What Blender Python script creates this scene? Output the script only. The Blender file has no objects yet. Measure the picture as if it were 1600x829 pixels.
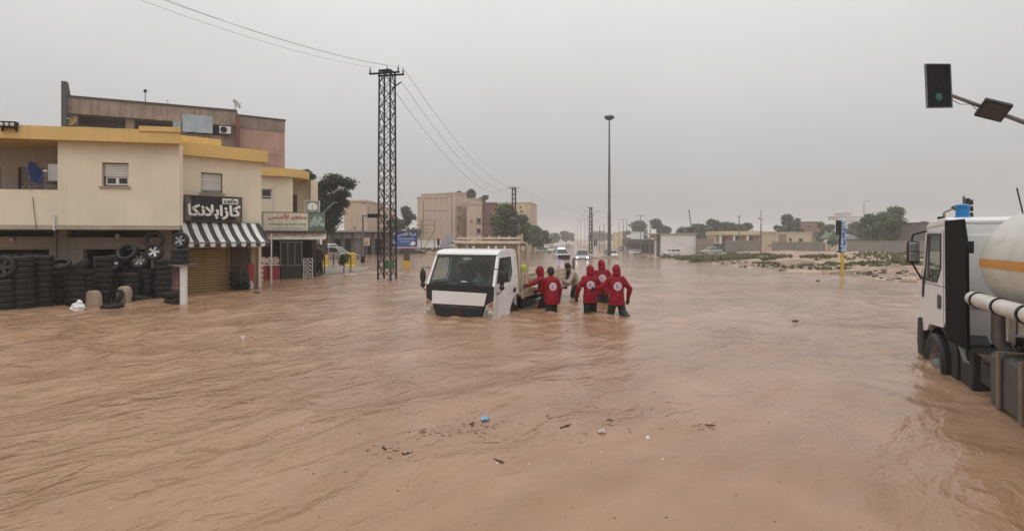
import bpy, bmesh, math, random
import numpy as np
from mathutils import Vector, Matrix, noise as mnoise
from mathutils.bvhtree import BVHTree
random.seed(7)
R = math.radians
PI = math.pi
scene = bpy.context.scene
COL = scene.collection

# ------------------------------------------------------------------ camera, sky, sun, exposure
EYE = 2.0            # eye height above the flood water (water surface is z = 0)
FPX = 850.0          # focal length measured in photograph pixels (1600 wide)
HOR = 372.0          # photograph row of the horizon
cam_data = bpy.data.cameras.new('camera')
cam_data.sensor_width = 36.0
cam_data.lens = 36.0 * FPX / 1600.0
cam_data.shift_y = -(414.5 - HOR) / 1600.0
cam_data.clip_start = 0.1
cam_data.clip_end = 5000.0
cam = bpy.data.objects.new('camera', cam_data)
cam.location = (0, 0, EYE)
cam.rotation_euler = (R(90), 0, 0)
COL.objects.link(cam)
scene.camera = cam

SUN_EL, SUN_AZ = R(58), R(200)       # azimuth measured clockwise from +Y: high, behind the viewer
world = bpy.data.worlds.new('World')
scene.world = world
world.use_nodes = True
wn, wl = world.node_tree.nodes, world.node_tree.links
wn.clear()
w_out = wn.new('ShaderNodeOutputWorld')
w_sky = wn.new('ShaderNodeTexSky')
w_sky.sky_type = 'NISHITA'
w_sky.sun_disc = False
w_sky.sun_elevation = SUN_EL
w_sky.sun_rotation = SUN_AZ
w_sky.dust_density = 6.0
w_bgs = wn.new('ShaderNodeBackground'); w_bgs.inputs[1].default_value = 0.08
w_bgo = wn.new('ShaderNodeBackground'); w_bgo.inputs[1].default_value = 1.0
w_mix = wn.new('ShaderNodeMixShader'); w_mix.inputs[0].default_value = 0.93   # closed rain-cloud deck
w_tc = wn.new('ShaderNodeTexCoord')
w_sep = wn.new('ShaderNodeSeparateXYZ')
w_ramp = wn.new('ShaderNodeMapRange')            # an overcast sky is brighter towards the zenith
w_ramp.inputs[1].default_value = 0.0; w_ramp.inputs[2].default_value = 1.0
w_ramp.inputs[3].default_value = 0.0; w_ramp.inputs[4].default_value = 1.0
w_cmix = wn.new('ShaderNodeMix'); w_cmix.data_type = 'RGBA'
w_cmix.inputs[6].default_value = (0.375, 0.365, 0.358, 1)
w_cmix.inputs[7].default_value = (1.40, 1.40, 1.40, 1)
w_noise = wn.new('ShaderNodeTexNoise')
w_noise.inputs['Scale'].default_value = 2.2; w_noise.inputs['Detail'].default_value = 5
w_nm = wn.new('ShaderNodeMapRange')
w_nm.inputs[1].default_value = 0.25; w_nm.inputs[2].default_value = 0.75
w_nm.inputs[3].default_value = 0.95; w_nm.inputs[4].default_value = 1.05
w_mul = wn.new('ShaderNodeMix'); w_mul.data_type = 'RGBA'; w_mul.blend_type = 'MULTIPLY'
w_mul.inputs[0].default_value = 1.0
wl.new(w_tc.outputs['Generated'], w_sep.inputs[0])
wl.new(w_sep.outputs[2], w_ramp.inputs[0])
w_pow = wn.new('ShaderNodeMath'); w_pow.operation = 'POWER'; w_pow.inputs[1].default_value = 0.85
wl.new(w_ramp.outputs[0], w_pow.inputs[0])
wl.new(w_pow.outputs[0], w_cmix.inputs[0])
wl.new(w_tc.outputs['Generated'], w_noise.inputs['Vector'])
wl.new(w_noise.outputs[0], w_nm.inputs[0])
wl.new(w_cmix.outputs[2], w_mul.inputs[6])
wl.new(w_nm.outputs[0], w_mul.inputs[7])
wl.new(w_mul.outputs[2], w_bgo.inputs[0])
wl.new(w_sky.outputs[0], w_bgs.inputs[0])
wl.new(w_bgs.outputs[0], w_mix.inputs[1])
wl.new(w_bgo.outputs[0], w_mix.inputs[2])
wl.new(w_mix.outputs[0], w_out.inputs[0])

sun_data = bpy.data.lights.new('sun', 'SUN')
sun_data.energy = 0.6
sun_data.angle = R(40)
sun_data.color = (1.0, 0.97, 0.93)
sun = bpy.data.objects.new('sun', sun_data)
sun_dir = Vector((math.sin(SUN_AZ) * math.cos(SUN_EL), math.cos(SUN_AZ) * math.cos(SUN_EL), math.sin(SUN_EL)))
sun.rotation_euler = (-sun_dir).to_track_quat('-Z', 'Y').to_euler()
sun.location = (0, -20, 60)
COL.objects.link(sun)

scene.view_settings.view_transform = 'Standard'
scene.view_settings.look = 'None'
scene.view_settings.exposure = 0.0
scene.view_settings.gamma = 1.0
scene.view_settings.use_curve_mapping = False
scene.render.engine = 'CYCLES'
scene.cycles.use_denoising = True
scene.cycles.max_bounces = 6
scene.cycles.diffuse_bounces = 3
scene.cycles.glossy_bounces = 3
scene.cycles.transmission_bounces = 6
scene.cycles.transparent_max_bounces = 12
scene.cycles.volume_bounces = 1
scene.cycles.caustics_reflective = False
scene.cycles.caustics_refractive = False
scene.cycles.sample_clamp_indirect = 4.0

# ------------------------------------------------------------------ measuring helpers
def pt(px, py, Y):
    """photo pixel at depth Y -> place in the world"""
    return Vector(((px - 800) / FPX * Y, Y, EYE - (py - HOR) / FPX * Y))
def gx(px, Y): return (px - 800) / FPX * Y
def gz(py, Y): return EYE - (py - HOR) / FPX * Y
def on_plane(px, py, z=0.0):
    Y = FPX * (EYE - z) / (py - HOR)
    return Vector((gx(px, Y), Y, z))

# ------------------------------------------------------------------ materials
def node_mat(name):
    m = bpy.data.materials.new(name); m.use_nodes = True
    return m, m.node_tree.nodes, m.node_tree.links, m.node_tree.nodes['Principled BSDF']

def mat(name, col, rough=0.7, var=0.18, scale=2.5, bump=0.0, bscale=30.0, metal=0.0, spec=0.5,
        streak=0.0, streak_col=(0.10, 0.085, 0.07), sscale=1.6, grime=0.0, coat=0.0, world_space=False):
    """procedural paint / plaster / metal: colour noise, vertical rain streaks, blotchy grime, fine relief"""
    m, n, l, b = node_mat(name)
    tc = n.new('ShaderNodeTexCoord')
    src = tc.outputs['Object']
    if world_space:
        g = n.new('ShaderNodeNewGeometry'); src = g.outputs['Position']
    b.inputs['Roughness'].default_value = rough
    b.inputs['Metallic'].default_value = metal
    b.inputs['Specular IOR Level'].default_value = spec
    if coat: b.inputs['Coat Weight'].default_value = coat; b.inputs['Coat Roughness'].default_value = 0.08
    nz = n.new('ShaderNodeTexNoise'); nz.inputs['Scale'].default_value = scale; nz.inputs['Detail'].default_value = 6
    l.new(src, nz.inputs['Vector'])
    mr = n.new('ShaderNodeMapRange')
    mr.inputs[1].default_value = 0.3; mr.inputs[2].default_value = 0.7
    mr.inputs[3].default_value = 1 - var; mr.inputs[4].default_value = 1 + var * 0.6
    l.new(nz.outputs[0], mr.inputs[0])
    mx = n.new('ShaderNodeMix'); mx.data_type = 'RGBA'; mx.blend_type = 'MULTIPLY'; mx.inputs[0].default_value = 1
    mx.inputs[6].default_value = (*col, 1)
    l.new(mr.outputs[0], mx.inputs[7])
    cur = mx.outputs[2]
    if streak > 0:
        mp = n.new('ShaderNodeMapping'); mp.inputs['Scale'].default_value = (sscale * 3, sscale * 3, sscale * 0.22)
        l.new(src, mp.inputs[0])
        sn = n.new('ShaderNodeTexNoise'); sn.inputs['Scale'].default_value = 1.3; sn.inputs['Detail'].default_value = 5
        l.new(mp.outputs[0], sn.inputs['Vector'])
        sr = n.new('ShaderNodeMapRange'); sr.inputs[1].default_value = 0.48; sr.inputs[2].default_value = 0.75
        sr.inputs[4].default_value = streak
        l.new(sn.outputs[0], sr.inputs[0])
        sm = n.new('ShaderNodeMix'); sm.data_type = 'RGBA'; sm.inputs[7].default_value = (*streak_col, 1)
        l.new(sr.outputs[0], sm.inputs[0]); l.new(cur, sm.inputs[6]); cur = sm.outputs[2]
    if grime > 0:
        gn = n.new('ShaderNodeTexNoise'); gn.inputs['Scale'].default_value = scale * 0.45; gn.inputs['Detail'].default_value = 9
        gn.inputs['Roughness'].default_value = 0.68
        l.new(src, gn.inputs['Vector'])
        gr = n.new('ShaderNodeMapRange'); gr.inputs[1].default_value = 0.5; gr.inputs[2].default_value = 0.68
        gr.inputs[4].default_value = grime
        l.new(gn.outputs[0], gr.inputs[0])
        gm = n.new('ShaderNodeMix'); gm.data_type = 'RGBA'; gm.inputs[7].default_value = (*streak_col, 1)
        l.new(gr.outputs[0], gm.inputs[0]); l.new(cur, gm.inputs[6]); cur = gm.outputs[2]
    l.new(cur, b.inputs['Base Color'])
    rr = n.new('ShaderNodeMapRange'); rr.inputs[3].default_value = max(0.02, rough - 0.1); rr.inputs[4].default_value = min(1, rough + 0.12)
    l.new(nz.outputs[0], rr.inputs[0]); l.new(rr.outputs[0], b.inputs['Roughness'])
    if bump > 0:
        bn = n.new('ShaderNodeTexNoise'); bn.inputs['Scale'].default_value = bscale; bn.inputs['Detail'].default_value = 5
        l.new(src, bn.inputs['Vector'])
        bp = n.new('ShaderNodeBump'); bp.inputs['Strength'].default_value = 0.6; bp.inputs['Distance'].default_value = bump
        l.new(bn.outputs[0], bp.inputs['Height']); l.new(bp.outputs[0], b.inputs['Normal'])
    return m

def glass_mat(name, tint=(0.55, 0.65, 0.66), alpha=0.45, rough=0.03):
    """thin tinted pane: part clear, part reflecting"""
    m, n, l, b = node_mat(name)
    b.inputs['Base Color'].default_value = (tint[0] * .25, tint[1] * .25, tint[2] * .25, 1)
    b.inputs['Roughness'].default_value = rough
    b.inputs['Specular IOR Level'].default_value = 0.6
    t = n.new('ShaderNodeBsdfTransparent'); t.inputs[0].default_value = (*tint, 1)
    mx = n.new('ShaderNodeMixShader'); mx.inputs[0].default_value = alpha
    l.new(t.outputs[0], mx.inputs[1]); l.new(b.outputs[0], mx.inputs[2])
    l.new(mx.outputs[0], n['Material Output'].inputs[0])
    return m

def emit_mat(name, col, s):
    m, n, l, b = node_mat(name)
    b.inputs['Base Color'].default_value = (*col, 1)
    b.inputs['Emission Color'].default_value = (*col, 1)
    b.inputs['Emission Strength'].default_value = s
    return m

def leaf_mat(name, c1, c2):
    m, n, l, b = node_mat(name)
    g = n.new('ShaderNodeNewGeometry')
    nz = n.new('ShaderNodeTexNoise'); nz.inputs['Scale'].default_value = 0.9; nz.inputs['Detail'].default_value = 3
    l.new(g.outputs['Position'], nz.inputs['Vector'])
    ad = n.new('ShaderNodeMath'); ad.operation = 'MULTIPLY_ADD'; ad.inputs[1].default_value = 0.55
    l.new(g.outputs['Random Per Island'], ad.inputs[0]); l.new(nz.outputs[0], ad.inputs[2])
    mr = n.new('ShaderNodeMapRange'); mr.inputs[1].default_value = 0.35; mr.inputs[2].default_value = 1.1
    l.new(ad.outputs[0], mr.inputs[0])
    mx = n.new('ShaderNodeMix'); mx.data_type = 'RGBA'
    mx.inputs[6].default_value = (*c1, 1); mx.inputs[7].default_value = (*c2, 1)
    l.new(mr.outputs[0], mx.inputs[0]); l.new(mx.outputs[2], b.inputs['Base Color'])
    b.inputs['Roughness'].default_value = 0.55
    return m

M = {}
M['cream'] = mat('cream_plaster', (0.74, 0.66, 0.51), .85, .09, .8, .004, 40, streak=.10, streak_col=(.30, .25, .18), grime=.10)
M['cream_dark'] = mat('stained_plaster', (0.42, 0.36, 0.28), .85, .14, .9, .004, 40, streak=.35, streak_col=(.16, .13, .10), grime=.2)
M['yellow'] = mat('ochre_paint', (0.68, 0.46, 0.17), .8, .10, 1.2, .003, 40, streak=.22, streak_col=(.30, .19, .07))
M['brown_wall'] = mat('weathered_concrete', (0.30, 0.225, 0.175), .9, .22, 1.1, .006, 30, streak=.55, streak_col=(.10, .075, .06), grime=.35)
M['pink_wall'] = mat('salmon_plaster', (0.48, 0.30, 0.23), .9, .16, .9, .006, 30, streak=.4, streak_col=(.20, .13, .10), grime=.3)
M['beige_far'] = mat('beige_render', (0.55, 0.42, 0.33), .9, .10, .35, streak=.3, streak_col=(.28, .20, .15), grime=.18, sscale=.5)
M['brick_far'] = mat('red_brickwork', (0.24, 0.13, 0.105), .9, .2, .9, grime=.2)
M['yellow_far'] = mat('pale_yellow_render', (0.58, 0.50, 0.30), .9, .1, .3, streak=.2, sscale=.4)
M['grey_block'] = mat('grey_blockwork', (0.24, 0.215, 0.185), .92, .16, .8, .006, 14, streak=.3, grime=.2)
M['white_wall'] = mat('whitewash', (0.72, 0.70, 0.68), .85, .1, .5, streak=.3, streak_col=(.40, .33, .27), grime=.15)
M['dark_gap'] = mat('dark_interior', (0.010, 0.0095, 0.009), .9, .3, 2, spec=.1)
M['shutter_white'] = mat('white_shutter', (0.68, 0.67, 0.64), .5, .08, 3, streak=.15)
M['shutter_tan'] = mat('tan_steel_shutter', (0.46, 0.31, 0.13), .5, .14, 1.5, streak=.3, streak_col=(.20, .13, .06), grime=.12)
M['frame_white'] = mat('white_frame', (0.7, 0.69, 0.67), .4, .06, 4)
M['frame_dark'] = mat('dark_frame', (0.07, 0.055, 0.045), .5, .2, 4)
M['glass_dark'] = mat('window_glass', (0.02, 0.023, 0.025), .06, .1, 1, spec=.7)
M['rubber'] = mat('tyre_rubber', (0.015, 0.015, 0.015), .5, .35, 9, .002, 60, spec=.35)
M['alloy'] = mat('alloy', (0.62, 0.62, 0.63), .3, .1, 6, metal=.85)
M['steel_black'] = mat('black_steel', (0.014, 0.014, 0.015), .5, .25, 6, spec=.3)
M['steel_grey'] = mat('galvanised_steel', (0.20, 0.20, 0.19), .5, .18, 5, metal=.5)
M['lattice'] = mat('dark_lattice_steel', (0.030, 0.028, 0.025), .7, .25, 3, metal=.2, spec=.3)
M['wood_pole'] = mat('weathered_pole', (0.17, 0.135, 0.10), .85, .25, 4, .004, 30)
M['white_paint'] = mat('white_truck_paint', (0.74, 0.745, 0.74), .28, .05, 1.5, coat=.4, grime=.10, streak_col=(.42, .35, .28))
M['black_plastic'] = mat('black_plastic', (0.018, 0.018, 0.019), .38, .2, 8, spec=.45)
M['dark_plastic'] = mat('dark_grey_plastic', (0.024, 0.025, 0.025), .6, .25, 5, .002, 50, grime=.12, streak_col=(.16, .11, .08))
M['red_jacket'] = mat('red_nylon', (0.25, 0.006, 0.018), .6, .28, 7, .008, 24, spec=.22)
M['trousers'] = mat('dark_trousers', (0.014, 0.017, 0.015), .75, .3, 10, .006, 22)
M['trousers_olive'] = mat('olive_waders', (0.026, 0.036, 0.026), .7, .35, 9, .006, 22)
M['skin'] = mat('skin', (0.36, 0.21, 0.145), .55, .08, 20)
M['hair'] = mat('black_hair', (0.014, 0.012, 0.011), .6, .3, 40, .006, 70)
M['glove'] = mat('dark_gloves', (0.022, 0.016, 0.017), .7, .25, 20)
M['chrome'] = mat('chrome', (0.6, 0.6, 0.6), .2, .05, 5, metal=.9)
M['lens'] = mat('lamp_lens', (0.62, 0.62, 0.60), .12, .15, 18, spec=.8)
M['lens_orange'] = mat('orange_lens', (0.36, 0.14, 0.09), .2, .12, 18, spec=.7)
M['bed_beige'] = mat('beige_truck_bed', (0.56, 0.46, 0.36), .55, .12, 2, streak=.35, streak_col=(.24, .17, .11), grime=.25)
M['concrete'] = mat('concrete', (0.36, 0.32, 0.27), .9, .2, 1.4, .006, 25, grime=.3, streak_col=(.16, .13, .10))
M['glass'] = glass_mat('windscreen_glass', (0.88, 0.93, 0.92), .10)
M['text_white'] = mat('white_lettering', (0.80, 0.78, 0.75), .5, .04, 3)
M['text_red'] = mat('red_lettering', (0.52, 0.09, 0.09), .5, .06, 3)
M['text_green'] = mat('green_lettering', (0.10, 0.26, 0.11), .5, .06, 3)
M['pine'] = leaf_mat('pine_needles', (0.012, 0.024, 0.012), (0.045, 0.07, 0.032))
M['leaf'] = leaf_mat('green_leaves', (0.028, 0.050, 0.016), (0.115, 0.165, 0.050))
M['leaf_grey'] = leaf_mat('grey_green_leaves', (0.034, 0.050, 0.024), (0.10, 0.13, 0.066))
M['grass'] = leaf_mat('weeds', (0.045, 0.058, 0.018), (0.17, 0.165, 0.070))
M['bark'] = mat('bark', (0.075, 0.055, 0.04), .9, .3, 5, .01, 18)

# ------------------------------------------------------------------ mesh helpers
class MB:
    """collects shapes into one mesh"""
    def __init__(s): s.v = []; s.f = []; s.m = []
    def add(s, verts, faces, mi=0):
        o = len(s.v); s.v.extend([tuple(p) for p in verts])
        s.f.extend([tuple(i + o for i in f) for f in faces]); s.m.extend([mi] * len(faces))
    def box(s, x0, x1, y0, y1, z0, z1, mi=0):
        v = [(x0, y0, z0), (x1, y0, z0), (x1, y1, z0), (x0, y1, z0), (x0, y0, z1), (x1, y0, z1), (x1, y1, z1), (x0, y1, z1)]
        s.add(v, [(0, 3, 2, 1), (4, 5, 6, 7), (0, 1, 5, 4), (1, 2, 6, 5), (2, 3, 7, 6), (3, 0, 4, 7)], mi)
    def hexa(s, v, mi=0):
        s.add(v, [(0, 3, 2, 1), (4, 5, 6, 7), (0, 1, 5, 4), (1, 2, 6, 5), (2, 3, 7, 6), (3, 0, 4, 7)], mi)
    def obox(s, c, size, rot, mi=0):
        mtx = Matrix.Translation(c) @ rot.to_4x4()
        hx, hy, hz = size[0] / 2, size[1] / 2, size[2] / 2
        v = [mtx @ Vector(p) for p in ((-hx, -hy, -hz), (hx, -hy, -hz), (hx, hy, -hz), (-hx, hy, -hz), (-hx, -hy, hz), (hx, -hy, hz), (hx, hy, hz), (-hx, hy, hz))]
        s.hexa(v, mi)
    def beam(s, p0, p1, w, h=None, mi=0):
        p0, p1 = Vector(p0), Vector(p1); d = p1 - p0
        if d.length < 1e-6: return
        s.obox((p0 + p1) / 2, (w, h or w, d.length), d.to_track_quat('Z', 'Y').to_matrix(), mi)
    def cyl(s, p0, p1, r0, r1=None, n=10, caps=True, mi=0):
        s.tube([p0, p1], [r0, r0 if r1 is None else r1], n, caps, mi)
    def tube(s, pts, r, n=8, caps=True, mi=0):
        pts = [Vector(p) for p in pts]
        if not isinstance(r, (list, tuple)): r = [r] * len(pts)
        vs = []; ref = None
        for i, p in enumerate(pts):
            a = pts[max(i - 1, 0)]; b = pts[min(i + 1, len(pts) - 1)]
            d = (b - a).normalized()
            if ref is None:
                ref = Vector((0, 0, 1)) if abs(d.z) < .9 else Vector((1, 0, 0))
            x = ref.cross(d)
            if x.length < 1e-4: x = Vector((0, 1, 0)).cross(d)
            x.normalize(); y = d.cross(x); ref = y
            for k in range(n):
                t = 2 * PI * k / n
                vs.append(p + (x * math.cos(t) + y * math.sin(t)) * r[i])
        fs = []
        for i in range(len(pts) - 1):
            for k in range(n):
                a = i * n + k; b = i * n + (k + 1) % n
                fs.append((a, b, b + n, a + n))
        if caps:
            fs.append(tuple(range(n - 1, -1, -1))); o = (len(pts) - 1) * n
            fs.append(tuple(range(o, o + n)))
        s.add(vs, fs, mi)
    def lathe(s, prof, n=24, mtx=None, closed=False, mi=0):
        """profile of (radius, height) spun about local z"""
        mtx = mtx or Matrix.Identity(4); k = len(prof)
        vs = []
        for i in range(n):
            t = 2 * PI * i / n
            for (r, z) in prof: vs.append(mtx @ Vector((r * math.cos(t), r * math.sin(t), z)))
        fs = []
        for i in range(n):
            j = (i + 1) % n
            for q in range(k if closed else k - 1):
                q2 = (q + 1) % k
                fs.append((i * k + q, j * k + q, j * k + q2, i * k + q2))
        s.add(vs, fs, mi)
    def prism(s, poly, a, b, axis='y', mi=0):
        """polygon (p, q) extruded from a to b along an axis: y -> (x, z), x -> (y, z), z -> (x, y)"""
        mk = {'y': lambda p, t: (p[0], t, p[1]), 'x': lambda p, t: (t, p[0], p[1]), 'z': lambda p, t: (p[0], p[1], t)}[axis]
        n = len(poly)
        vs = [mk(p, a) for p in poly] + [mk(p, b) for p in poly]
        fs = [tuple(range(n))[::-1], tuple(range(n, 2 * n))] + [(i, (i + 1) % n, n + (i + 1) % n, n + i) for i in range(n)]
        s.add(vs, fs, mi)
    def ell(s, c, r, nu=14, nv=9, rot=None, mi=0):
        c = Vector(c); vs = []; fs = []
        if not isinstance(r, (tuple, list)): r = (r, r, r)
        for j in range(nv + 1):
            ph = PI * j / nv
            for i in range(nu):
                t = 2 * PI * i / nu
                p = Vector((r[0] * math.sin(ph) * math.cos(t), r[1] * math.sin(ph) * math.sin(t), r[2] * math.cos(ph)))
                vs.append(c + (rot @ p if rot else p))
        for j in range(nv):
            for i in range(nu):
                a = j * nu + i; b = j * nu + (i + 1) % nu
                fs.append((a, a + nu, b + nu, b))
        s.add(vs, fs, mi)
    def capsule(s, p0, p1, r0, r1, n=12):
        """tapered limb with round ends"""
        p0, p1 = Vector(p0), Vector(p1); d = p1 - p0; L = max(d.length, 1e-5); u = d / L
        pts, rs = [], []
        for a in (80, 55, 28): pts.append(p0 - u * r0 * math.sin(R(a))); rs.append(r0 * math.cos(R(a)))
        for t in (0, .33, .66, 1): pts.append(p0 + d * t); rs.append(r0 + (r1 - r0) * t)
        for a in (28, 55, 80): pts.append(p1 + u * r1 * math.sin(R(a))); rs.append(r1 * math.cos(R(a)))
        s.tube(pts, rs, n, True)
    def quad(s, a, b, c, d, mi=0): s.add([a, b, c, d], [(0, 1, 2, 3)], mi)
    def mesh(s, name, smooth=False, fix=True):
        me = bpy.data.meshes.new(name)
        me.from_pydata(s.v, [], s.f)
        if any(s.m): me.polygons.foreach_set('material_index', s.m)
        finish(me, smooth, fix)
        return me
    def build(s, name, mats, parent=None, smooth=False, loc=None, rz=None, bevel=0, fix=True):
        me = s.mesh(name, smooth, fix)
        return link(name, me, mats, parent, loc, rz, bevel)

def finish(me, smooth=False, fix=True):
    if fix or smooth:
        bm = bmesh.new(); bm.from_mesh(me)
        if fix:
            bmesh.ops.remove_doubles(bm, verts=bm.verts, dist=1e-5)
            bmesh.ops.recalc_face_normals(bm, faces=bm.faces)
        if smooth:
            for f in bm.faces: f.smooth = True
            for e in bm.edges:
                if len(e.link_faces) == 2 and e.calc_face_angle(0) > 0.65: e.smooth = False
        bm.to_mesh(me); bm.free()
    me.update()

def link(name, me, mats, parent=None, loc=None, rz=None, bevel=0):
    o = bpy.data.objects.new(name, me)
    if mats is not None:
        for m in (mats if isinstance(mats, (list, tuple)) else [mats]):
            if len(me.materials) < (len(mats) if isinstance(mats, (list, tuple)) else 1): me.materials.append(m)
    COL.objects.link(o)
    if parent: o.parent = parent
    if loc is not None: o.location = loc
    if rz is not None: o.rotation_euler = (0, 0, rz)
    if bevel:
        b = o.modifiers.new('bevel', 'BEVEL'); b.width = bevel; b.segments = 2; b.limit_method = 'ANGLE'; b.angle_limit = R(40)
    return o

def tag(o, label=None, cat=None, group=None, kind=None):
    if label: o['label'] = label
    if cat: o['category'] = cat
    if group: o['group'] = group
    if kind: o['kind'] = kind
    return o

def thing(name, label, cat, loc=(0, 0, 0), rz=0, group=None):
    o = bpy.data.objects.new(name, None); COL.objects.link(o)
    o.empty_display_size = 0.3
    o.location = loc; o.rotation_euler = (0, 0, rz)
    return tag(o, label, cat, group)

CHILDREN = {}
def copy_tree(o, parent=None):
    c = o.copy(); COL.objects.link(c); c.parent = parent
    for ch in [x for x in o.children]:
        copy_tree(ch, c)
    return c
def dup(root, loc, rz=0, label=None, group=None, scale=None):
    c = copy_tree(root); c.location = loc; c.rotation_euler = (0, 0, rz)
    if label: c['label'] = label
    if group: c['group'] = group
    if scale: c.scale = scale if isinstance(scale, (tuple, list)) else (scale,) * 3
    return c

# Arabic lettering: contextual letter forms set in visual order
AR = {}
def _ar(ch, base, n): AR[ch] = [chr(base + i) for i in range(n)]
for ch, base, n in [('ا', 0xFE8D, 2), ('ب', 0xFE8F, 4), ('ة', 0xFE93, 2), ('ت', 0xFE95, 4), ('ث', 0xFE99, 4), ('ج', 0xFE9D, 4),
                    ('ح', 0xFEA1, 4), ('خ', 0xFEA5, 4), ('د', 0xFEA9, 2), ('ذ', 0xFEAB, 2), ('ر', 0xFEAD, 2), ('ز', 0xFEAF, 2),
                    ('س', 0xFEB1, 4), ('ش', 0xFEB5, 4), ('ص', 0xFEB9, 4), ('ض', 0xFEBD, 4), ('ط', 0xFEC1, 4), ('ع', 0xFEC9, 4),
                    ('غ', 0xFECD, 4), ('ف', 0xFED1, 4), ('ق', 0xFED5, 4), ('ك', 0xFED9, 4), ('ل', 0xFEDD, 4), ('م', 0xFEE1, 4),
                    ('ن', 0xFEE5, 4), ('ه', 0xFEE9, 4), ('و', 0xFEED, 2), ('ي', 0xFEF1, 4), ('ى', 0xFEEF, 2), ('أ', 0xFE83, 2)]:
    _ar(ch, base, n)
AR['\x01'] = ['\uFEFB', '\uFEFC']; AR['\x02'] = ['\uFEF7', '\uFEF8']
def shape_ar(t):
    t = t.replace('لا', '\x01').replace('لأ', '\x02')
    out = []
    for i, ch in enumerate(t):
        if ch not in AR: out.append(ch); continue
        prev = i > 0 and t[i - 1] in AR and len(AR[t[i - 1]]) == 4
        nxt = i + 1 < len(t) and t[i + 1] in AR and len(AR[ch]) == 4
        idx = 3 if (prev and nxt) else 1 if prev else 2 if nxt else 0
        out.append(AR[ch][min(idx, len(AR[ch]) - 1)])
    return ''.join(reversed(out))

WORKBENCH = bpy.data.scenes.new('shaping')      # empty side scene in which modifiers and text are turned into meshes
def baked(o):
    WORKBENCH.collection.objects.link(o); vl = WORKBENCH.view_layers[0]; vl.update()
    return bpy.data.meshes.new_from_object(o.evaluated_get(vl.depsgraph))
def lettering(name, s, mt, parent, x0, x1, z0, z1, y, bold=0.0, depth=0.01, arabic=True):
    """flat cut-out letters fitted into a rectangle of the local x-z plane, facing local -y"""
    c = bpy.data.curves.new(name, 'FONT'); c.body = shape_ar(s) if arabic else s
    c.offset = bold; c.extrude = 0.02; c.resolution_u = 3
    o = bpy.data.objects.new(name, c)
    me = baked(o)
    bpy.data.objects.remove(o); bpy.data.curves.remove(c)
    co = np.empty(len(me.vertices) * 3); me.vertices.foreach_get('co', co); co = co.reshape(-1, 3)
    mn, mx = co.min(0), co.max(0); sz = np.maximum(mx - mn, 1e-6)
    out = np.empty_like(co)
    out[:, 0] = x0 + (co[:, 0] - mn[0]) / sz[0] * (x1 - x0)
    out[:, 2] = z0 + (co[:, 1] - mn[1]) / sz[1] * (z1 - z0)
    out[:, 1] = y - (co[:, 2] - mn[2]) / sz[2] * depth
    me.vertices.foreach_set('co', out.ravel()); me.materials.clear(); me.update()
    return link(name, me, mt, parent)

def remesh(mb, voxel, smooth_it=4, fold=0.0, fscale=8.0, seed=0.0):
    """fuse overlapping closed shapes into one continuous skin"""
    me = mb.mesh('tmp', fix=False)
    o = bpy.data.objects.new('tmp', me)
    r = o.modifiers.new('r', 'REMESH'); r.mode = 'VOXEL'; r.voxel_size = voxel; r.adaptivity = 0
    if smooth_it:
        s = o.modifiers.new('s', 'SMOOTH'); s.factor = 0.5; s.iterations = smooth_it
    out = baked(o)
    bpy.data.objects.remove(o); bpy.data.meshes.remove(me)
    if fold:
        k = len(out.vertices); co = np.empty(k * 3, np.float32); no = np.empty(k * 3, np.float32)
        out.vertices.foreach_get('co', co); out.vertex_normals.foreach_get('vector', no)
        co = co.reshape(-1, 3); no = no.reshape(-1, 3)
        hh = np.array([mnoise.noise((p[0] * fscale + seed, p[1] * fscale, p[2] * fscale * 1.5)) + .5 * mnoise.noise((p[0] * fscale * 2.3, p[1] * fscale * 2.3 + seed, p[2] * fscale * 3.1)) for p in co.tolist()], np.float32)
        out.vertices.foreach_set('co', (co + no * hh[:, None] * fold).ravel())
    for p in out.polygons: p.use_smooth = True
    out.update()
    return out
# ------------------------------------------------------------------ the ground and the flood
EDGE_Y = [-60, 10, 20, 25.7, 31, 39, 50, 65.5, 100, 143, 180, 380, 1600]
EDGE_X = [24, 20.8, 19.8, 19.3, 19.0, 18.4, 18.3, 19.3, 26, 33.7, 40, 62, 200]
_DY = np.arange(-80, 1620, 2.0)      # the avenue falls away in front of the viewer and rises again far off
_DZ = np.convolve(np.pad(np.interp(_DY, [-80, 18, 30, 50, 85, 125, 200, 300, 400, 600, 1620], [0, 0, .10, .36, 1.28, 2.05, 2.3, 1.6, .7, .3, .3]), 6, mode='edge'), np.ones(13) / 13, 'valid')
def sstep(a, b, x):
    t = np.clip((x - a) / (b - a), 0, 1); return t * t * (3 - 2 * t)
def vnoise(x, y, s, seed=0):
    """cheap smooth value noise for arrays"""
    x = x * s + seed * 17.3; y = y * s - seed * 9.1
    xi, yi = np.floor(x), np.floor(y); fx, fy = x - xi, y - yi
    fx = fx * fx * (3 - 2 * fx); fy = fy * fy * (3 - 2 * fy)
    def h(a, b): v = np.sin(a * 127.1 + b * 311.7 + seed * 74.7) * 43758.5453; return v - np.floor(v)
    return (h(xi, yi) * (1 - fx) + h(xi + 1, yi) * fx) * (1 - fy) + (h(xi, yi + 1) * (1 - fx) + h(xi + 1, yi + 1) * fx) * fy
def level(x, y):
    """height of the flood surface: it runs downhill along the avenue"""
    x = np.asarray(x, float); y = np.asarray(y, float)
    d = x - np.interp(y, EDGE_Y, EDGE_X)
    w = sstep(-7, 7, x - .05 * y) * (1 - .65 * sstep(8, 24, d))
    return -np.interp(y, _DY, _DZ) * w
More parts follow.
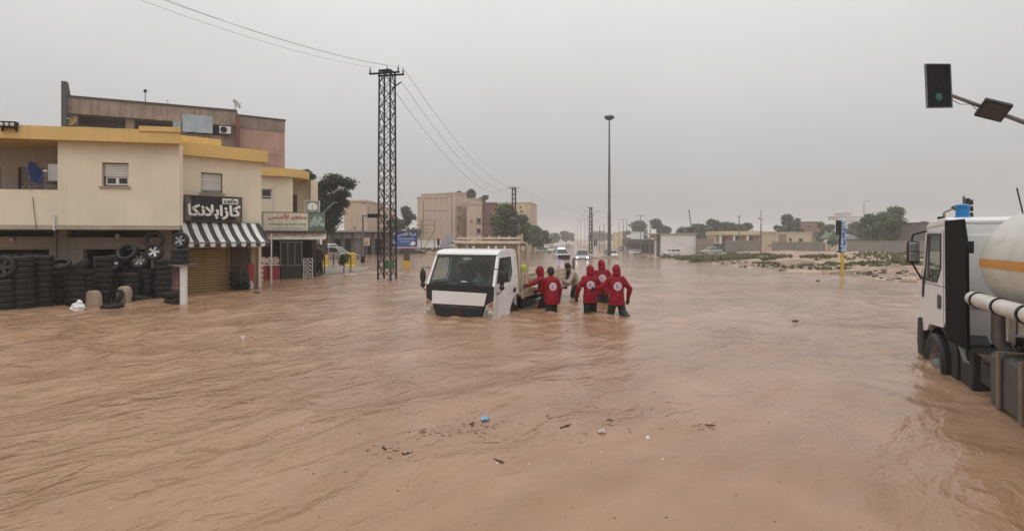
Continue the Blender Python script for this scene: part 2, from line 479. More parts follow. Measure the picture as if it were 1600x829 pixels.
def ground_z(x, y):
    x = np.asarray(x, float); y = np.asarray(y, float)
    xe = np.interp(y, EDGE_Y, EDGE_X) + (vnoise(x, y, .25, 1) - .5) * 2.4 + (vnoise(x, y, .9, 2) - .5) * .8
    d = x - xe
    h = -0.5 + sstep(-3, 1.2, d) * 0.58 + sstep(1, 14, d) * 0.25 + np.clip(d - 14, 0, 200) * .002
    h += sstep(-.5, 2, d) * ((vnoise(x, y, .5, 3) - .5) * .22 + (vnoise(x, y, 1.7, 4) - .5) * .10)
    xl = 0.071 * y - 4.0
    dl = np.minimum(y - 74 + (vnoise(x, y, .3, 5) - .5) * 2, xl - x)
    h2 = -0.5 + sstep(-2, 3, dl) * 0.66 + sstep(0, 3, dl) * (vnoise(x, y, .6, 6) - .5) * .12
    # pavement side by the shops on the left: shallower
    h3 = -0.5 + sstep(2, -2, x + 11 - (y - 22) * .2) * sstep(17, 24, y) * .22
    h = np.maximum(np.maximum(h, h2), h3)
    far = sstep(330, 420, y) * .62
    return np.maximum(h, -0.5 + far) + level(x, y)
def gzs(x, y): return float(ground_z(x, y))
def wls(x, y): return float(level(x, y))
def on_ground(px, py, water=False):
    """first place where the line of sight of a photo pixel meets the ground (or the flood)"""
    for Y in np.arange(4, 400, .1):
        X = gx(px, Y); z = wls(X, Y) if water else gzs(X, Y)
        if gz(py, Y) <= z: break
    return Vector((X, Y, z))

def axis_steps(lo, hi, fine_lo, fine_hi, fine, grow=1.16):
    a = list(np.arange(fine_lo, fine_hi + 1e-6, fine)); s = fine
    while a[-1] < hi: s *= grow; a.append(a[-1] + s)
    a[-1] = hi; b = []; s = fine; p = fine_lo
    while p > lo: s *= grow; p -= s; b.append(p)
    if b: b[-1] = lo
    return np.array(b[::-1] + a)
def sheet(name, xs, ys, zf, mt, kind, skip=None):
    X, Y = np.meshgrid(xs, ys); Z = zf(X, Y)
    co = np.stack([X, Y, Z], -1).reshape(-1, 3)
    ny, nx = X.shape
    i = np.arange(nx - 1); j = np.arange(ny - 1)
    I, J = np.meshgrid(i, j); a = (J * nx + I).ravel()
    q = np.stack([a, a + 1, a + nx + 1, a + nx], -1)
    if skip is not None:
        cx = (X[:-1, :-1] + X[1:, 1:]).ravel() / 2; cy = (Y[:-1, :-1] + Y[1:, 1:]).ravel() / 2
        q = q[~skip(cx, cy)]
    me = bpy.data.meshes.new(name)
    me.vertices.add(len(co)); me.vertices.foreach_set('co', co.ravel())
    me.loops.add(q.size); me.loops.foreach_set('vertex_index', q.ravel().astype(np.int32))
    me.polygons.add(len(q)); me.polygons.foreach_set('loop_start', np.arange(0, q.size, 4, dtype=np.int32))
    me.polygons.foreach_set('loop_total', np.full(len(q), 4, dtype=np.int32))
    me.polygons.foreach_set('use_smooth', np.ones(len(q), dtype=bool))
    me.update(calc_edges=True); me.validate()
    return tag(link(name, me, mt), kind=kind)

# bare earth with sand, damp mud and rubble tones
m, n, l, b = node_mat('sandy_earth')
g = n.new('ShaderNodeNewGeometry')
n1 = n.new('ShaderNodeTexNoise'); n1.inputs['Scale'].default_value = .35; n1.inputs['Detail'].default_value = 8
n2 = n.new('ShaderNodeTexNoise'); n2.inputs['Scale'].default_value = 4.0; n2.inputs['Detail'].default_value = 6
l.new(g.outputs['Position'], n1.inputs['Vector']); l.new(g.outputs['Position'], n2.inputs['Vector'])
cr = n.new('ShaderNodeValToRGB')
cr.color_ramp.elements[0].position = .34; cr.color_ramp.elements[0].color = (.16, .115, .08, 1)
cr.color_ramp.elements[1].position = .62; cr.color_ramp.elements[1].color = (.46, .33, .24, 1)
e = cr.color_ramp.elements.new(.46); e.color = (.34, .235, .165, 1)
l.new(n1.outputs[0], cr.inputs[0])
mx = n.new('ShaderNodeMix'); mx.data_type = 'RGBA'; mx.blend_type = 'MULTIPLY'; mx.inputs[0].default_value = .6
l.new(cr.outputs[0], mx.inputs[6]); l.new(n2.outputs[1], mx.inputs[7])
mr = n.new('ShaderNodeMapRange'); mr.inputs[3].default_value = .75; mr.inputs[4].default_value = 1.2
l.new(n2.outputs[0], mr.inputs[0]); l.new(mr.outputs[0], mx.inputs[7])
l.new(mx.outputs[2], b.inputs['Base Color']); b.inputs['Roughness'].default_value = .9
bp = n.new('ShaderNodeBump'); bp.inputs['Distance'].default_value = .05; l.new(n2.outputs[0], bp.inputs['Height']); l.new(bp.outputs[0], b.inputs['Normal'])
M['earth'] = m
sheet('ground', axis_steps(-900, 900, -14, 34, .55), axis_steps(-60, 1500, 14, 78, .55), ground_z, M['earth'], 'structure')

# muddy flood water: opaque brown, glossy, rippled by rain and current
m, n, l, b = node_mat('muddy_water')
g = n.new('ShaderNodeNewGeometry')
def wnoise(scale, detail, rot, sx, sy, dist=0.0, rough=.55):
    mp = n.new('ShaderNodeMapping'); mp.vector_type = 'TEXTURE'
    mp.inputs['Rotation'].default_value = (0, 0, rot); mp.inputs['Scale'].default_value = (sx, sy, 1)
    l.new(g.outputs['Position'], mp.inputs[0])
    t = n.new('ShaderNodeTexNoise'); t.inputs['Scale'].default_value = scale; t.inputs['Detail'].default_value = detail
    t.inputs['Distortion'].default_value = dist; t.inputs['Roughness'].default_value = rough
    l.new(mp.outputs[0], t.inputs['Vector']); return t.outputs[0]
def math_n(op, a, bb):
    t = n.new('ShaderNodeMath'); t.operation = op
    for i, v in enumerate((a, bb)):
        if isinstance(v, (int, float)): t.inputs[i].default_value = v
        else: l.new(v, t.inputs[i])
    return t.outputs[0]
silt = wnoise(.30, 6, R(50), 1.8, 1, .8)
silt2 = wnoise(1.5, 5, R(60), 1.6, 1, .5)
ssum = math_n('ADD', math_n('MULTIPLY', silt, .7), math_n('MULTIPLY', silt2, .3))
cr = n.new('ShaderNodeValToRGB')
cr.color_ramp.elements[0].position = .36; cr.color_ramp.elements[0].color = (.265, .150, .085, 1)
cr.color_ramp.elements[1].position = .64; cr.color_ramp.elements[1].color = (.400, .245, .155, 1)
l.new(ssum, cr.inputs[0]); l.new(cr.outputs[0], b.inputs['Base Color'])
b.inputs['Roughness'].default_value = .10; b.inputs['IOR'].default_value = 1.33
b.inputs['Specular IOR Level'].default_value = .5
rip = wnoise(2.6, 4, R(52), 1.9, 1, .35, .5)       # wavelets, crests running away to the right
rip2 = wnoise(7.5, 3, R(38), 1.5, 1, .2, .5)
rain = wnoise(26, 2, 0, 1, 1, .2)                  # pocking of the rain
calm = n.new('ShaderNodeMapRange'); calm.inputs[1].default_value = .36; calm.inputs[2].default_value = .62
calm.inputs[3].default_value = .22; calm.inputs[4].default_value = .75
l.new(wnoise(.16, 4, R(40), 1.4, 1, .8), calm.inputs[0])
sp = n.new('ShaderNodeSeparateXYZ'); l.new(g.outputs['Position'], sp.inputs[0])
edge = n.new('ShaderNodeMapRange'); edge.inputs[1].default_value = 0.0; edge.inputs[2].default_value = -8.0   # choppier towards the shops
edge.inputs[3].default_value = 0.0; edge.inputs[4].default_value = .9
l.new(sp.outputs[0], edge.inputs[0])
dist_ = n.new('ShaderNodeMapRange'); dist_.inputs[1].default_value = 26.0; dist_.inputs[2].default_value = 75.0   # smoother sheet flow down the avenue
dist_.inputs[3].default_value = 1.0; dist_.inputs[4].default_value = .3
l.new(sp.outputs[1], dist_.inputs[0])
amp = math_n('MULTIPLY', math_n('ADD', calm.outputs[0], edge.outputs[0]), dist_.outputs[0])
ridge = math_n('SUBTRACT', 1.0, math_n('ABSOLUTE', math_n('SUBTRACT', math_n('MULTIPLY', rip, 2.0), 1.0), 0.0))
wav = math_n('ADD', math_n('ADD', math_n('MULTIPLY', ridge, .6), math_n('MULTIPLY', rip, .8)), math_n('MULTIPLY', rip2, .34))
hgt = math_n('ADD', math_n('MULTIPLY', wav, amp), math_n('MULTIPLY', rain, .05))
bp = n.new('ShaderNodeBump'); bp.inputs['Strength'].default_value = 1.0; bp.inputs['Distance'].default_value = .10
l.new(hgt, bp.inputs['Height']); l.new(bp.outputs[0], b.inputs['Normal'])
M['water'] = m

WADERS = []   # (x, y, strength) ripple centres, filled from the known places of legs and wheels
WADERS += [(2.75, 14.2, 1), (2.2, 14.9, 1), (2.8, 17.0, .8), (1.07, 14.65, 1), (.75, 15.7, .8), (2.2, 18.6, .7),
           (-1.4, 13.9, 1.6), (-.3, 13.9, 1.4), (6.7, 8.6, 1.6), (5.9, 7.0, 1.4)]
def water_z(X, Y):
    near = sstep(60, 25, np.hypot(X, Y))
    c = vnoise(X, Y, .13, 11)
    chop = .35 + .8 * sstep(.42, .68, c) + 1.5 * sstep(0, -8, X) * sstep(34, 14, Y) * sstep(3, 8, Y) + .7 * sstep(2, 7, X) * sstep(26, 12, Y)
    a = R(52); u = X * math.cos(a) + Y * math.sin(a); w = -X * math.sin(a) + Y * math.cos(a)
    u = u + 1.1 * vnoise(X, Y, .5, 12); w = w + .9 * vnoise(X, Y, .6, 13)
    rdg = lambda f, k: 1 - np.abs(2 * vnoise(u * .5, w, f, k) - 1)
    z = .045 * (rdg(.75, 14) - .5) + .034 * (rdg(1.6, 15) - .5) + .020 * (vnoise(u * .6, w, 3.3, 16) - .5)
    z = z * chop
    for (x, y, s) in WADERS:
        r = np.hypot(X - x, Y - y)
        z += s * .014 * np.cos(r * 9) * np.exp(-r * 1.1) + s * .045 * (vnoise(X, Y, 3.2, 19) - .5) * np.exp(-r * .9)
    return z * near + level(X, Y)
sheet('flood_water', axis_steps(-900, 900, -17, 20, .11, 1.12), axis_steps(-60, 1500, 2.4, 30, .10, 1.10), water_z, M['water'], 'structure')

# central reservation with kerbs, running down the avenue
med = MB(); kerb = MB()
ys = [88, 95, 105, 120, 140, 165, 200, 250, 300, 360]
def med_x(y): return .107 * y + 6.0
def med_z(y): return wls(med_x(y), y)
for y0, y1 in zip(ys[:-1], ys[1:]):
    a, c = med_x(y0), med_x(y1); za, zc = med_z(y0), med_z(y1)
    med.hexa([(a - 1.7, y0, -3.2), (a + 1.7, y0, -3.2), (c + 1.7, y1, -3.2), (c - 1.7, y1, -3.2), (a - 1.7, y0, za + .2), (a + 1.7, y0, za + .2), (c + 1.7, y1, zc + .2), (c - 1.7, y1, zc + .2)])
mo = tag(med.build('median_strip', M['earth']), kind='structure')
for s in (-1, 1):
    for y0, y1 in zip(ys[:-1], ys[1:]):
        a, c = med_x(y0) + s * 1.84, med_x(y1) + s * 1.84; za, zc = med_z(y0), med_z(y1)
        kerb.hexa([(a - .13, y0, -3.2), (a + .13, y0, -3.2), (c + .13, y1, -3.2), (c - .13, y1, -3.2), (a - .13, y0, za + .26), (a + .13, y0, za + .26), (c + .13, y1, zc + .26), (c - .13, y1, zc + .26)])
kerb.box(med_x(88) - 1.98, med_x(88) + 1.98, 87.6, 87.98, -3.2, med_z(88) + .24)
kerb.build('kerb', M['concrete'], mo)

# raised pavement outside the kiosk
pv = MB()
pv.prism([(-10.5, 28.2), (-8.9, 32.5), (-9.6, 37), (-15.5, 37), (-15.5, 29.5)], -.5, .05, 'z')
tag(pv.build('pavement', mat('wet_paving', (.22, .185, .15), .45, .25, 1.5, .004, 20)), kind='structure')

# ------------------------------------------------------------------ facade frames
class Frame:
    """upright plane through two ground points; local x along it, local y into the building"""
    def __init__(s, p0, p1):
        s.p0 = Vector((p0[0], p0[1], 0)); d = Vector((p1[0] - p0[0], p1[1] - p0[1], 0)); s.L = d.length
        s.d = d.normalized(); s.rz = math.atan2(s.d.y, s.d.x)
    def u(s, px, off=0.0):
        k = (px - 800) / FPX
        nx, ny = -s.d.y * off, s.d.x * off
        ax, ay = s.p0.x + nx, s.p0.y + ny
        return (k * ay - ax) / (s.d.x - k * s.d.y)
    def Y(s, px, off=0.0):
        return s.p0.y + s.d.x * off + s.d.y * s.u(px, off)
    def z(s, px, py, off=0.0): return gz(py, s.Y(px, off))
    def rect(s, x0, y0, x1, y1, off=0.0):
        xm = (x0 + x1) / 2
        return s.u(x0, off), s.u(x1, off), s.z(xm, y1, off), s.z(xm, y0, off)
    def world(s, u, off, z): return Vector((s.p0.x + s.d.x * u - s.d.y * off, s.p0.y + s.d.y * u + s.d.x * off, z))

def wall_with_holes(mb, u0, u1, z0, z1, y0, y1, holes, mi=0):
    """wall slab between planes y0 (front) and y1 (back) with rectangular openings (a, b, za, zb)"""
    us = sorted({u0, u1, *[h[0] for h in holes], *[h[1] for h in holes]}); us = [u for u in us if u0 <= u <= u1]
    zs = sorted({z0, z1, *[h[2] for h in holes], *[h[3] for h in holes]}); zs = [z for z in zs if z0 <= z <= z1]
    solid = lambda a, c: not any(h[0] - 1e-6 <= a < h[1] - 1e-6 and h[2] - 1e-6 <= c < h[3] - 1e-6 for h in holes)
    nu, nz = len(us) - 1, len(zs) - 1
    S = [[solid(us[i], zs[j]) for j in range(nz)] for i in range(nu)]
    g = lambda i, j: 0 <= i < nu and 0 <= j < nz and S[i][j]
    for i in range(nu):
        for j in range(nz):
            if not S[i][j]: continue
            a, c, d, e = us[i], us[i + 1], zs[j], zs[j + 1]
            mb.quad((a, y0, d), (c, y0, d), (c, y0, e), (a, y0, e), mi)
            mb.quad((a, y1, d), (a, y1, e), (c, y1, e), (c, y1, d), mi)
            if not g(i - 1, j): mb.quad((a, y0, d), (a, y0, e), (a, y1, e), (a, y1, d), mi)
            if not g(i + 1, j): mb.quad((c, y0, d), (c, y1, d), (c, y1, e), (c, y0, e), mi)
            if not g(i, j - 1): mb.quad((a, y0, d), (a, y1, d), (c, y1, d), (c, y0, d), mi)
            if not g(i, j + 1): mb.quad((a, y0, e), (c, y0, e), (c, y1, e), (a, y1, e), mi)

SLAT = None
def shutter_window(parent, loc, rz, u0, u1, z0, z1, drop, inset=.12, name='window'):
    """window set in a reveal: dark frame, roller blind let down part way, white sashes with panes below"""
    w = MB()
    t = .05
    w.box(u0, u0 + t, inset, inset + .06, z0, z1); w.box(u1 - t, u1, inset, inset + .06, z0, z1)
    w.box(u0 + t, u1 - t, inset, inset + .06, z1 - t, z1); w.box(u0 + t, u1 - t, inset, inset + .06, z0, z0 + t)
    win = w.build(name, M['frame_dark'], parent, loc=loc, rz=rz)
    s = MB(); s.box(u0 - .06, u1 + .06, -.06, inset + .02, z0 - .05, z0 - .001)
    s.build('sill', M['concrete'], win)
    zb = z1 - (z1 - z0) * drop
    nsl = max(3, int((z1 - zb) / .055)); sl = MB()
    for k in range(nsl):
        a = zb + (z1 - .03 - zb) * k / nsl; c = zb + (z1 - .03 - zb) * (k + 1) / nsl
        sl.prism([(inset + .005, a), (inset - .025, a + (c - a) * .25), (inset - .025, a + (c - a) * .75), (inset + .005, c)], u0 + t * .6, u1 - t * .6, 'x')
    sl.build('roller_blind', M['shutter_white'], win)
    if drop < .95:
        um = (u0 + u1) / 2
        for a, c in ((u0 + t, um), (um, u1 - t)):
            f = MB(); e = .045
            f.box(a, a + e, inset + .02, inset + .07, z0 + t, zb); f.box(c - e, c, inset + .02, inset + .07, z0 + t, zb)
            f.box(a + e, c - e, inset + .02, inset + .07, z0 + t, z0 + t + e); f.box(a + e, c - e, inset + .02, inset + .07, zb - e, zb)
            f.build('sash', M['frame_white'], win)
            p = MB(); p.box(a + e - .01, c - e + .01, inset + .04, inset + .05, z0 + t + .01, zb - .01); p.build('pane', M['glass_dark'], win)
    bk = MB(); bk.box(u0, u1, inset + .12, inset + .13, z0, z1); bk.build('window_back', M['dark_gap'], win)
    return win

def ac_unit(loc, rz, label, group=None):
    t = thing('air_conditioner', label, 'air conditioner', loc, rz, group)
    b = MB(); b.box(-.4, .4, -.15, .15, 0, .55); b.build('casing', M['frame_white'], t, bevel=.02)
    g = MB(); g.lathe([(.2, 0), (.22, .02), (.24, .02), (.24, 0)], 20, Matrix.Translation((-.1, -.15, .28)) @ Matrix.Rotation(R(90), 4, 'X'))
    g.build('fan_ring', M['dark_plastic'], t)
    f = MB(); f.lathe([(0, .004), (.2, .004)], 20, Matrix.Translation((-.1, -.15, .28)) @ Matrix.Rotation(R(90), 4, 'X')); f.build('fan_opening', M['dark_gap'], t)
    bl = MB()
    for k in range(5):
        a = 2 * PI * k / 5
        bl.beam((-.1, -.17, .28), (-.1 + .19 * math.cos(a), -.17, .28 + .19 * math.sin(a)), .05, .008)
    bl.build('fan_blades', M['steel_grey'], t)
    br = MB(); br.box(-.36, -.3, -.1, .35, -.05, 0); br.box(.3, .36, -.1, .35, -.05, 0); br.box(-.36, .36, .3, .35, -.05, 0); br.build('bracket', M['steel_grey'], t)
    return t

def sat_dish(loc, rz, tilt, r, dish_mat, label, mast=.6):
    t = thing('satellite_dish', label, 'satellite dish', loc, rz)
    m_ = MB(); m_.cyl((0, 0, 0), (0, 0, mast), .025, n=8); m_.beam((0, 0, mast * .6), (.22, .1, 0), .02); m_.beam((0, 0, mast * .6), (-.22, .1, 0), .02)
    m_.build('mast', M['steel_grey'], t)
    mtx = Matrix.Translation((0, -.06, mast)) @ Matrix.Rotation(R(90) - tilt, 4, 'X')
    d = MB(); prof = [(r * k / 7, (k / 7) ** 2 * r * .28) for k in range(8)]
    d.lathe(prof + [(r * 1.01, r * .28 - .012)] + [(p[0], p[1] - .015) for p in prof[::-1]], 26, mtx)
    dish = d.build('dish', dish_mat, t, smooth=True)
    f = mtx @ Vector((0, 0, r * 1.05)); lo = mtx @ Vector((0, -r * .95, r * .26))
    a = MB(); a.beam(lo, f, .02); a.build('feed_arm', M['steel_grey'], t)
    l_ = MB(); l_.cyl(f - Vector((0, .05, 0)), f + Vector((0, .05, 0)), .035, n=8); l_.build('receiver', M['frame_white'], t)
    return t

# ------------------------------------------------------------------ the shop building on the left (three stepped blocks)
FA = Frame((-21, 16.0), (-11.0, 18.0))
FB = Frame((-12.1, 19.8), (-10.1, 21.7))
FC = Frame((-12.4, 26.6), (-11.0, 27.3))
bld = thing('shop_building', 'cream two-storey shop building with ochre roof bands above the stacked tyres', 'building', (-12.5, 20, -.5))
def BL(fr): return (fr.p0.x + 12.5, fr.p0.y - 20, .5)
ROOF = 5.5
# block A, upper floor overhanging the tyre shop
w = MB()
ua = FA.u(90)
wu0, wu1, wz0, wz1 = FA.rect(159, 254, 201, 291)
wall_with_holes(w, ua, FA.L, 2.42, 5.08, 0, .28, [(wu0, wu1, wz0, wz1)])
w.build('upper_wall', M['cream'], bld, loc=BL(FA), rz=FA.rz)
w = MB(); w.prism([(FA.L - .02, .281), (FA.L, .281), (9.40, 2.3), (9.2, 7), (9.0, 7), (9.2, 2.2)], 2.42, 5.08, 'z'); w.build('side_wall', M['cream'], bld, loc=BL(FA), rz=FA.rz)
w = MB(); zpar = FA.z(45, 296)
w.box(0, ua - .002, 0, .16, 2.42, zpar); w.build('balcony_parapet', M['cream'], bld, loc=BL(FA), rz=FA.rz)
w = MB()
d0, d1 = FA.u(28, 1.5), FA.u(68, 1.5); dz = FA.z(48, 262, 1.5)
e0, e1 = FA.u(-40, 1.5), FA.u(1, 1.5)
wall_with_holes(w, 0, ua + .8, 2.55, 5.08, 1.5, 1.7, [(d0, d1, 2.56, dz), (e0, e1, 3.3, dz)])
w.box(ua, ua + .2, .281, 1.499, 2.55, 5.08)
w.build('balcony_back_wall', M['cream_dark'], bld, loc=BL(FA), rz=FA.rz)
for (a, c, z0) in ((d0, d1, 2.56), (e0, e1, 3.3)):
    s = MB(); nn = int((dz - z0) / .08)
    for k in range(nn):
        z = z0 + (dz - z0) * k / nn; h = (dz - z0) / nn
        s.prism([(1.62, z), (1.585, z + h * .2), (1.585, z + h * .8), (1.62, z + h)], a + .03, c - .03, 'x')
    dd = s.build('balcony_shutter', mat('grey_blind', (.33, .28, .23), .6, .15, 3), bld, loc=BL(FA), rz=FA.rz)
    f = MB(); f.box(a, a + .03, 1.52, 1.64, z0, dz); f.box(c - .03, c, 1.52, 1.64, z0, dz); f.build('shutter_guide', M['frame_dark'], dd)
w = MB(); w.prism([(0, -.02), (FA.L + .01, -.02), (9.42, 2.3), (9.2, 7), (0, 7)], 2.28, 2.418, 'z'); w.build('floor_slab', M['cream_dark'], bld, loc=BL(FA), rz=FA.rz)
w = MB(); w.prism([(-.3, -.32), (FA.L + .12, -.32), (9.44, 2.3), (9.2, 7.2), (-.3, 7.2)], 5.08, 5.5, 'z'); w.build('roof_band', M['yellow'], bld, loc=BL(FA), rz=FA.rz)
w = MB(); w.prism([(FA.u(225), -.36), (FA.L + .16, -.36), (9.46, 2.1), (FA.u(225), 2.1)], 5.44, 5.60, 'z'); w.build('roof_upstand', M['yellow'], bld, loc=BL(FA), rz=FA.rz)
shutter_window(bld, BL(FA), FA.rz, wu0, wu1, wz0, wz1, .58)
# block A, ground floor set back behind the overhang
w = MB(); D = 1.4
o1 = (0, FA.u(77, D), -.5, 1.66); o2 = (FA.u(130, D), FA.u(236, D), -.5, 1.66)
c1 = (0.2, FA.u(84, D), 2.05, 2.27); c2 = (FA.u(105, D), FA.u(247, D), 2.03, 2.27)
wall_with_holes(w, 0, FA.u(268, D), -.5, 2.28, D, D + .25, [o1, o2, c1, c2])
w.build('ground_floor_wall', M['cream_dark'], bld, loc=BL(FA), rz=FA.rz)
w = MB(); w.box(0, FA.u(268, D), D - .04, D - .001, 1.62, 1.68); w.build('drip_moulding', M['concrete'], bld, loc=BL(FA), rz=FA.rz)
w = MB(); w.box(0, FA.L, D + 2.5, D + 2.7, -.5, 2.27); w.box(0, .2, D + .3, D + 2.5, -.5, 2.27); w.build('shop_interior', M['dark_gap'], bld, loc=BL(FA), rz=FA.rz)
for px, py in ((18, 374), (183, 368)):
    u, z = FA.u(px, D - .1), FA.z(px, py, D - .1)
    q = MB(); q.ell((u, D - .08, z), .07, 10, 8); q.cyl((u, D, z + .05), (u, D - .08, z + .05), .02, n=6)
    q.build('wall_lamp', M['frame_white'], bld, loc=BL(FA), rz=FA.rz, smooth=True)
q = MB(); u = FA.u(86); q.cyl((u, -.05, 2.25), (u, -.05, 2.75), .03, n=8); q.build('downpipe', M['frame_white'], bld, loc=BL(FA), rz=FA.rz)
q = MB(); u = FA.u(88, D - .06); q.cyl((u, D - .05, .7), (u, D - .05, 2.28), .015, n=6); q.build('cable', M['frame_dark'], bld, loc=BL(FA), rz=FA.rz)
q = MB(); q.tube([(FA.u(52), -.03, 3.3), (FA.u(54), -.03, 2.9), (FA.u(57), -.04, 2.45), (FA.u(59), -.02, 2.2)], .009, 5); q.build('cable', M['frame_dark'], bld, loc=BL(FA), rz=FA.rz)

# block B, the café
w = MB()
bu0, bu1, bz0, bz1 = FB.rect(314, 270, 348, 301)
s0, s1, sz1 = FB.u(291), FB.u(357), FB.z(325, 387)
k0, k1 = FB.u(387), FB.u(404)
wall_with_holes(w, -.6, FB.L + .1, -.5, 5.02, 0, .3, [(bu0, bu1, bz0, bz1), (s0, s1, -.5, sz1), (k0, k1, -.5, sz1)])
w.build('cafe_wall', M['cream'], bld, loc=BL(FB), rz=FB.rz)
w = MB(); w.box(FB.L - .18, FB.L + .1, .301, 5.8, -.5, 5.02); w.build('side_wall', M['cream'], bld, loc=BL(FB), rz=FB.rz)
w = MB(); w.box(-.55, FB.L + .28, -.22, 5.8, 5.02, 5.48); w.build('roof_band', M['yellow'], bld, loc=BL(FB), rz=FB.rz)
w = MB(); w.box(-.5, FB.L - .9, 3.0, 6, 5.5, 5.95); w.build('roof_room_wall', M['cream'], bld, loc=BL(FB), rz=FB.rz)
w = MB(); w.box(-.5, FB.L - .6, 2.8, 6.2, 5.951, 6.22); w.build('roof_room_band', M['yellow'], bld, loc=BL(FB), rz=FB.rz)
shutter_window(bld, BL(FB), FB.rz, bu0, bu1, bz0, bz1, .86)
sh = MB(); sh.box(s0 - .05, s0, -.03, .1, -.5, sz1); sh.box(s1, s1 + .05, -.03, .1, -.5, sz1); sh.box(s0 - .05, s1 + .05, -.05, .1, sz1 - .02, sz1 + .12)
shut = sh.build('roller_shutter', M['shutter_tan'], bld, loc=BL(FB), rz=FB.rz)
sm = MB(); hh = .098
sm.prism([(.16, 0), (.135, .01), (.115, .03), (.115, hh - .03), (.135, hh - .008), (.16, hh - .002)], s0, s1, 'x')
sme = sm.mesh('shutter_slat')
for k in range(int((sz1 + .5) / .1)):
    link('shutter_slat', sme, M['shutter_tan'], shut, loc=(0, -.03, -.5 + k * .1))
w = MB(); w.box(s1 + .06, k0 - .02, -.10, -.001, -.5, sz1 + .05)
pil = w.build('stone_pier', mat('brown_stone', (.13, .085, .06), .8, .3, 6, .01, 12), bld, loc=BL(FB), rz=FB.rz)
tl = MB(); tl.box(0, 1, -.025, 0, 0, .105); tme = tl.mesh('stone')
pw = k0 - s1 - .12
for r_ in range(20):
    x = s1 + .08
    ws = [.45, .55] if r_ % 2 else [.6, .4]
    for q_ in ws:
        st = link('stone', tme, mat('stone%d' % (r_ % 4), (.10 + .02 * (r_ % 4), .065 + .012 * (r_ % 3), .045), .8, .3, 6, .01, 14) if 'stone%d' % (r_ % 4) not in bpy.data.materials else bpy.data.materials['stone%d' % (r_ % 4)], pil, loc=(x, -.10, -.45 + r_ * .115))
        st.scale = (pw * q_ - .012, 1, 1); x += pw * q_
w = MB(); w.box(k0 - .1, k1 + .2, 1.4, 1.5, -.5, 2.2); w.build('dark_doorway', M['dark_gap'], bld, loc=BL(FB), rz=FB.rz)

# block C, with the rounded balcony roof
w = MB()
cu0, cu1, cz0, cz1 = FC.rect(408, 295, 425, 312)
wall_with_holes(w, -.1, FC.L, 2.3, 5.05, 0, .25, [(cu0, cu1, cz0, cz1)])
w.build('upper_wall', M['cream'], bld, loc=BL(FC), rz=FC.rz)
w = MB(); w.box(FC.L - .2, FC.L, .251, 3.5, 2.3, 5.05); w.box(FC.L, FC.L + 1.3, 1.6, 1.8, 2.3, 5.05); w.box(FC.L + .95, FC.L + 1.3, .9, 1.599, 2.3, 5.05)
w.build('balcony_wall', M['cream'], bld, loc=BL(FC), rz=FC.rz)
slab = [(-.3, -.25), (FC.L * .6, -.28)]
for k in range(13):
    a = R(-90 + k * 90 / 12); slab.append((FC.L * .62 + 1.5 * math.cos(a), 1.22 + 1.5 * math.sin(a)))
slab += [(FC.L * .62 + 1.5, 3.6), (-.3, 3.6)]
w = MB(); w.prism(slab, 5.05, 5.45, 'z'); w.build('rounded_roof_band', M['yellow'], bld, loc=BL(FC), rz=FC.rz)
w = MB(); w.prism([(p[0] * .985, p[1] + .05) for p in slab], 2.15, 2.5, 'z'); w.build('balcony_slab', M['cream'], bld, loc=BL(FC), rz=FC.rz)
w = MB(); f = MB()
f.box(cu0, cu0 + .05, .1, .16, cz0, cz1); f.box(cu1 - .05, cu1, .1, .16, cz0, cz1); f.box(cu0 + .05, cu1 - .05, .1, .16, cz0, cz0 + .05); f.box(cu0 + .05, cu1 - .05, .1, .16, cz1 - .05, cz1); f.box(cu0 + .05, cu1 - .05, .1, .16, cz0 + .14, cz0 + .18)
win = f.build('window', M['frame_white'], bld, loc=BL(FC), rz=FC.rz)
p = MB(); p.box(cu0 + .04, cu1 - .04, .13, .14, cz0 + .04, cz1 - .04); p.build('pane', M['glass_dark'], win)
q = MB(); u = FC.u(427); q.tube([(u, -.04, 2.3), (u, -.04, 4.55), (u + .05, -.04, 4.6)], .028, 8); q.build('downpipe', M['frame_white'], bld, loc=BL(FC), rz=FC.rz)
w = MB(); w.box(FC.L + .06, FC.L + .34, 1.56, 1.6, 2.5, 4.3); w.build('balcony_door', M['frame_dark'], bld, loc=BL(FC), rz=FC.rz)
# ground floor of block C: dark open kiosk room
w = MB(); w.box(-.5, FC.L + 1.2, 2.6, 2.8, -.5, 2.15); w.box(FC.L + 1.0, FC.L + 1.2, .6, 2.6, -.5, 2.15); w.build('kiosk_back_wall', mat('shaded_room_wall', (.05, .045, .04), .85, .3, 2), bld, loc=BL(FC), rz=FC.rz)  # wall colour darkened to carry the shade inside the open kiosk
w = MB(); w.box(FC.L + 1.2, FC.L + 1.42, .9, 2.6, -.5, 2.3); w.build('rough_side_wall', mat('crumbling_plaster', (.40, .34, .28), .9, .3, 3, .02, 8, grime=.5), bld, loc=BL(FC), rz=FC.rz)
w = MB(); w.box(-2.6, -.5, 3.4, 3.6, -.5, 5.05); w.box(-2.4, -.4, 0.5, 3.4, 5.05, 5.2); w.build('rear_wall', M['cream_dark'], bld, loc=BL(FC), rz=FC.rz)

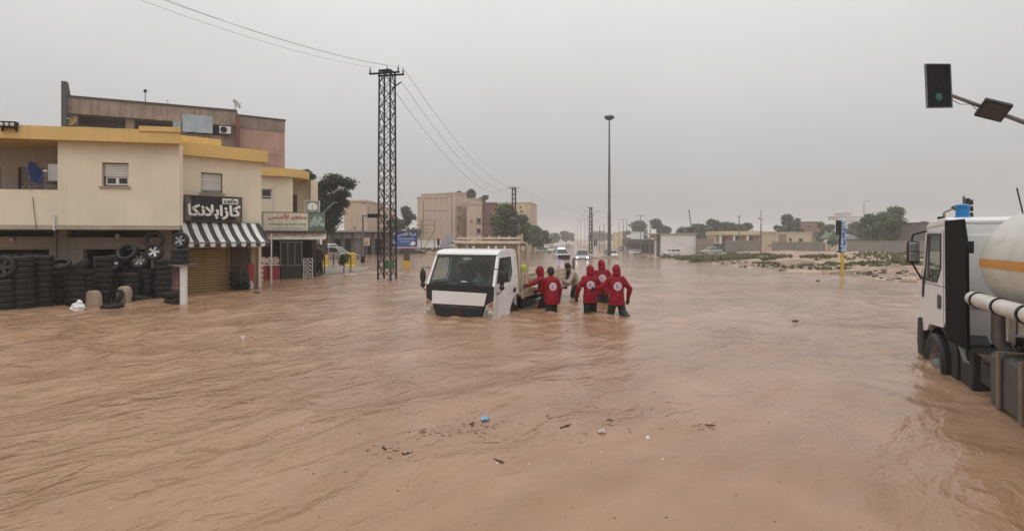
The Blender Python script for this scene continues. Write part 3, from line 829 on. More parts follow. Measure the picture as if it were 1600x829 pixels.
# fixtures on the shop building
dish_blue = mat('blue_dish', (.025, .06, .26), .4, .12, 4)
p = FA.world(FA.u(47), -.02, FA.z(47, 295) - .02)
sd = sat_dish(p, FA.rz + R(92), R(14), .36, dish_blue, 'blue satellite dish on the balcony parapet of the cream building', .5)
tx = [c for c in sd.children if c.name.startswith('dish')][0]
lettering('dish_print', 'DISH', M['text_white'], sd, -.16, .16, .62, .70, -.19, depth=.004, arabic=False) if False else None
p = FA.world(ua - .32, .75, 3.85); ac_unit(p, FA.rz + R(90), 'white air conditioner on the side wall of the balcony behind the blue dish')
fl = thing('floodlight', 'black three-lamp floodlight on the ochre roof band above the tyre shop', 'floodlight', FA.world(FA.u(27), -.36, 5.38), FA.rz)
q = MB(); q.box(-.22, .22, -.1, .08, 0, .2); q.build('housing', M['steel_black'], fl, bevel=.01)
for x in (-.145, 0, .145):
    q = MB(); q.lathe([(0, 0), (.05, .01), (.058, .03)], 14, Matrix.Translation((x, -.135, .1)) @ Matrix.Rotation(R(-90), 4, 'X')); q.build('lamp_lens', M['lens'], fl)
q = MB(); q.box(-.2, -.17, -.02, .12, -.1, .05); q.box(.17, .2, -.02, .12, -.1, .05); q.box(-.2, .2, .05, .12, -.1, -.06); q.build('bracket', M['steel_black'], fl)

# café sign
g0, g1, h0, h1 = FB.rect(288, 306, 378, 346, -.2)
cs = thing('cafe_sign', 'black café sign board with large white rounded lettering above the striped awning', 'sign', FB.world(0, 0, 0), FB.rz)
m_black = mat('gloss_black_panel', (.012, .011, .011), .25, .3, 3, spec=.5)
q = MB(); q.box(g0, g1, -.2, -.12, h0, h1); q.build('panel', m_black, cs)
q = MB(); fr = .035
q.box(g0, g0 + fr, -.23, -.201, h0, h1); q.box(g1 - fr, g1, -.23, -.201, h0, h1); q.box(g0 + fr, g1 - fr, -.23, -.201, h0, h0 + fr); q.box(g0 + fr, g1 - fr, -.23, -.201, h1 - fr, h1)
q.box(g0 + .3, g0 + .36, -.12, 0, h1 - .1, h1 - .04); q.box(g1 - .36, g1 - .3, -.12, 0, h1 - .1, h1 - .04)
q.build('frame', M['frame_dark'], cs)
q = MB(); q.box(g0 + fr, g0 + .22, -.206, -.201, h0 + fr, h1 - fr); q.box(g1 - .22, g1 - fr, -.206, -.201, h0 + fr, h1 - fr); q.build('side_panel', mat('brown_print', (.16, .125, .11), .5, .35, 8), cs)
W_ = g1 - g0; H_ = h1 - h0
lettering('lettering', 'كازابلانكا', M['text_white'], cs, g0 + .05 * W_, g1 - .03 * W_, h0 + .08 * H_, h0 + .66 * H_, -.21, .038, .05)
q = MB(); q.box(g0 + .645 * W_, g0 + .925 * W_, -.212, -.207, h0 + .70 * H_, h0 + .92 * H_); q.build('word_plate', M['text_white'], cs)
lettering('word', 'cafe', m_black, cs, g0 + .665 * W_, g0 + .905 * W_, h0 + .73 * H_, h0 + .90 * H_, -.213, .018, .006, arabic=False)

# striped awning with scalloped valance
aw0, aw1 = FB.u(272), FB.u(404)
a_top, a_bot, proj = FB.z(330, 350), FB.z(340, 379, -1.2), 1.25
awn = thing('striped_awning', 'black and white striped awning with scalloped edge below the café sign', 'awning', FB.world(0, 0, 0), FB.rz)
m_aw_w = mat('white_canvas', (.70, .69, .67), .8, .08, 4, streak=.2); m_aw_b = mat('black_canvas', (.045, .043, .046), .75, .2, 4)
q = MB(); q.cyl((aw0, -.06, a_top + .03), (aw1, -.06, a_top + .03), .045, n=10); q.cyl((aw0, -proj, a_bot), (aw1, -proj, a_bot), .025, n=8)
q.beam((aw0 + .05, -.02, a_bot - .1), (aw0 + .05, -proj, a_bot), .03); q.beam((aw1 - .05, -.02, a_bot - .1), (aw1 - .05, -proj, a_bot), .03)
q.build('frame', M['steel_grey'], awn)
ns = 17; sw = (aw1 - aw0) / ns
for k in range(ns):
    x0 = aw0 + k * sw; x1 = x0 + sw
    q = MB(); pr = []
    for t in np.linspace(0, 1, 6):
        pr.append((-.06 - (proj - .06) * t, a_top + .075 + (a_bot + .03 - a_top - .075) * t - .07 * math.sin(PI * t)))
    for (ya, za), (yb, zb_) in zip(pr[:-1], pr[1:]):
        q.hexa([(x0, yb, zb_ - .006), (x1, yb, zb_ - .006), (x1, ya, za - .006), (x0, ya, za - .006), (x0, yb, zb_), (x1, yb, zb_), (x1, ya, za), (x0, ya, za)])
    sc = [(x0, pr[-1][1])] + [(x0 + sw * (1 - math.cos(PI * t)) / 2, pr[-1][1] - .10 - .09 * math.sin(PI * t)) for t in np.linspace(0, 1, 9)] + [(x1, pr[-1][1])]
    q.prism(sc, -proj - .008, -proj - .002, 'y')
    q.build('stripe', m_aw_w if k % 2 == 1 else m_aw_b, awn)
# side cheek
for x in (aw0 - .006, aw1 + .002):
    q = MB(); q.prism([(-.06, a_top + .07), (-proj, a_bot + .02), (-proj, a_bot - .15), (-.06, a_bot + .1)], x, x + .004, 'x'); q.build('cheek', m_aw_b, awn)
# ------------------------------------------------------------------ restaurant sign, kiosk and street clutter on the left
FS = Frame((gx(400, 25.6), 25.6), (gx(507, 26.2), 26.2))
rs = thing('restaurant_sign', 'wide pale restaurant sign board with red and green lettering over the kiosk', 'sign', FS.world(0, 0, 0), FS.rz)
g0, g1, h0, h1 = FS.rect(402, 332, 507, 360)
m_sign = mat('printed_sign', (.72, .69, .58), .5, .12, 2, streak=.25)
q = MB(); q.box(g0, g1, 0, .08, h0, h1); q.build('panel', m_sign, rs)
W_ = g1 - g0; H_ = h1 - h0
m_food = mat('sign_photo_green', (.30, .42, .33), .5, .6, 9)
q = MB(); q.box(g0, g0 + .09 * W_, -.006, -.001, h0, h1); q.build('food_picture', m_food, rs)
q = MB(); q.box(g0 + .75 * W_, g1, -.006, -.001, h0, h1); fp = q.build('food_picture', mat('sign_photo_dark', (.16, .20, .17), .5, .5, 7), rs)
for k in range(7):
    q = MB(); x = g0 + W_ * (.80 + .027 * k); q.ell((x, -.008, h0 + H_ * (.34 + .2 * (k % 3) * .8)), (.10, .006, .11), 10, 6); q.build('dish_picture', mat('salad%d' % k, (.40, .52, .44), .6, .5, 12), fp)
lettering('title', 'مطعم الأندلس', M['text_red'], rs, g0 + .16 * W_, g0 + .73 * W_, h0 + .56 * H_, h0 + .92 * H_, -.004, .012, .02)
lettering('subtitle', 'وجبات خفيفة وساندويتشات', M['text_green'], rs, g0 + .17 * W_, g0 + .72 * W_, h0 + .28 * H_, h0 + .48 * H_, -.004, .008, .01)
lettering('small_print', 'جميع انواع المشويات', mat('grey_print', (.36, .33, .28), .6), rs, g0 + .22 * W_, g0 + .70 * W_, h0 + .06 * H_, h0 + .20 * H_, -.004, 0, .006)
q = MB(); q.box(g0, g1, -.02, .1, h1 + .001, h1 + .03); q.box(g0, g1, -.02, .1, h0 - .03, h0 - .001); q.build('frame', M['steel_grey'], rs)
# lower slanted fascia with its own lettering
ls = thing('fascia_sign', 'slanted lower fascia with worn red lettering under the restaurant sign', 'sign', FS.world(0, 0, 0), FS.rz)
l0, l1, lz0, lz1 = FS.rect(400, 361, 510, 374, -.15)
q = MB(); q.hexa([(l0, -.34, lz0), (l1, -.34, lz0), (l1, -.30, lz0), (l0, -.30, lz0), (l0, -.06, lz1), (l1, -.06, lz1), (l1, -.02, lz1), (l0, -.02, lz1)])
q.build('board', mat('fascia_print', (.52, .47, .40), .6, .25, 3, grime=.3), ls)
lt = lettering('lettering', 'مشويات على الفحم الاندلس للماكولات', mat('maroon_print', (.25, .10, .09), .6), ls, l0 + .3, l1 - .25, lz0 + .08, lz1 - .07, 0, .006, .008)
lt.rotation_euler = (0, 0, 0); lt.location = (0, -.205, 0)
for v in lt.data.vertices: v.co.y += (v.co.z - (lz0 + lz1) / 2) * .28 / (lz1 - lz0)
q = MB()
for k in range(20):
    x = l0 + (l1 - l0) * (k + .5) / 20; q.box(x - (l1 - l0) / 44, x + (l1 - l0) / 44, -.30, .15, lz1 + .002, lz1 + .02)
q.box(l0, l1, -.28, .12, lz1 - .02, lz1 + .004)
q.build('ribbed_eave', M['steel_grey'], ls)
ss = thing('square_sign', 'small square sign with a white domed emblem above the restaurant board', 'sign', FS.world(0, 0, 0), FS.rz)
a0, a1, b0, b1 = FS.rect(477, 314, 499, 333)
q = MB(); q.box(a0, a1, .02, .07, b0, b1); q.build('panel', mat('sign_green_grey', (.26, .31, .25), .5, .2, 5), ss)
am = (a0 + a1) / 2; bm_ = (b0 + b1) / 2
q = MB(); q.ell((am, .016, bm_), ((a1 - a0) * .36, .01, (b1 - b0) * .36), 20, 6); em = q.build('emblem', M['text_white'], ss)
q = MB(); q.box(a0 + .12, a1 - .12, .0, .006, bm_ - .16, bm_ - .13); q.box(am - .01, am + .01, -.0, .006, bm_ - .13, bm_ + .15); q.build('emblem_mark', M['text_green'], em)
q = MB(); q.box(a0 - .02, a1 + .02, .0, .018, b1, b1 + .02); q.box(a0 - .02, a0, .0, .08, b0, b1); q.box(a1, a1 + .02, .0, .08, b0, b1); q.build('frame', M['frame_white'], ss)
lm = thing('sign_lamp', 'thin lamp on a long arm beside the square sign', 'lamp', FS.world(a1 + .1, .05, h1 - .05), FS.rz)
q = MB(); q.tube([(0, 0, 0), (.35, -.3, .32), (.62, -.55, .5)], .012, 6); q.build('arm', M['frame_white'], lm)
q = MB(); q.box(.56, .78, -.62, -.5, .48, .54); q.build('lamp_head', M['steel_grey'], lm)

KF = Frame((-12.4, 26.1), (-10.4, 27.5))
def KW(u, o, z): return KF.world(u, o, z)
# two red drink chests with round white logos
m_red = mat('red_cooler', (.36, .035, .045), .4, .12, 3, streak=.2)
c0, c1 = KF.u(399), KF.u(438); cw = (c1 - c0) / 2; ctop = KF.z(418, 415)
for k in range(2):
    x0 = c0 + k * cw + .02; x1 = c0 + (k + 1) * cw - .02
    ck = thing('drink_cooler', ['red drink cooler chest beside the striped post, towards the café', 'red drink cooler chest touching the dark kiosk counter'][k], 'cooler', KW(x0, 0, -.4), KF.rz, 'red drink coolers at the kiosk')
    w_ = x1 - x0
    q = MB(); q.box(0, w_, 0, .7, 0, ctop + .4); q.build('chest', m_red, ck, bevel=.02)
    q = MB(); q.box(-.01, w_ + .01, -.02, .72, ctop + .401, ctop + .45); q.build('lid', M['frame_white'], ck, bevel=.01)
    q = MB(); q.box(.02, w_ - .02, .30, .36, ctop + .451, ctop + .84); hd = q.build('header_board', m_red, ck)
    for j in range(2):
        cx = w_ * (.26 + .48 * j); cz = ctop + .64
        q = MB(); q.lathe([(0, 0), (.17, 0), (.17, .012), (0, .012)], 24, Matrix.Translation((cx, .299, cz)) @ Matrix.Rotation(R(90), 4, 'X')); lg = q.build('round_logo', M['text_white'], hd)
        q = MB(); q.tube([(cx + .09 * math.cos(t), .284, cz + .09 * math.sin(t) * (1 if t < 3 else .7)) for t in np.linspace(.4, 5.4, 12)], .016, 5); q.build('logo_swirl', M['text_red'], lg)
# dark counter with a glass screen
d0, d1, dt = KF.u(439), KF.u(472), KF.z(455, 415)
kc = thing('kiosk_counter', 'dark kiosk counter with a glass screen beside the red coolers', 'counter', KW(d0, 0, -.4), KF.rz)
w_ = d1 - d0; gt = KF.z(460, 379)
q = MB(); q.box(0, w_, 0, .7, 0, dt + .4); q.build('counter', mat('dark_green_panel', (.022, .03, .026), .35, .2, 3), kc)
q = MB(); q.box(-.03, w_ + .03, -.03, .73, dt + .401, dt + .44); q.build('worktop', M['steel_grey'], kc)
for k in range(3):
    x = w_ * k / 3
    q = MB(); q.box(x + .03, x + w_ / 3 - .03, .06, .07, dt + .44, gt + .4); q.build('pane', M['glass'], kc)
for k in range(4):
    x = w_ * k / 3
    q = MB(); q.box(x - .025, x + .025, .04, .09, dt + .44, gt + .4); q.build('post', M['steel_grey'], kc)
q = MB(); q.box(-.05, w_ + .05, .02, .12, gt + .401, gt + .47); q.build('rail', M['steel_grey'], kc)
# rack of white crates on end
rk = thing('white_rack', 'white patterned metal rack standing at the end of the kiosk counter', 'rack', KW(d1 + .06, -.02, -.1), KF.rz)
q = MB(); q.box(0, .04, 0, .05, 0, 1.1); q.box(.42, .46, 0, .05, 0, 1.1)
for k in range(6): q.box(.04, .42, .01, .04, .05 + k * .2, .08 + k * .2)
q.build('frame', M['frame_white'], rk)
q = MB()
for k in range(5): q.tube([(.08, .02, .12 + k * .2), (.2, .02, .2 + k * .2), (.36, .02, .1 + k * .2)], .025, 6)
q.build('wirework', M['frame_white'], rk)
# red advertising board and plant by the pier
ab = thing('advert_board', 'red and cream upright advertising board next to the café plant', 'sign', FB.world(FB.u(388, -.12), -.12, -.35), FB.rz)
w_ = FB.u(397, -.12) - FB.u(388, -.12)
q = MB(); q.box(0, w_, 0, .05, 0, 1.35); q.build('panel', m_red, ab)
q = MB(); q.prism([(.02, .12), (w_ - .02, .2), (w_ - .02, .55), (w_ * .5, .72), (.02, .5)], -.005, -.001, 'y'); q.build('cream_print', m_sign, ab)
def pole_thing(name, label, cat, p, h, r, mt, bands=None, base=None, n=10):
    t = thing(name, label, cat, p)
    q = MB(); q.cyl((0, 0, 0), (0, 0, h), r, r * .9, n); sh_ = q.build('shaft', mt, t, smooth=True)
    if bands:
        k = 0; z = h * .1
        while z < h - .1:
            q = MB(); q.cyl((0, 0, z), (0, 0, z + .1), r * 1.06, n=n); q.build('band', bands, sh_); z += .22
    if base:
        q = MB(); q.lathe([(0, 0), (base, 0), (base * .9, .12), (r, .16)], 14); q.build('base', M['concrete'], t)
    q = MB(); q.ell((0, 0, h), (r * 1.1, r * 1.1, r * .8), 10, 6); q.build('cap', mt, t)
    return t
p = on_plane(424, 441); pole_thing('white_post', 'thin white post holding up the corner of the striped awning', 'post', (p.x, p.y, -.45), gz(366, p.y) + .45, .035, M['frame_white'])
p = on_plane(410, 440); pole_thing('striped_post', 'short red and white striped post standing before the coolers', 'post', (p.x, p.y, -.45), gz(403, p.y) + .45, .035, M['text_white'], bands=M['text_red'], base=.2)

def leaf_cloud(mb, clumps, n, size, seed=1, flat=.5, shell=.45):
    """leaf-sized faces through the volume of several ellipsoid clumps (cx,cy,cz,rx,ry,rz)"""
    rng = np.random.default_rng(seed)
    vol = np.array([c[3] * c[4] * c[5] for c in clumps]) ** .8; cnt = (n * vol / vol.sum()).astype(int) + 1
    P = []
    for c, k in zip(clumps, cnt):
        d = rng.normal(size=(k, 3)); d /= np.linalg.norm(d, axis=1)[:, None]
        r = rng.random(k) ** shell * (1 + .12 * rng.normal(size=k))
        r *= .72 + .5 * vnoise(d[:, 0] * 2 + c[0], d[:, 1] * 2 + d[:, 2] * 3 + c[2], 1.6, seed)
        P.append(np.array(c[:3]) + d * r[:, None] * np.array(c[3:6]))
    P = np.concatenate(P); k = len(P)
    a = rng.normal(size=(k, 3)); a /= np.linalg.norm(a, axis=1)[:, None]
    b_ = np.cross(a, rng.normal(size=(k, 3))); b_ /= np.linalg.norm(b_, axis=1)[:, None]
    s = size * (.55 + .9 * rng.random(k))[:, None]
    v = np.stack([P - a * s, P + b_ * s * flat, P + a * s, P - b_ * s * flat], 1).reshape(-1, 3)
    mb.v.extend(map(tuple, v)); o = len(mb.v) - 4 * k
    mb.f.extend([(o + 4 * i, o + 4 * i + 1, o + 4 * i + 2, o + 4 * i + 3) for i in range(k)]); mb.m.extend([0] * k)

def potted_plant(p, h, label, n=500, size=.06):
    t = thing('potted_plant', label, 'plant', p)
    q = MB(); q.lathe([(0, 0), (.16, 0), (.2, .3), (.17, .3), (.15, .26), (0, .26)], 16); q.build('pot', M['concrete'], t, smooth=True)
    q = MB(); q.tube([(0, 0, .2), (.02, .01, h * .5), (0, 0, h * .8)], [.03, .025, .012], 7); q.build('stem', M['bark'], t)
    q = MB(); leaf_cloud(q, [(0, 0, h * .72, h * .22, h * .22, h * .3), (.08, 0, h * .5, h * .2, h * .2, h * .2), (-.1, .05, h * .55, h * .17, h * .17, h * .22)], n, size, 3)
    q.build('foliage', M['pine'], t, fix=False)
    return t
potted_plant((gx(369, 20.75), 20.75, -.4), 1.3, 'dark leafy potted plant in front of the brown stone pier')
potted_plant((gx(381, 20.95), 20.95, -.4), 1.05, 'smaller dark potted plant between the stone pier and the red board')

# ------------------------------------------------------------------ tyres
def tyre_mesh(r, w, ri):
    q = MB(); h = w / 2
    prof = [(ri, -h * .72), (ri + (r - ri) * .35, -h * .98), (r * .84, -h), (r * .93, -h * .92), (r * .98, -h * .72), (r, -h * .5), (r, -h * .36), (r * .975, -h * .33), (r * .975, -h * .25), (r, -h * .22),
            (r, h * .22), (r * .975, h * .25), (r * .975, h * .33), (r, h * .36), (r, h * .5), (r * .98, h * .72), (r * .93, h * .92), (r * .84, h), (ri + (r - ri) * .35, h * .98), (ri, h * .72), (ri + .015, h * .5), (r * .93, h * .4), (r * .93, -h * .4), (ri + .015, -h * .5)]
    q.lathe(prof, 28, closed=True)
    return q.mesh('tyre', True)
TY = [tyre_mesh(.30, .19, .19), tyre_mesh(.285, .175, .18), tyre_mesh(.315, .2, .195)]
for me in TY: me.materials.append(M['rubber'])
ORD = ['topmost', 'second', 'third', 'fourth', 'fifth', 'sixth', 'seventh', 'eighth', 'ninth', 'tenth', 'eleventh', 'twelfth', 'thirteenth', 'fourteenth']
def tyre(p, label, rot=(0, 0, 0), k=0, group='tyres outside the tyre shop', sc=1):
    o = bpy.data.objects.new('car_tyre', TY[k]); COL.objects.link(o)
    o.location = p; o.rotation_euler = rot; o.scale = (sc,) * 3
    return tag(o, label, 'tyre', group)
def stack(px, Y, ztop, k, where, sc=.9, lean=0.0):
    rr = random.Random(px * 7 + k)
    pitch = {0: .19, 1: .175, 2: .2}[k] * sc * .985
    n_ = max(2, int(round((ztop + .45) / pitch))); z0 = ztop - n_ * pitch
    for i in range(n_):
        j = n_ - 1 - i
        lab = ('topmost tyre of %s' % where) if j == 0 else ('%s tyre from the top of %s' % (ORD[min(j, 13)], where))
        tyre((gx(px, Y) + rr.uniform(-.022, .022) + lean * i, Y + rr.uniform(-.02, .02), z0 + pitch * (i + .5)), lab, (rr.uniform(-.025, .025), rr.uniform(-.025, .025), rr.uniform(0, 6)), k, 'stacked tyres outside the tyre shop', sc)
    return ztop
def wheel_rim(name, spokes, r, parent, mt):
    q = MB()
    q.lathe([(r, -.07), (r * 1.02, .05), (r * .95, .06), (r * .9, .03), (r * .88, -.07)], 28, closed=True)
    q.lathe([(0, .035), (r * .22, .035), (r * .25, .01), (r * .25, -.02), (0, -.02)], 16)
    for k in range(spokes):
        a = 2 * PI * k / spokes; c, s_ = math.cos(a), math.sin(a)
        P_ = lambda rad, t, z: (rad * c - t * s_, rad * s_ + t * c, z)
        q.hexa([P_(r * .18, -.035, -.01), P_(r * .9, -.05, 0), P_(r * .9, .05, 0), P_(r * .18, .035, -.01), P_(r * .18, -.03, .03), P_(r * .9, -.042, .045), P_(r * .9, .042, .045), P_(r * .18, .03, .03)])
    o = q.build(name, mt, parent, smooth=True)
    q = MB(); q.lathe([(0, -.03), (r * .87, -.03)], 24); q.build('rim_back', M['dark_gap'], o)
    return o
def alloy_wheel(p, yaw, tilt, label, spokes=5, mt=None, sc=1.0, group='display wheels at the tyre shop'):
    t = thing('display_wheel', label, 'wheel', p, 0, group)
    t.rotation_euler = (R(90) - tilt, 0, yaw); t.scale = (sc,) * 3
    o = link('tyre', TY[1], None, t)
    wheel_rim('rim', spokes, .18, t, mt or M['alloy'])
    return t
rim_dark = mat('dark_alloy', (.05, .05, .052), .35, .2, 6, metal=.5)
stack(8, 15.0, gz(437, 15.0), 1, 'the stack under the dark alloy wheel')
stack(36, 15.25, gz(400, 15.25), 1, 'the tall stack next to the dark alloy wheel')
stack(67, 15.8, gz(399, 15.8), 1, 'the tall stack standing before the beige shop pier', .88)
stack(94, 16.4, gz(424, 16.4), 1, 'the low dark stack behind the white bag')
stack(119, 16.3, gz(420, 16.3), 0, 'the wide stack between the white bag and beige pier')
stack(163, 17.1, gz(400, 17.1), 0, 'the stack between the two concrete blocks', .92)
stack(204, 17.5, gz(425, 17.5), 0, 'the stack behind the second concrete block', .92)
stack(230, 18.0, gz(420, 18.0), 1, 'the dark stack under the silver six-spoke wheel', .95)
stack(255, 18.0, gz(405, 18.0), 0, 'the stack beside the white post stand', .93)
# rear row inside the shop mouth
for i, (px, zt) in enumerate(((20, 1.5), (52, 1.5), (84, .95), (104, .9), (142, .95), (181, .86), (186, .86))):
    if i == 6: continue
    stack(px, 17.5 + .1 * i, zt, (i + 1) % 3, 'the %s stack of the row against the shop front' % ORD[i].replace('topmost', 'first'), .92)
alloy_wheel((gx(6, 14.95), 14.95, gz(416, 14.95) - .02), R(10), R(6), 'dark five-spoke alloy wheel standing on a tyre stack', 5, rim_dark, 1.12)
alloy_wheel((gx(181, 17.9), 17.75, gz(411, 17.9)), R(12), R(8), 'silver five-spoke alloy wheel above the rear row of tyres', 5)
alloy_wheel((gx(221, 17.9), 17.8, gz(406, 17.9)), R(10), R(8), 'silver six-spoke alloy wheel between the loose ring tyre and the shop pier', 6)
alloy_wheel((gx(246, 18.05), 17.9, gz(393, 18.05)), R(8), R(6), 'silver wheel on the stack under an upright bare tyre', 5)
tyre((gx(202, 17.7), 17.6, gz(394, 17.7)), 'bare tyre lying tilted above the rear tyres between two silver wheels', (R(62), 0, R(5)), 2)
tyre((gx(244, 18.1), 18.0, gz(375, 18.1)), 'bare upright tyre balanced on top of a silver wheel', (R(84), 0, R(10)), 0)
tyre((gx(98, 16.2), 16.1, gz(413, 16.2)), 'loose tyre thrown slanting onto the low stack', (R(25), R(12), 0), 1)
tyre((gx(128, 16.3), 16.2, gz(414, 16.3)), 'loose tyre leaning at an angle on the wide stack', (R(10), R(-28), 0), 1)
tyre((gx(186, 17.0), 16.9, gz(464, 17.0)), 'ring of a tyre leaning against the second concrete block', (R(65), 0, R(-35)), 1, sc=.9)
tyre((gx(176, 15.7), 15.7, .02), 'single tyre lying flat half sunk in the flood', (R(3), R(-3), 0), 1, sc=1.0)
tyre((gx(223, 17.4), 17.4, .06), 'tyre lying tipped in the water before the back stacks', (R(-10), R(12), 0), 0)
tyre((gx(271, 16.75), 16.75, .06), 'lower tyre of the pair beside the white post', (R(2), R(-4), 0), 1, sc=.9)
tyre((gx(270, 16.75), 16.73, .25), 'upper tyre of the pair beside the white post', (R(-4), R(-10), 0), 1, sc=.9)
tyre((gx(212, 18.4), 18.3, gz(421, 18.4)), 'flat tyre behind the silver wheels at the pier foot', (R(8), R(6), 0), 2)
# display stand with three tyres and a wheel
ps = on_plane(287, 474)
st = thing('tyre_stand', 'white post stand with dark printed panel carrying tyres', 'stand', (ps.x, ps.y, -.45))
zsh = gz(414, ps.y) + .45
q = MB(); q.box(-.09, .09, -.05, .05, 0, zsh); q.build('post', M['frame_white'], st, bevel=.008)
q = MB(); q.box(-.34, .2, -.2, .3, zsh + .001, zsh + .03); q.build('shelf', M['steel_grey'], st)
q = MB(); q.box(-.36, -.12, -.02, 0, zsh * .32, zsh - .05); pn = q.build('printed_panel', mat('dark_red_panel', (.06, .02, .02), .5, .3, 8), st)
lettering('panel_print', 'اطارات', mat('pale_red_print', (.42, .22, .20), .6), pn, -.33, -.15, zsh * .45, zsh * .85, -.022, 0, .004)
sx, sy = gx(280, ps.y), ps.y + .05
for i in range(3):
    tyre((sx, sy, zsh - .45 + .03 + .158 * (i + .5)), '%s tyre from the top on the white post stand' % ['third', 'second', 'first'][i], (0, 0, i), 1, 'tyres on the post stand', .9)
alloy_wheel((sx, sy, zsh - .45 + .03 + .158 * 3 + .255), R(5), R(4), 'silver-hubbed wheel on top of the white post stand', 5, mat('worn_alloy', (.35, .35, .36), .35, .2, 6, metal=.7), .9)
# concrete blocks, white bag
for px, py0, py1, lab in ((142, 454, 476, 'rounded beige concrete block between the white bag and the tyres'), (191, 447, 472, 'tall rounded beige concrete block behind the leaning ring tyre')):
    p = on_plane(px, py1); h = (py1 - py0) / FPX * p.y
    q = MB(); wv = .18
    q.prism([(-wv * 1.15, -.45), (wv * 1.15, -.45), (wv * 1.08, 0), (wv, h * .6), (wv * .72, h * .9), (wv * .3, h), (-wv * .4, h), (-wv * .8, h * .86), (-wv, h * .55), (-wv * 1.1, 0)], -.14, .14, 'y')
    tag(q.build('concrete_block', mat('beige_concrete', (.42, .32, .22), .9, .25, 5, .012, 14, grime=.4), loc=(p.x, p.y + .1, 0), bevel=.05), lab, 'concrete block')
p = on_plane(122, 484)
q = MB(); q.ell((0, 0, .05), (.19, .14, .15)); q.ell((.03, 0, .17), (.09, .07, .13)); q.ell((-.08, .02, .08), (.14, .1, .1))
me = remesh(q, .014, 2, .035, 9)
tag(link('plastic_bag', me, mat('white_plastic', (.72, .70, .72), .35, .1, 6), loc=p), 'crumpled white plastic bag in the water before the tyres', 'bag')

# ------------------------------------------------------------------ brown block of flats behind
bb = thing('apartment_block', 'weathered brown concrete apartment block with salmon end wall behind the shops', 'building', (-25, 43, -.5))
FD = Frame((-31.2, 38.3), (-21.7, 42.6)); FE = Frame((-21.6, 43.0), (-18.75, 44.9))
def BB(fr): return (fr.p0.x + 25, fr.p0.y - 43, .5)
w = MB()
lo = []
for f_ in range(4):
    z = .2 + f_ * 2.95
    for k in range(3): lo.append((.5 + k * 3.35, 3.3 + k * 3.35, z + .9, z + 2.1))
wall_with_holes(w, 0, FD.L, -.5, 10.75, 0, .3, lo); w.build('front_wall', M['brown_wall'], bb, loc=BB(FD), rz=FD.rz)
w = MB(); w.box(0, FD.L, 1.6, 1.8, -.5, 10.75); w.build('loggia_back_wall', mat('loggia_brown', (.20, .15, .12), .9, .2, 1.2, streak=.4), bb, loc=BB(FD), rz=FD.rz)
w = MB(); w.box(0, FD.L + .1, -.25, 9, 10.751, 11.86); w.build('roof_fascia', mat('stained_fascia', (.34, .265, .205), .9, .25, 1.2, .006, 25, streak=.7, streak_col=(.11, .08, .06), grime=.4), bb, loc=BB(FD), rz=FD.rz)
w = MB(); w.box(-.05, FD.L + .15, -.32, 9, 11.861, 12.0); w.build('roof_edge', M['frame_dark'], bb, loc=BB(FD), rz=FD.rz)
w = MB(); w.prism([(-.5, -.5), (9, -.5), (9, 12), (.5, 12), (-.1, 12.9), (-.5, 12.9)], -.3, -.001, 'x'); w.build('end_fin', mat('dark_fin', (.09, .08, .08), .9, .2, 2), bb, loc=BB(FD), rz=FD.rz)
for k, (a, c, z0, z1) in enumerate(lo):
    if z0 < 8: continue
w = MB(); w.box(0, FE.L, 0, 8, -.5, 9.6); w.build('end_wall', M['pink_wall'], bb, loc=BB(FE), rz=FE.rz)
w = MB(); w.box(0, FE.L, .02, 8, 9.601, 10.75); w.build('upper_end_wall', M['pink_wall'], bb, loc=BB(FE), rz=FE.rz)
w = MB(); w.box(-.05, FE.L + .02, -.03, 8.1, 10.751, 11.65); w.build('parapet', mat('dirty_parapet', (.30, .235, .19), .9, .25, 1.2, streak=.6, grime=.5), bb, loc=BB(FE), rz=FE.rz)
w = MB(); w.box(-.08, FE.L + .08, -.08, 8.2, 11.651, 11.78); w.build('parapet_cap', M['frame_dark'], bb, loc=BB(FE), rz=FE.rz)
w = MB(); w.box(-.3, -.02, -1.0, 6, -.5, 11.5); w.build('return_wall', mat('rust_red_wall', (.20, .075, .055), .9, .25, 2), bb, loc=BB(FE), rz=FE.rz)
a0, a1, z0, z1 = FE.rect(404, 241, 434, 257)
w = MB(); w.box(a0, a1, -.03, -.002, z0 - .04, z0); w.box(a0, a1, -.03, -.002, z1, z1 + .04); w.box(a0 - .04, a0, -.03, -.002, z0, z1); w.box(a1, a1 + .04, -.03, -.002, z0, z1); w.build('panel_moulding', M['pink_wall'], bb, loc=BB(FE), rz=FE.rz)
# pale blue sheets, dishes, aerials
tarp_m = mat('pale_blue_sheet', (.40, .48, .52), .6, .15, 1.5, streak=.25)
for (x0, x1, y0, y1, lab) in ((285, 332, 180, 207, 'large pale blue sheet hung across the brown block loggia'), (270, 283, 190, 203, 'small pale blue cabinet on the brown block balcony')):
    a0, a1, z0, z1 = FD.rect(x0, y0, x1, y1, -.35)
    q = MB(); nx = 14
    for k in range(nx):
        xa, xb = a0 + (a1 - a0) * k / nx, a0 + (a1 - a0) * (k + 1) / nx
        ya, yb = -.35 + .05 * math.sin(k * 1.1), -.35 + .05 * math.sin((k + 1) * 1.1)
        q.hexa([(xa, ya, z0), (xb, yb, z0), (xb, yb + .03, z0), (xa, ya + .03, z0), (xa, ya, z1), (xb, yb, z1), (xb, yb + .03, z1), (xa, ya + .03, z1)])
    tag(q.build('blue_sheet', tarp_m, loc=FD.world(0, 0, 0), rz=FD.rz), lab, 'sheet')
p = FD.world(FD.u(352, -.3), -.3, FD.z(352, 209, -.3)); ac_unit(p, FD.rz, 'white air conditioner on the brown block beside the pale blue sheet')
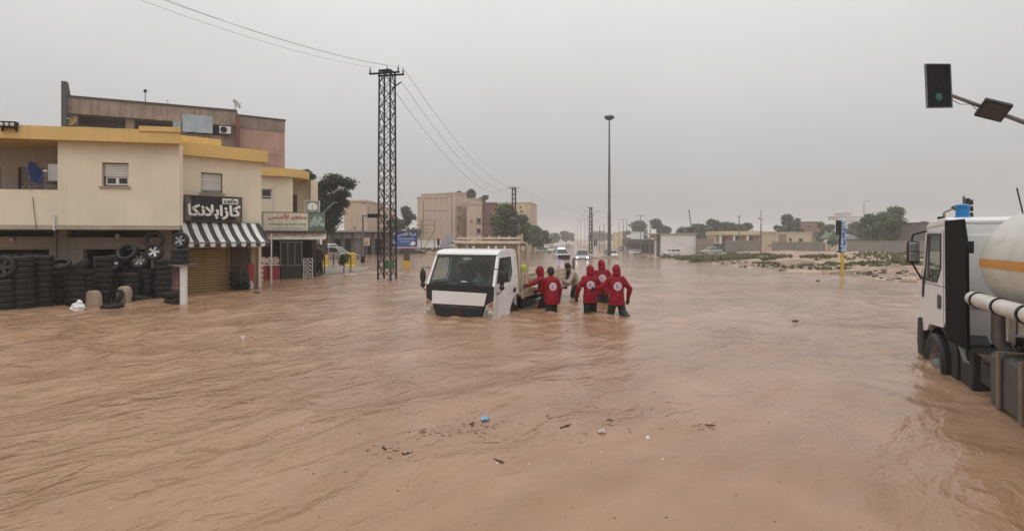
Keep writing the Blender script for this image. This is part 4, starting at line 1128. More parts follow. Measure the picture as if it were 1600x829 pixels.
sat_dish(FD.world(FD.u(368, 1), .5, 11.95), FD.rz + R(60), R(30), .42, mat('grey_dish', (.35, .35, .34), .5, .1, 3), 'grey satellite dish on the roof of the brown block', .6)
sat_dish(FD.world(FD.u(116, -.3), -.2, FD.z(116, 197, -.3)), FD.rz - R(40), R(25), .38, mat('tan_dish', (.46, .31, .14), .5, .1, 3), 'tan satellite dish on the loggia of the brown block', .3)
for px, h, lab in ((227, .9, 'short roof aerial with a box head on the brown block'), (262, .5, 'bent wire aerial on the roof of the brown block')):
    t = thing('roof_aerial', lab, 'aerial', FD.world(FD.u(px, .5), .5, 11.99))
    q = MB(); q.tube([(0, 0, 0), (0, 0, h * .8), (-.08 if h < .7 else 0, 0, h)], .03 if h > .7 else .015, 6); q.build('mast', M['steel_grey'], t)
    q = MB(); q.box(-.09, .09, -.06, .06, h - .02, h + .18) if h > .7 else q.beam((-.15, 0, h), (.05, 0, h - .1), .02); q.build('head', M['steel_black'], t)

# ------------------------------------------------------------------ bollards, yellow blocks, bush, rubbish
bo = None
for i, (px, py, top, lab) in enumerate(((494, 430, 401, 'dark metal bollard on the pavement beside the kiosk person'), (507, 427, 400, 'dark metal bollard before the yellow crate-like barrier'), (521, 418, 396, 'thin dark bollard with white foot at the rear of the pavement'), (548, 424, 398, 'dark metal bollard standing before the single yellow barrier'))):
    p = on_plane(px, py, .05); pole_thing('bollard', lab, 'bollard', (p.x, p.y, .045), gz(top, p.y) - .05, .035, M['steel_black'], base=.12 if i != 1 else None)['group'] = 'pavement bollards'
m_yel = mat('yellow_plastic', (.62, .40, .045), .5, .15, 2, grime=.3, streak_col=(.2, .13, .05))
for px, py, wpx, hpx, lab in ((493, 414, 15, 17, 'yellow barrier block next to the kiosk end, open topped'), (507, 415, 12, 16, 'yellow barrier block joined beside another, before parked cars'), (548, 415, 14, 20, 'single tall yellow barrier block behind the small bush')):
    p = on_plane(px, py); w_ = wpx / FPX * p.y; h = hpx / FPX * p.y
    t = thing('barrier_block', lab, 'barrier', (p.x, p.y, -.3), R(8), 'yellow barrier blocks')
    q = MB(); q.prism([(-.34, 0), (.34, 0), (.30, .25), (.2, .4), (.17, h + .3), (-.17, h + .3), (-.2, .4), (-.30, .25)], -w_ / 2, w_ / 2, 'x'); q.build('body', m_yel, t, bevel=.03)
    q = MB(); q.box(-w_ * .35, w_ * .35, -.1, .1, h + .301, h + .34); q.build('rim', m_yel, t)
    q = MB(); q.box(-w_ * .3, w_ * .3, -.345, -.30, .06, .16); q.build('lifting_slot', M['dark_gap'], t)
p = on_plane(537, 425, .05)
t = thing('small_tree', 'small bushy sapling on the pavement edge between bollards', 'tree', (p.x, p.y, .0))
q = MB(); q.tube([(0, 0, -.1), (.02, 0, .4), (-.03, 0, .8)], [.04, .03, .015], 7); q.build('trunk', M['bark'], t)
q = MB(); leaf_cloud(q, [(0, 0, .8, .28, .28, .3), (-.12, 0, .62, .2, .2, .18), (.14, 0, .95, .2, .2, .2)], 700, .07, 5); q.build('crown', M['leaf'], t, fix=False)
p = on_plane(545, 431)
q = MB(); q.ell((0, 0, .04), (.3, .15, .09)); q.ell((-.12, 0, .1), (.12, .1, .1)); q.ell((.2, .02, .05), (.2, .1, .06))
tag(link('plastic_sack', remesh(q, .02, 2, .05, 8), mat('pink_plastic', (.58, .42, .40), .45, .3, 9), loc=p), 'pinkish crumpled sack washed against the pavement corner', 'sack')
# ------------------------------------------------------------------ vehicle helpers
def ring_prism(mb, outer, inner, x0, x1, mi=0):
    """panel with an opening: matched outer and inner outlines in the (y, z) plane, thick from x0 to x1"""
    n_ = len(outer)
    for i in range(n_):
        j = (i + 1) % n_
        a, b_, c, d = outer[i], outer[j], inner[j], inner[i]
        mb.hexa([(x0, *a), (x0, *b_), (x0, *c), (x0, *d), (x1, *a), (x1, *b_), (x1, *c), (x1, *d)], mi)
def taper_x(o, z0, z1, k):
    for v in o.data.vertices:
        t = min(1, max(0, (v.co.z - z0) / (z1 - z0))); v.co.x *= 1 - k * t
    o.data.update(); return o
def road_wheel(parent, loc, r, w, side, rim_mat=None, hub=None):
    """upright wheel, axle along local x; side = +1 faces +x"""
    q = MB(); h = w / 2; ri = r * .58; rot = Matrix.Rotation(R(90) * side, 4, 'Y')
    prof = [(ri, -h * .8), (r * .92, -h), (r, -h * .7), (r, -h * .3), (r * .97, -h * .25), (r * .97, h * .25), (r, h * .3), (r, h * .7), (r * .92, h), (ri, h * .8)]
    q.lathe(prof, 26, rot)
    wh = q.build('wheel', M['rubber'], parent, smooth=True, loc=loc)
    q = MB(); q.lathe([(ri * 1.01, h * .75), (ri * .9, h * .6), (ri * .8, h * .2), (ri * .45, h * .35), (ri * .42, h * .7), (ri * .3, h * .95), (0, h * .98)], 22, rot)
    rm = q.build('rim', rim_mat or M['alloy'], wh, smooth=True)
    if hub:
        q = MB()
        for k in range(10):
            a = 2 * PI * k / 10; p0 = rot @ Vector((ri * .62 * math.cos(a), ri * .62 * math.sin(a), h * .2)); p1 = rot @ Vector((ri * .62 * math.cos(a), ri * .62 * math.sin(a), h * .5))
            q.cyl(p0, p1, .022, n=6)
        tag(q.build('wheel_nuts', M['steel_grey'], wh), kind='stuff')
    return wh

# ------------------------------------------------------------------ white flatbed truck in the water
TRZ = R(-24)
tr = thing('flatbed_truck', 'white flatbed truck with beige wooden bed stalled in flood water, people inside', 'truck', (-1.354, 13.907, -.5), TRZ)
ZB, ZT, TAP = 1.3, 2.2, .075
def cab(mb, name, mt, parent=None, smooth=False, bevel=0):
    o = mb.build(name, mt, parent or tr, smooth=smooth, bevel=bevel); return taper_x(o, ZB, ZT, TAP)
side = [(0.0, .42), (-.01, .8), (.03, 1.29), (1.52, 1.29), (1.52, .98), (1.36, .97), (1.14, .87), (.99, .68), (.93, .42)]
for s in (1, -1):
    q = MB(); q.prism(side, s * .94, s * 1.0, 'x'); d = cab(q, 'door', M['white_paint'], bevel=.012)
    outer = [(.035, 1.291), (.40, 2.08), (1.52, 2.10), (1.52, 1.62), (1.52, 1.291)]
    inner = [(.17, 1.36), (.44, 1.99), (1.13, 2.01), (1.15, 1.60), (.98, 1.36)]
    q = MB(); ring_prism(q, outer, inner, s * .945, s * .995); cab(q, 'window_frame', M['white_paint'], d)
    q = MB(); ring_prism(q, [(.165, 1.355), (.436, 1.996), (1.135, 2.016), (1.156, 1.60), (.983, 1.355)], [(.20, 1.385), (.455, 1.965), (1.105, 1.98), (1.12, 1.61), (.965, 1.385)], s * .985, s * 1.0); cab(q, 'window_seal', M['black_plastic'], d)
    q = MB(); q.prism([(.17, 1.36), (.44, 1.99), (1.13, 2.01), (1.15, 1.60), (.98, 1.36)], s * .965, s * .97, 'x'); cab(q, 'pane', M['glass'], d)
    q = MB(); q.prism([(1.17, 1.05), (1.15, 1.12), (1.2, 1.17), (1.32, 1.17), (1.34, 1.1), (1.3, 1.05)], s * 1.0, s * 1.012, 'x'); cab(q, 'door_handle', M['black_plastic'], d)
    q = MB(); q.box(*sorted((s * 1.001, s * 1.004)), .17, .175, .5, 1.28); q.box(*sorted((s * 1.001, s * 1.004)), 1.36, 1.365, .98, 2.0); cab(q, 'panel_gap', M['dark_gap'], d)
q = MB(); q.prism([(.38, 2.07), (.42, 2.13), (.52, 2.18), (.8, 2.21), (1.3, 2.215), (1.47, 2.19), (1.53, 2.12), (1.53, 2.101), (.41, 2.085)], -.99, .99, 'x'); cab(q, 'roof', M['white_paint'], bevel=.03)
q = MB(); q.box(-.939, .939, 1.46, 1.52, .6, 1.55); q.box(-.939, -.6, 1.46, 1.52, 1.551, 2.1); q.box(.6, .939, 1.46, 1.52, 1.551, 2.1); q.box(-.6, .6, 1.46, 1.52, 1.98, 2.1); cab(q, 'rear_wall', M['white_paint'])
q = MB(); q.box(-.6, .6, 1.485, 1.49, 1.551, 1.98); cab(q, 'rear_window', M['glass'])
q = MB(); q.box(-.94, .94, .3, 1.45, .55, .6); cab(q, 'cab_floor', M['dark_plastic'])
# windscreen: A-pillar surround, glass
def on_screen(x, t, off=0.0):
    y = .035 + (.40 - .035) * t; z = 1.30 + (2.08 - 1.30) * t
    return (x, y - off * .9, z + off * .42)
def screen_slab(name, x0, x1, t0, t1, o0, o1, mt, bow=.0):
    q = MB(); q.hexa([on_screen(x0, t0, o0), on_screen(x1, t0, o0), on_screen(x1, t1, o0), on_screen(x0, t1, o0), on_screen(x0, t0, o1), on_screen(x1, t0, o1), on_screen(x1, t1, o1), on_screen(x0, t1, o1)])
    return cab(q, name, mt)
ws = screen_slab('windscreen', -.90, .90, .02, .985, -.004, .002, M['glass'])
q = MB()
for (x0, x1, t0, t1) in ((-.93, -.885, 0, 1), (.885, .93, 0, 1), (-.885, .885, .96, 1), (-.885, .885, 0, .035)):
    q.hexa([on_screen(x0, t0, -.01), on_screen(x1, t0, -.01), on_screen(x1, t1, -.01), on_screen(x0, t1, -.01), on_screen(x0, t0, .008), on_screen(x1, t0, .008), on_screen(x1, t1, .008), on_screen(x0, t1, .008)])
cab(q, 'windscreen_seal', M['black_plastic'], ws)
q = MB()
for s in (1, -1):
    a, b_ = sorted((s * .93, s * 1.0))
    q.hexa([on_screen(a, -.01, -.05), on_screen(b_, -.01, -.05), on_screen(b_, 1, -.05), on_screen(a, 1, -.05), on_screen(a, -.01, .006), on_screen(b_, -.01, .0), on_screen(b_, 1, .0), on_screen(a, 1, .006)])
q.box(-.99, .99, .36, .45, 2.065, 2.09)
cab(q, 'windscreen_pillar', M['white_paint'])
# front: black band, white panel, grille, lamps, bumper
q = MB(); q.prism([(-.985, .83), (.985, .83), (.985, 1.3), (-.985, 1.3)], .0, .05, 'y'); q.prism([(-.72, .5), (.72, .5), (.9, .83), (-.9, .83)], .0, .05, 'y'); cab(q, 'front_panel', M['black_plastic'])
q = MB(); q.prism([(-.80, .80), (.72, .80), (.80, 1.12), (-.80, 1.14)], -.018, -.001, 'y'); cab(q, 'white_front_plate', M['white_paint'], bevel=.006)
q = MB(); q.prism([(-.66, .47), (.64, .47), (.72, .785), (-.78, .785)], -.03, -.001, 'y'); gr = cab(q, 'grille', M['black_plastic'], bevel=.008)
for k in range(4):
    q = MB(); z = .53 + k * .05; q.box(-.62, .62, -.045, -.031, z, z + .018); q.build('grille_bar', M['dark_plastic'], gr)
lettering('grille_name', 'MITSUBISHI FUSO', M['steel_grey'], gr, -.55, .5, .735, .765, -.032, .004, .004, arabic=False)
em = MB()
for a in (90, 210, 330):
    c, s_ = math.cos(R(a)), math.sin(R(a)); e1 = (math.cos(R(a + 30)), math.sin(R(a + 30))); e2 = (math.cos(R(a - 30)), math.sin(R(a - 30)))
    L_ = .07
    em.prism([(0, .62), (L_ * e1[0], .62 + L_ * e1[1]), (L_ * (e1[0] + e2[0]), .62 + L_ * (e1[1] + e2[1])), (L_ * e2[0], .62 + L_ * e2[1])], -.056, -.046, 'y')
tag(em.build('emblem', mat('dull_red_emblem', (.10, .03, .03), .4), gr), kind=None)
q = MB(); q.box(-.95, .95, -.04, .1, .22, .465); cab(q, 'bumper', M['white_paint'], bevel=.03)
for s in (1, -1):
    P = [(s * .66, .46), (s * .985, .46), (s * .985, .93), (s * .78, .83)]
    q = MB(); q.prism(P if s > 0 else P[::-1], -.022, .07, 'y'); hl = q.build('headlight', mat('headlamp_lens', (.42, .39, .35), .12, .3, 14, spec=.8), tr, bevel=.012)
    q = MB(); q.lathe([(0, .012), (.04, .010), (.065, 0), (.07, .008), (.04, .018), (0, .02)], 16, Matrix.Translation((s * .91, -.022, .62)) @ Matrix.Rotation(R(90), 4, 'X')); q.build('reflector', M['chrome'], hl)
    q = MB(); P = [(s * .87, .78), (s * .975, .80), (s * .975, .90), (s * .85, .85)]; q.prism(P if s > 0 else P[::-1], -.03, -.022, 'y'); q.build('indicator', M['lens_orange'], hl)
    q = MB(); a, b_ = sorted((s * .986, s * 1.006)); q.prism([(-.02, .47), (.16, .5), (.16, .82), (-.02, .93)], a, b_, 'x'); q.build('side_lens', M['lens'], hl)
    q = MB(); P = [(s * .69, .49), (s * .84, .49), (s * .84, .70), (s * .76, .72)]; q.prism(P if s > 0 else P[::-1], -.03, -.023, 'y'); q.build('lower_lens', mat('smoked_lens', (.26, .22, .18), .15, .2, 12), hl)
# wipers, mirrors
for x0, x1, xr, tr0 in ((-.78, -.30, -.22, .0), (-.06, .48, .62, .0)):
    q = MB(); q.beam(on_screen(x0, .05, .03), on_screen(x1, .085, .03), .016, .02); q.beam(on_screen(xr, -.08, .02), on_screen((x0 + x1) / 2, .07, .035), .014, .014); q.build('wiper', M['black_plastic'], tr)
for s in (1, -1):
    q = MB(); cx = s * 1.16
    q.ell((cx, .10, 1.50), (.085, .05, .20), 14, 10); q.ell((cx, .10, 1.27), (.075, .05, .07), 12, 8)
    mi_ = q.build('mirror', M['black_plastic'], tr, smooth=True)
    q = MB(); q.tube([(s * .95, .14, 1.72), (cx, .09, 1.74), (cx, .09, 1.2), (s * 1.05, .12, 1.1), (s * .98, .16, 1.14)], .016, 7); q.build('mirror_arm', M['black_plastic'], mi_)
    q = MB(); q.ell((cx, .147, 1.50), (.07, .006, .17), 14, 8); q.build('mirror_glass', M['chrome'], mi_)
# cab interior
q = MB(); q.prism([(.09, 1.18), (.12, 1.33), (.34, 1.36), (.42, 1.28), (.42, .62), (.2, .62)], -.9, .9, 'x'); cab(q, 'dashboard', M['dark_plastic'])
for x in (-.5, .05, .5):
    q = MB(); q.box(x - .24, x + .24, .75, 1.25, .85, 1.02); q.prism([(1.2, .98), (1.34, 1.0), (1.42, 1.55), (1.33, 1.57)], x - .22, x + .22, 'x'); q.box(x - .12, x + .12, 1.32, 1.42, 1.6, 1.8)
    tag(q.build('seat', mat('dark_seat', (.035, .037, .04), .8, .2, 6), tr, bevel=.03))
q = MB(); q.tube([(.5 + .2 * math.cos(t), .50 - .10 * math.sin(t) * .6, 1.36 + .17 * math.sin(t)) for t in np.linspace(0, 2 * PI, 21)], .014, 6, False); q.beam((.3, .5, 1.36), (.7, .5, 1.36), .02); q.beam((.5, .5, 1.36), (.5, .36, 1.2), .03); q.build('steering_wheel', M['black_plastic'], tr)
q = MB(); q.box(-.12, .12, .42, .45, 1.93, 2.0); q.build('interior_mirror', M['lens'], tr)
q = MB(); q.ell((.02, .2, 1.37), (.09, .05, .03), 10, 6); q.ell((.09, .22, 1.36), (.06, .05, .02), 10, 6); q.build('dashboard_tissue', M['text_white'], tr, smooth=True)
# chassis and wheels
for s in (1, -1):
    q = MB(); q.box(*sorted((s * .32, s * .40)), .3, 6.1, .55, .73); q.build('chassis_rail', M['steel_black'], tr)
    road_wheel(tr, (s * .84, 1.28, .38), .38, .22, s, M['steel_grey'])
    road_wheel(tr, (s * .80, 4.75, .38), .38, .42, s, M['steel_grey'])
    q = MB(); q.box(*sorted((s * .7, s * .96)), 1.55, 1.57, .32, .95); q.build('mudflap', M['black_plastic'], tr)
q = MB(); q.box(.45, .85, 2.1, 2.9, .45, .78); q.build('fuel_tank', M['steel_black'], tr, bevel=.03)
q = MB(); q.box(-.8, .8, 4.7, 4.8, .34, .42); q.build('rear_axle', M['steel_black'], tr)
# beige dropside bed
Y0, Y1, BZ = 1.72, 6.25, .95
q = MB(); q.box(-1.0, 1.0, Y0, Y1, BZ - .06, BZ); bed = q.build('bed_floor', M['bed_beige'], tr)
for y in np.arange(Y0 + .2, Y1, .55):
    q = MB(); q.box(-.98, .98, y, y + .08, BZ - .2, BZ - .061); q.build('cross_bearer', M['steel_black'], bed)
pl = {}
def plank(L_, h): 
    if (L_, h) not in pl:
        q = MB(); q.prism([(-.015, 0), (.012, .02), (.012, h - .02), (-.015, h), (-.02, h), (-.02, 0)], 0, L_, 'x') ; pl[(L_, h)] = q.mesh('plank')
    return pl[(L_, h)]
for s in (1, -1):
    q = MB(); q.box(*sorted((s * .985, s * 1.02)), Y0, Y1, BZ - .10, BZ + .0); sb = q.build('side_rail', M['bed_beige'], tr)
    for k in range(4):
        L_ = Y1 - Y0 - .06
        o = link('plank', plank(L_, .122), M['bed_beige'], sb, loc=(s * 1.0, Y0 + .03 if s < 0 else Y1 - .03, BZ + .005 + k * .146))
        o.rotation_euler = (0, 0, R(90) if s < 0 else R(-90))
    for y in (Y0 + .03, Y0 + 1.6, Y0 + 3.1, Y1 - .03):
        q = MB(); q.box(*sorted((s * 1.0, s * 1.045)), y - .04, y + .04, BZ - .12, BZ + (.68 if y < Y1 - .1 else .80)); q.build('stake', M['bed_beige'], sb)
# tail stakes and tailboard
q = MB(); q.box(-.98, .98, Y1 + .02, Y1 + .06, BZ - .05, BZ + .1); tb = q.build('tailboard', M['bed_beige'], tr)
for k in range(3):
    o = link('plank', plank(1.9, .122), M['bed_beige'], tb, loc=(-.95, Y1 + .03, BZ + .105 + k * .146))
q = MB(); q.prism([(Y1 - .05, BZ - .1), (Y1 + .06, BZ - .1), (Y1 + .08, BZ + .78), (Y1 + .14, BZ + .86), (Y1 - .02, BZ + .86)], 1.05, 1.10, 'x'); q.build('corner_post', M['wood_pole'], tr)
# headboard behind the cab
q = MB(); q.box(-1.0, 1.0, Y0 - .10, Y0 - .06, BZ, 2.34); hb = q.build('headboard', mat('headboard_tan', (.40, .29, .19), .7, .2, 2, streak=.4, grime=.3), tr)
for x in (-.98, -.62, .98):
    q = MB(); q.box(x - .03, x + .03, Y0 - .15, Y0 - .101, BZ, 2.36); q.build('headboard_post', M['bed_beige'], hb)
q = MB(); q.box(-1.04, 1.04, Y0 - .22, Y0 + .1, 2.345, 2.42); q.build('top_beam', M['bed_beige'], hb, bevel=.015)
q = MB(); q.box(-1.02, 1.02, Y0 - .06, Y0 + .06, 2.47, 2.53); tb2 = q.build('top_rail', M['bed_beige'], hb)
for k in range(7):
    x = -.95 + k * 1.9 / 6
    q = MB(); q.cyl((x, Y0, 2.42), (x, Y0, 2.475), .02, n=8); q.ell((x, Y0, 2.545), .028, 8, 6); q.build('rail_knob', M['bed_beige'], tb2)
for dx in (0, .09):
    q = MB(); q.tube([(1.03, Y0 + .05 + dx, 2.38), (1.08, Y0 + .16 + dx, 2.34), (1.10, Y0 + .22 + dx, 2.1), (1.08, Y0 + .2 + dx, 1.6), (1.06, Y0 + .12 + dx, 1.0)], .022, 8); q.build('ladder_tube', M['bed_beige'], hb, smooth=True)
for z in (1.25, 1.5, 1.75, 2.0, 2.2):
    q = MB(); q.cyl((1.08, Y0 + .17, z), (1.09, Y0 + .32, z), .014, n=6); q.build('ladder_rung', M['bed_beige'], hb)
q = MB(); q.cyl((1.02, Y0, 2.4), (1.02, Y0, 2.62), .03, n=8); q.build('corner_stub', M['bed_beige'], hb)
for x in (-.35, .12, .35, .62):
    q = MB(); q.ell((x, 1.45, 2.245), (.035, .03, .035), 8, 6); q.build('marker_lamp', M['lens'], tr)

# ------------------------------------------------------------------ tanker lorry at the right edge
tk = thing('tanker_truck', 'white tanker truck with orange-striped tank standing hub-deep in the flood', 'truck', (6.97, 9.3, -.5), -math.atan2(.40, .915))
tank_white = mat('dirty_tank_white', (.60, .585, .52), .35, .10, .7, streak=.4, streak_col=(.30, .25, .17), sscale=.8, grime=.2, coat=.25)
WT = 2.36
def tks(mb, name, mt, parent=None, smooth=False, bevel=0): return mb.build(name, mt, parent or tk, smooth=smooth, bevel=bevel)
cab_out = [(-.12, .95), (-.02, 1.25), (-.10, 1.75), (-.33, 2.62), (-.42, 2.70), (-1.50, 2.74), (-1.50, 1.30), (-1.36, 1.28), (-1.22, 1.16), (-.55, 1.12), (-.42, 1.0)]
for (x0, x1, nm) in ((0, .05, 'door'), (WT - .05, WT, 'door')):
    q = MB(); q.prism([(-.02, 1.25), (-.06, 1.5), (-.12, 1.78), (-1.5, 1.78), (-1.5, 1.30), (-1.36, 1.28), (-1.22, 1.16), (-.55, 1.12), (-.42, 1.0), (-.14, .95)], x0, x1, 'x')
    d = tks(q, nm, M['white_paint'])
    q = MB(); ring_prism(q, [(-.12, 1.781), (-.34, 2.64), (-1.5, 2.7), (-1.5, 1.781), (-.9, 1.781)], [(-.30, 1.82), (-.46, 2.56), (-1.12, 2.56), (-1.12, 2.05), (-.92, 1.83)], x0 + .003, x1 - .003)
    tks(q, 'window_frame', M['white_paint'], d)
    q = MB(); q.prism([(-.30, 1.82), (-.46, 2.56), (-1.12, 2.56), (-1.12, 2.05), (-.92, 1.83)], x0 + .02, x0 + .026, 'x'); tks(q, 'pane', M['glass'], d)
    s_ = -1 if x0 == 0 else 1; xo = x0 if x0 == 0 else x1
    q = MB(); ring_prism(q, [(-.285, 1.805), (-.45, 2.575), (-1.135, 2.575), (-1.135, 2.045), (-.925, 1.81)], [(-.32, 1.84), (-.475, 2.545), (-1.10, 2.545), (-1.10, 2.06), (-.91, 1.845)], *sorted((xo, xo + s_ * .008))); tks(q, 'window_seal', M['black_plastic'], d)
    q = MB(); q.box(*sorted((xo, xo + s_ * .01)), -.56, -.53, 1.83, 2.54); tks(q, 'quarter_bar', M['black_plastic'], d)
    q = MB(); q.prism([(-.16, 1.52), (-.24, 1.52), (-.34, 2.0), (-.2, 1.8)], *sorted((xo, xo + s_ * .012)), 'x'); tks(q, 'corner_trim', M['dark_plastic'], d)
    q = MB(); q.prism([(-.98, 1.42), (-1.12, 1.42), (-1.14, 1.48), (-1.14, 1.62), (-1.0, 1.64), (-.97, 1.58)], *sorted((xo, xo + s_ * .01)), 'x'); tks(q, 'door_handle', M['black_plastic'], d)
    q = MB(); q.box(*sorted((xo, xo + s_ * .003)), -1.5, -.08, 1.765, 1.772); q.box(*sorted((xo, xo + s_ * .003)), -1.26, -1.254, 1.2, 2.62); tks(q, 'panel_gap', M['dark_gap'], d)
lettering('door_print', '٢٩', M['steel_black'], tk, .70, .78, 1.86, 1.90, -.004, 0, .002) if False else None
q = MB(); q.prism([(-.34, 2.64), (-.40, 2.72), (-.6, 2.78), (-1.3, 2.81), (-1.5, 2.78), (-1.5, 2.701)], 0.0, WT, 'x'); tks(q, 'roof', M['white_paint'], bevel=.03)
q = MB(); q.box(.051, WT - .051, -1.5, -1.45, 1.0, 2.70); bw = tks(q, 'cab_back_wall', M['white_paint'])
for x in (.2, .95, 1.7):
    q = MB(); q.box(x, x + .5, -1.515, -1.501, 1.5, 2.55); tks(q, 'pressed_panel', M['white_paint'], bw, bevel=.006)
q = MB(); q.prism([(-.02, 1.25), (-.12, 1.78), (-.16, 1.78), (-.06, 1.25), (-.14, .95), (-.10, .95)], .05, WT - .05, 'x'); tks(q, 'front_panel', M['white_paint'])
q = MB(); q.hexa([(.05, -.125, 1.79), (WT - .05, -.125, 1.79), (WT - .05, -.145, 1.79), (.05, -.145, 1.79), (.05, -.34, 2.63), (WT - .05, -.34, 2.63), (WT - .05, -.36, 2.63), (.05, -.36, 2.63)]); tks(q, 'windscreen', M['glass'])
q = MB(); q.box(.1, WT - .1, -.62, -.2, 1.35, 1.85); tks(q, 'dashboard', M['dark_plastic'], bevel=.04)
for x in (.35, 1.5):
    q = MB(); q.box(x, x + .5, -1.1, -.6, 1.3, 1.6); q.box(x, x + .5, -1.3, -1.12, 1.5, 2.35); tks(q, 'seat', M['dark_plastic'], bevel=.04)
# black side fairing
q = MB(); q.prism([(-1.44, 1.02), (-1.40, 2.76), (-2.12, 2.76), (-2.26, 2.4), (-2.30, 1.02)], -.03, .01, 'x'); tks(q, 'side_fairing', mat('fairing_black', (.010, .010, .011), .75, .3, 6, .002, 40, spec=.12), bevel=.01)
q = MB(); q.box(-.02, .06, -2.26, -2.16, 2.3, 2.46); tks(q, 'fairing_hinge', M['steel_black'])
# bumper, arch, mudguards
q = MB(); q.prism([(.02, .45), (.10, .75), (.06, 1.15), (-.16, 1.18), (-.20, 1.0), (-.22, .45)], -.02, WT + .02, 'x'); tks(q, 'bumper', M['dark_plastic'], bevel=.03)
for x0, x1 in ((.03, .42), (WT - .42, WT - .03)):
    q = MB(); arc_o = [(-.92 + .66 * math.cos(R(a)), .52 + .66 * math.sin(R(a))) for a in range(20, 171, 15)]; arc_i = [(-.92 + .60 * math.cos(R(a)), .52 + .60 * math.sin(R(a))) for a in range(170, 19, -15)]
    q.prism(arc_o + arc_i, x0, x1, 'x'); tks(q, 'wheel_arch', M['dark_plastic'])
    q = MB(); q.prism([(-1.50, .18), (-1.42, .9), (-1.36, 1.08), (-1.56, 1.12), (-1.70, 1.0), (-1.72, .15)], x0, x1, 'x'); tks(q, 'mudguard', M['dark_plastic'], bevel=.015)
    q = MB(); q.box(x0 - .012 if x0 < 0 else x1, x0 if x0 < 0 else x1 + .012, -1.68, -1.48, .9, 1.02); tks(q, 'mudguard_plate', M['steel_black'])
for s, x in ((-1, .09), (1, WT - .09)):
    road_wheel(tk, (x, -.92, .51), .51, .30, s, mat('chalky_rim', (.20, .185, .17), .6, .3, 5, grime=.5) if s < 0 else M['steel_grey'], True)
    for y in (-5.2, -6.5): road_wheel(tk, (x - s * .22, y, .51), .51, .5, s, M['steel_grey'])
# lower boxes: air tank step, battery box, fuel tank with straps
q = MB(); q.box(.06, .6, -2.2, -1.74, .3, .98); tks(q, 'step_box', M['dark_plastic'], bevel=.02)
q = MB(); q.tube([(.05, -1.75, 1.15), (.02, -1.95, 1.0), (.04, -2.05, .82), (.12, -2.1, .8)], .04, 8); tks(q, 'intake_pipe', M['steel_grey'], smooth=True)
q = MB(); q.tube([(.3, -2.35, 1.6), (.3, -2.35, 1.2), (.5, -2.35, .8)], .09, 10); tks(q, 'exhaust_pipe', M['steel_grey'], smooth=True)
q = MB(); q.box(.08, .55, -2.98, -2.40, .62, .98); bt = tks(q, 'battery_box', M['dark_plastic'], bevel=.03)
q = MB(); q.box(.06, .57, -3.0, -2.38, .985, 1.0); tks(q, 'battery_lid', mat('rusty_lid', (.16, .10, .065), .8, .3, 6), bt)
q = MB(); q.box(.05, .079, -2.85, -2.55, .78, .92); tks(q, 'battery_label', M['steel_black'], bt)
q = MB(); q.cyl((.2, -2.7, .35), (.2, -2.7, .62), .05, n=8); q.cyl((.3, -2.6, .3), (.3, -2.6, .62), .04, n=8); tks(q, 'drain_valve', M['steel_grey'], bt)
q = MB(); q.box(-.06, .52, -4.35, -3.12, .54, 1.18); ft = tks(q, 'fuel_tank', mat('dark_fuel_tank', (.045, .052, .05), .4, .3, 3, grime=.3, streak_col=(.16, .11, .08)), bevel=.06)
for y in (-3.42, -3.98):
    q = MB(); ring_prism(q, [(.535, -.09), (.535, .55), (1.215, .55), (1.215, -.09)], [(.555, -.068), (.555, .53), (1.195, .53), (1.195, -.068)], 0, .07)
    for i, v in enumerate(q.v): q.v[i] = (v[2], y - v[0], v[1])
    tks(q, 'strap', mat('tan_strap', (.20, .155, .11), .6, .2, 4) if y > -3.5 else bpy.data.materials['tan_strap'], ft)
q = MB(); q.cyl((.2, -3.3, 1.18), (.2, -3.3, 1.26), .06, n=12); tks(q, 'filler_cap', M['steel_black'], ft)
# chassis, subframe, bracket plates
for x in (.75, 1.52):
    q = MB(); q.box(x, x + .09, -8.2, -.3, .85, 1.12); tks(q, 'chassis_rail', M['steel_black'])
q = MB(); q.prism([(-2.45, 1.13), (-2.45, 1.32), (-2.75, 1.24), (-3.0, 1.34), (-3.3, 1.26), (-8, 1.3), (-8, 1.13)], .5, .56, 'x'); tks(q, 'subframe', mat('olive_subframe', (.20, .185, .14), .6, .25, 3, grime=.4))
for y in (-2.62, -4.6, -6.6):
    q = MB(); ring_prism(q, [(y, 1.30), (y, 1.72), (y - .75, 1.72), (y - .75, 1.38)], [(y - .2, 1.44), (y - .2, 1.56), (y - .52, 1.56), (y - .52, 1.46)], .36, .41); tks(q, 'saddle_plate', tank_white)
    q = MB(); q.prism([(y + .02, 1.72), (y - .1, 1.72), (y - .06, 1.22), (y, 1.22)], .27, .34, 'x'); tks(q, 'saddle_leg', tank_white)
q = MB(); q.box(.02, .5, -8.2, -4.5, .5, .56); tks(q, 'side_guard', M['steel_grey'])
# elliptical tank
q = MB(); cx, cz, rx, rz_ = 1.24, 2.19, 1.20, .86
NT = 64
def ering(y, k, dz=0): return [(cx + rx * k * math.cos(2 * PI * i / NT), y, cz + dz + rz_ * k * math.sin(2 * PI * i / NT)) for i in range(NT)]
rings = [ering(-2.18, .12), ering(-2.19, .35), ering(-2.23, .62), ering(-2.30, .84), ering(-2.38, .945), ering(-2.48, .99), ering(-2.56, 1.0), ering(-5.0, 1.0), ering(-8.0, 1.0), ering(-8.2, .9), ering(-8.3, .5)]
vs = [v for r_ in rings for v in r_]; fs = [(i * NT + k, i * NT + (k + 1) % NT, (i + 1) * NT + (k + 1) % NT, (i + 1) * NT + k) for i in range(len(rings) - 1) for k in range(NT)]
fs += [tuple(range(NT)), tuple(range(len(rings) * NT - 1, (len(rings) - 1) * NT - 1, -1))]
q.add(vs, fs); tank = tks(q, 'tank', tank_white, smooth=True)
q = MB(); st_ = []
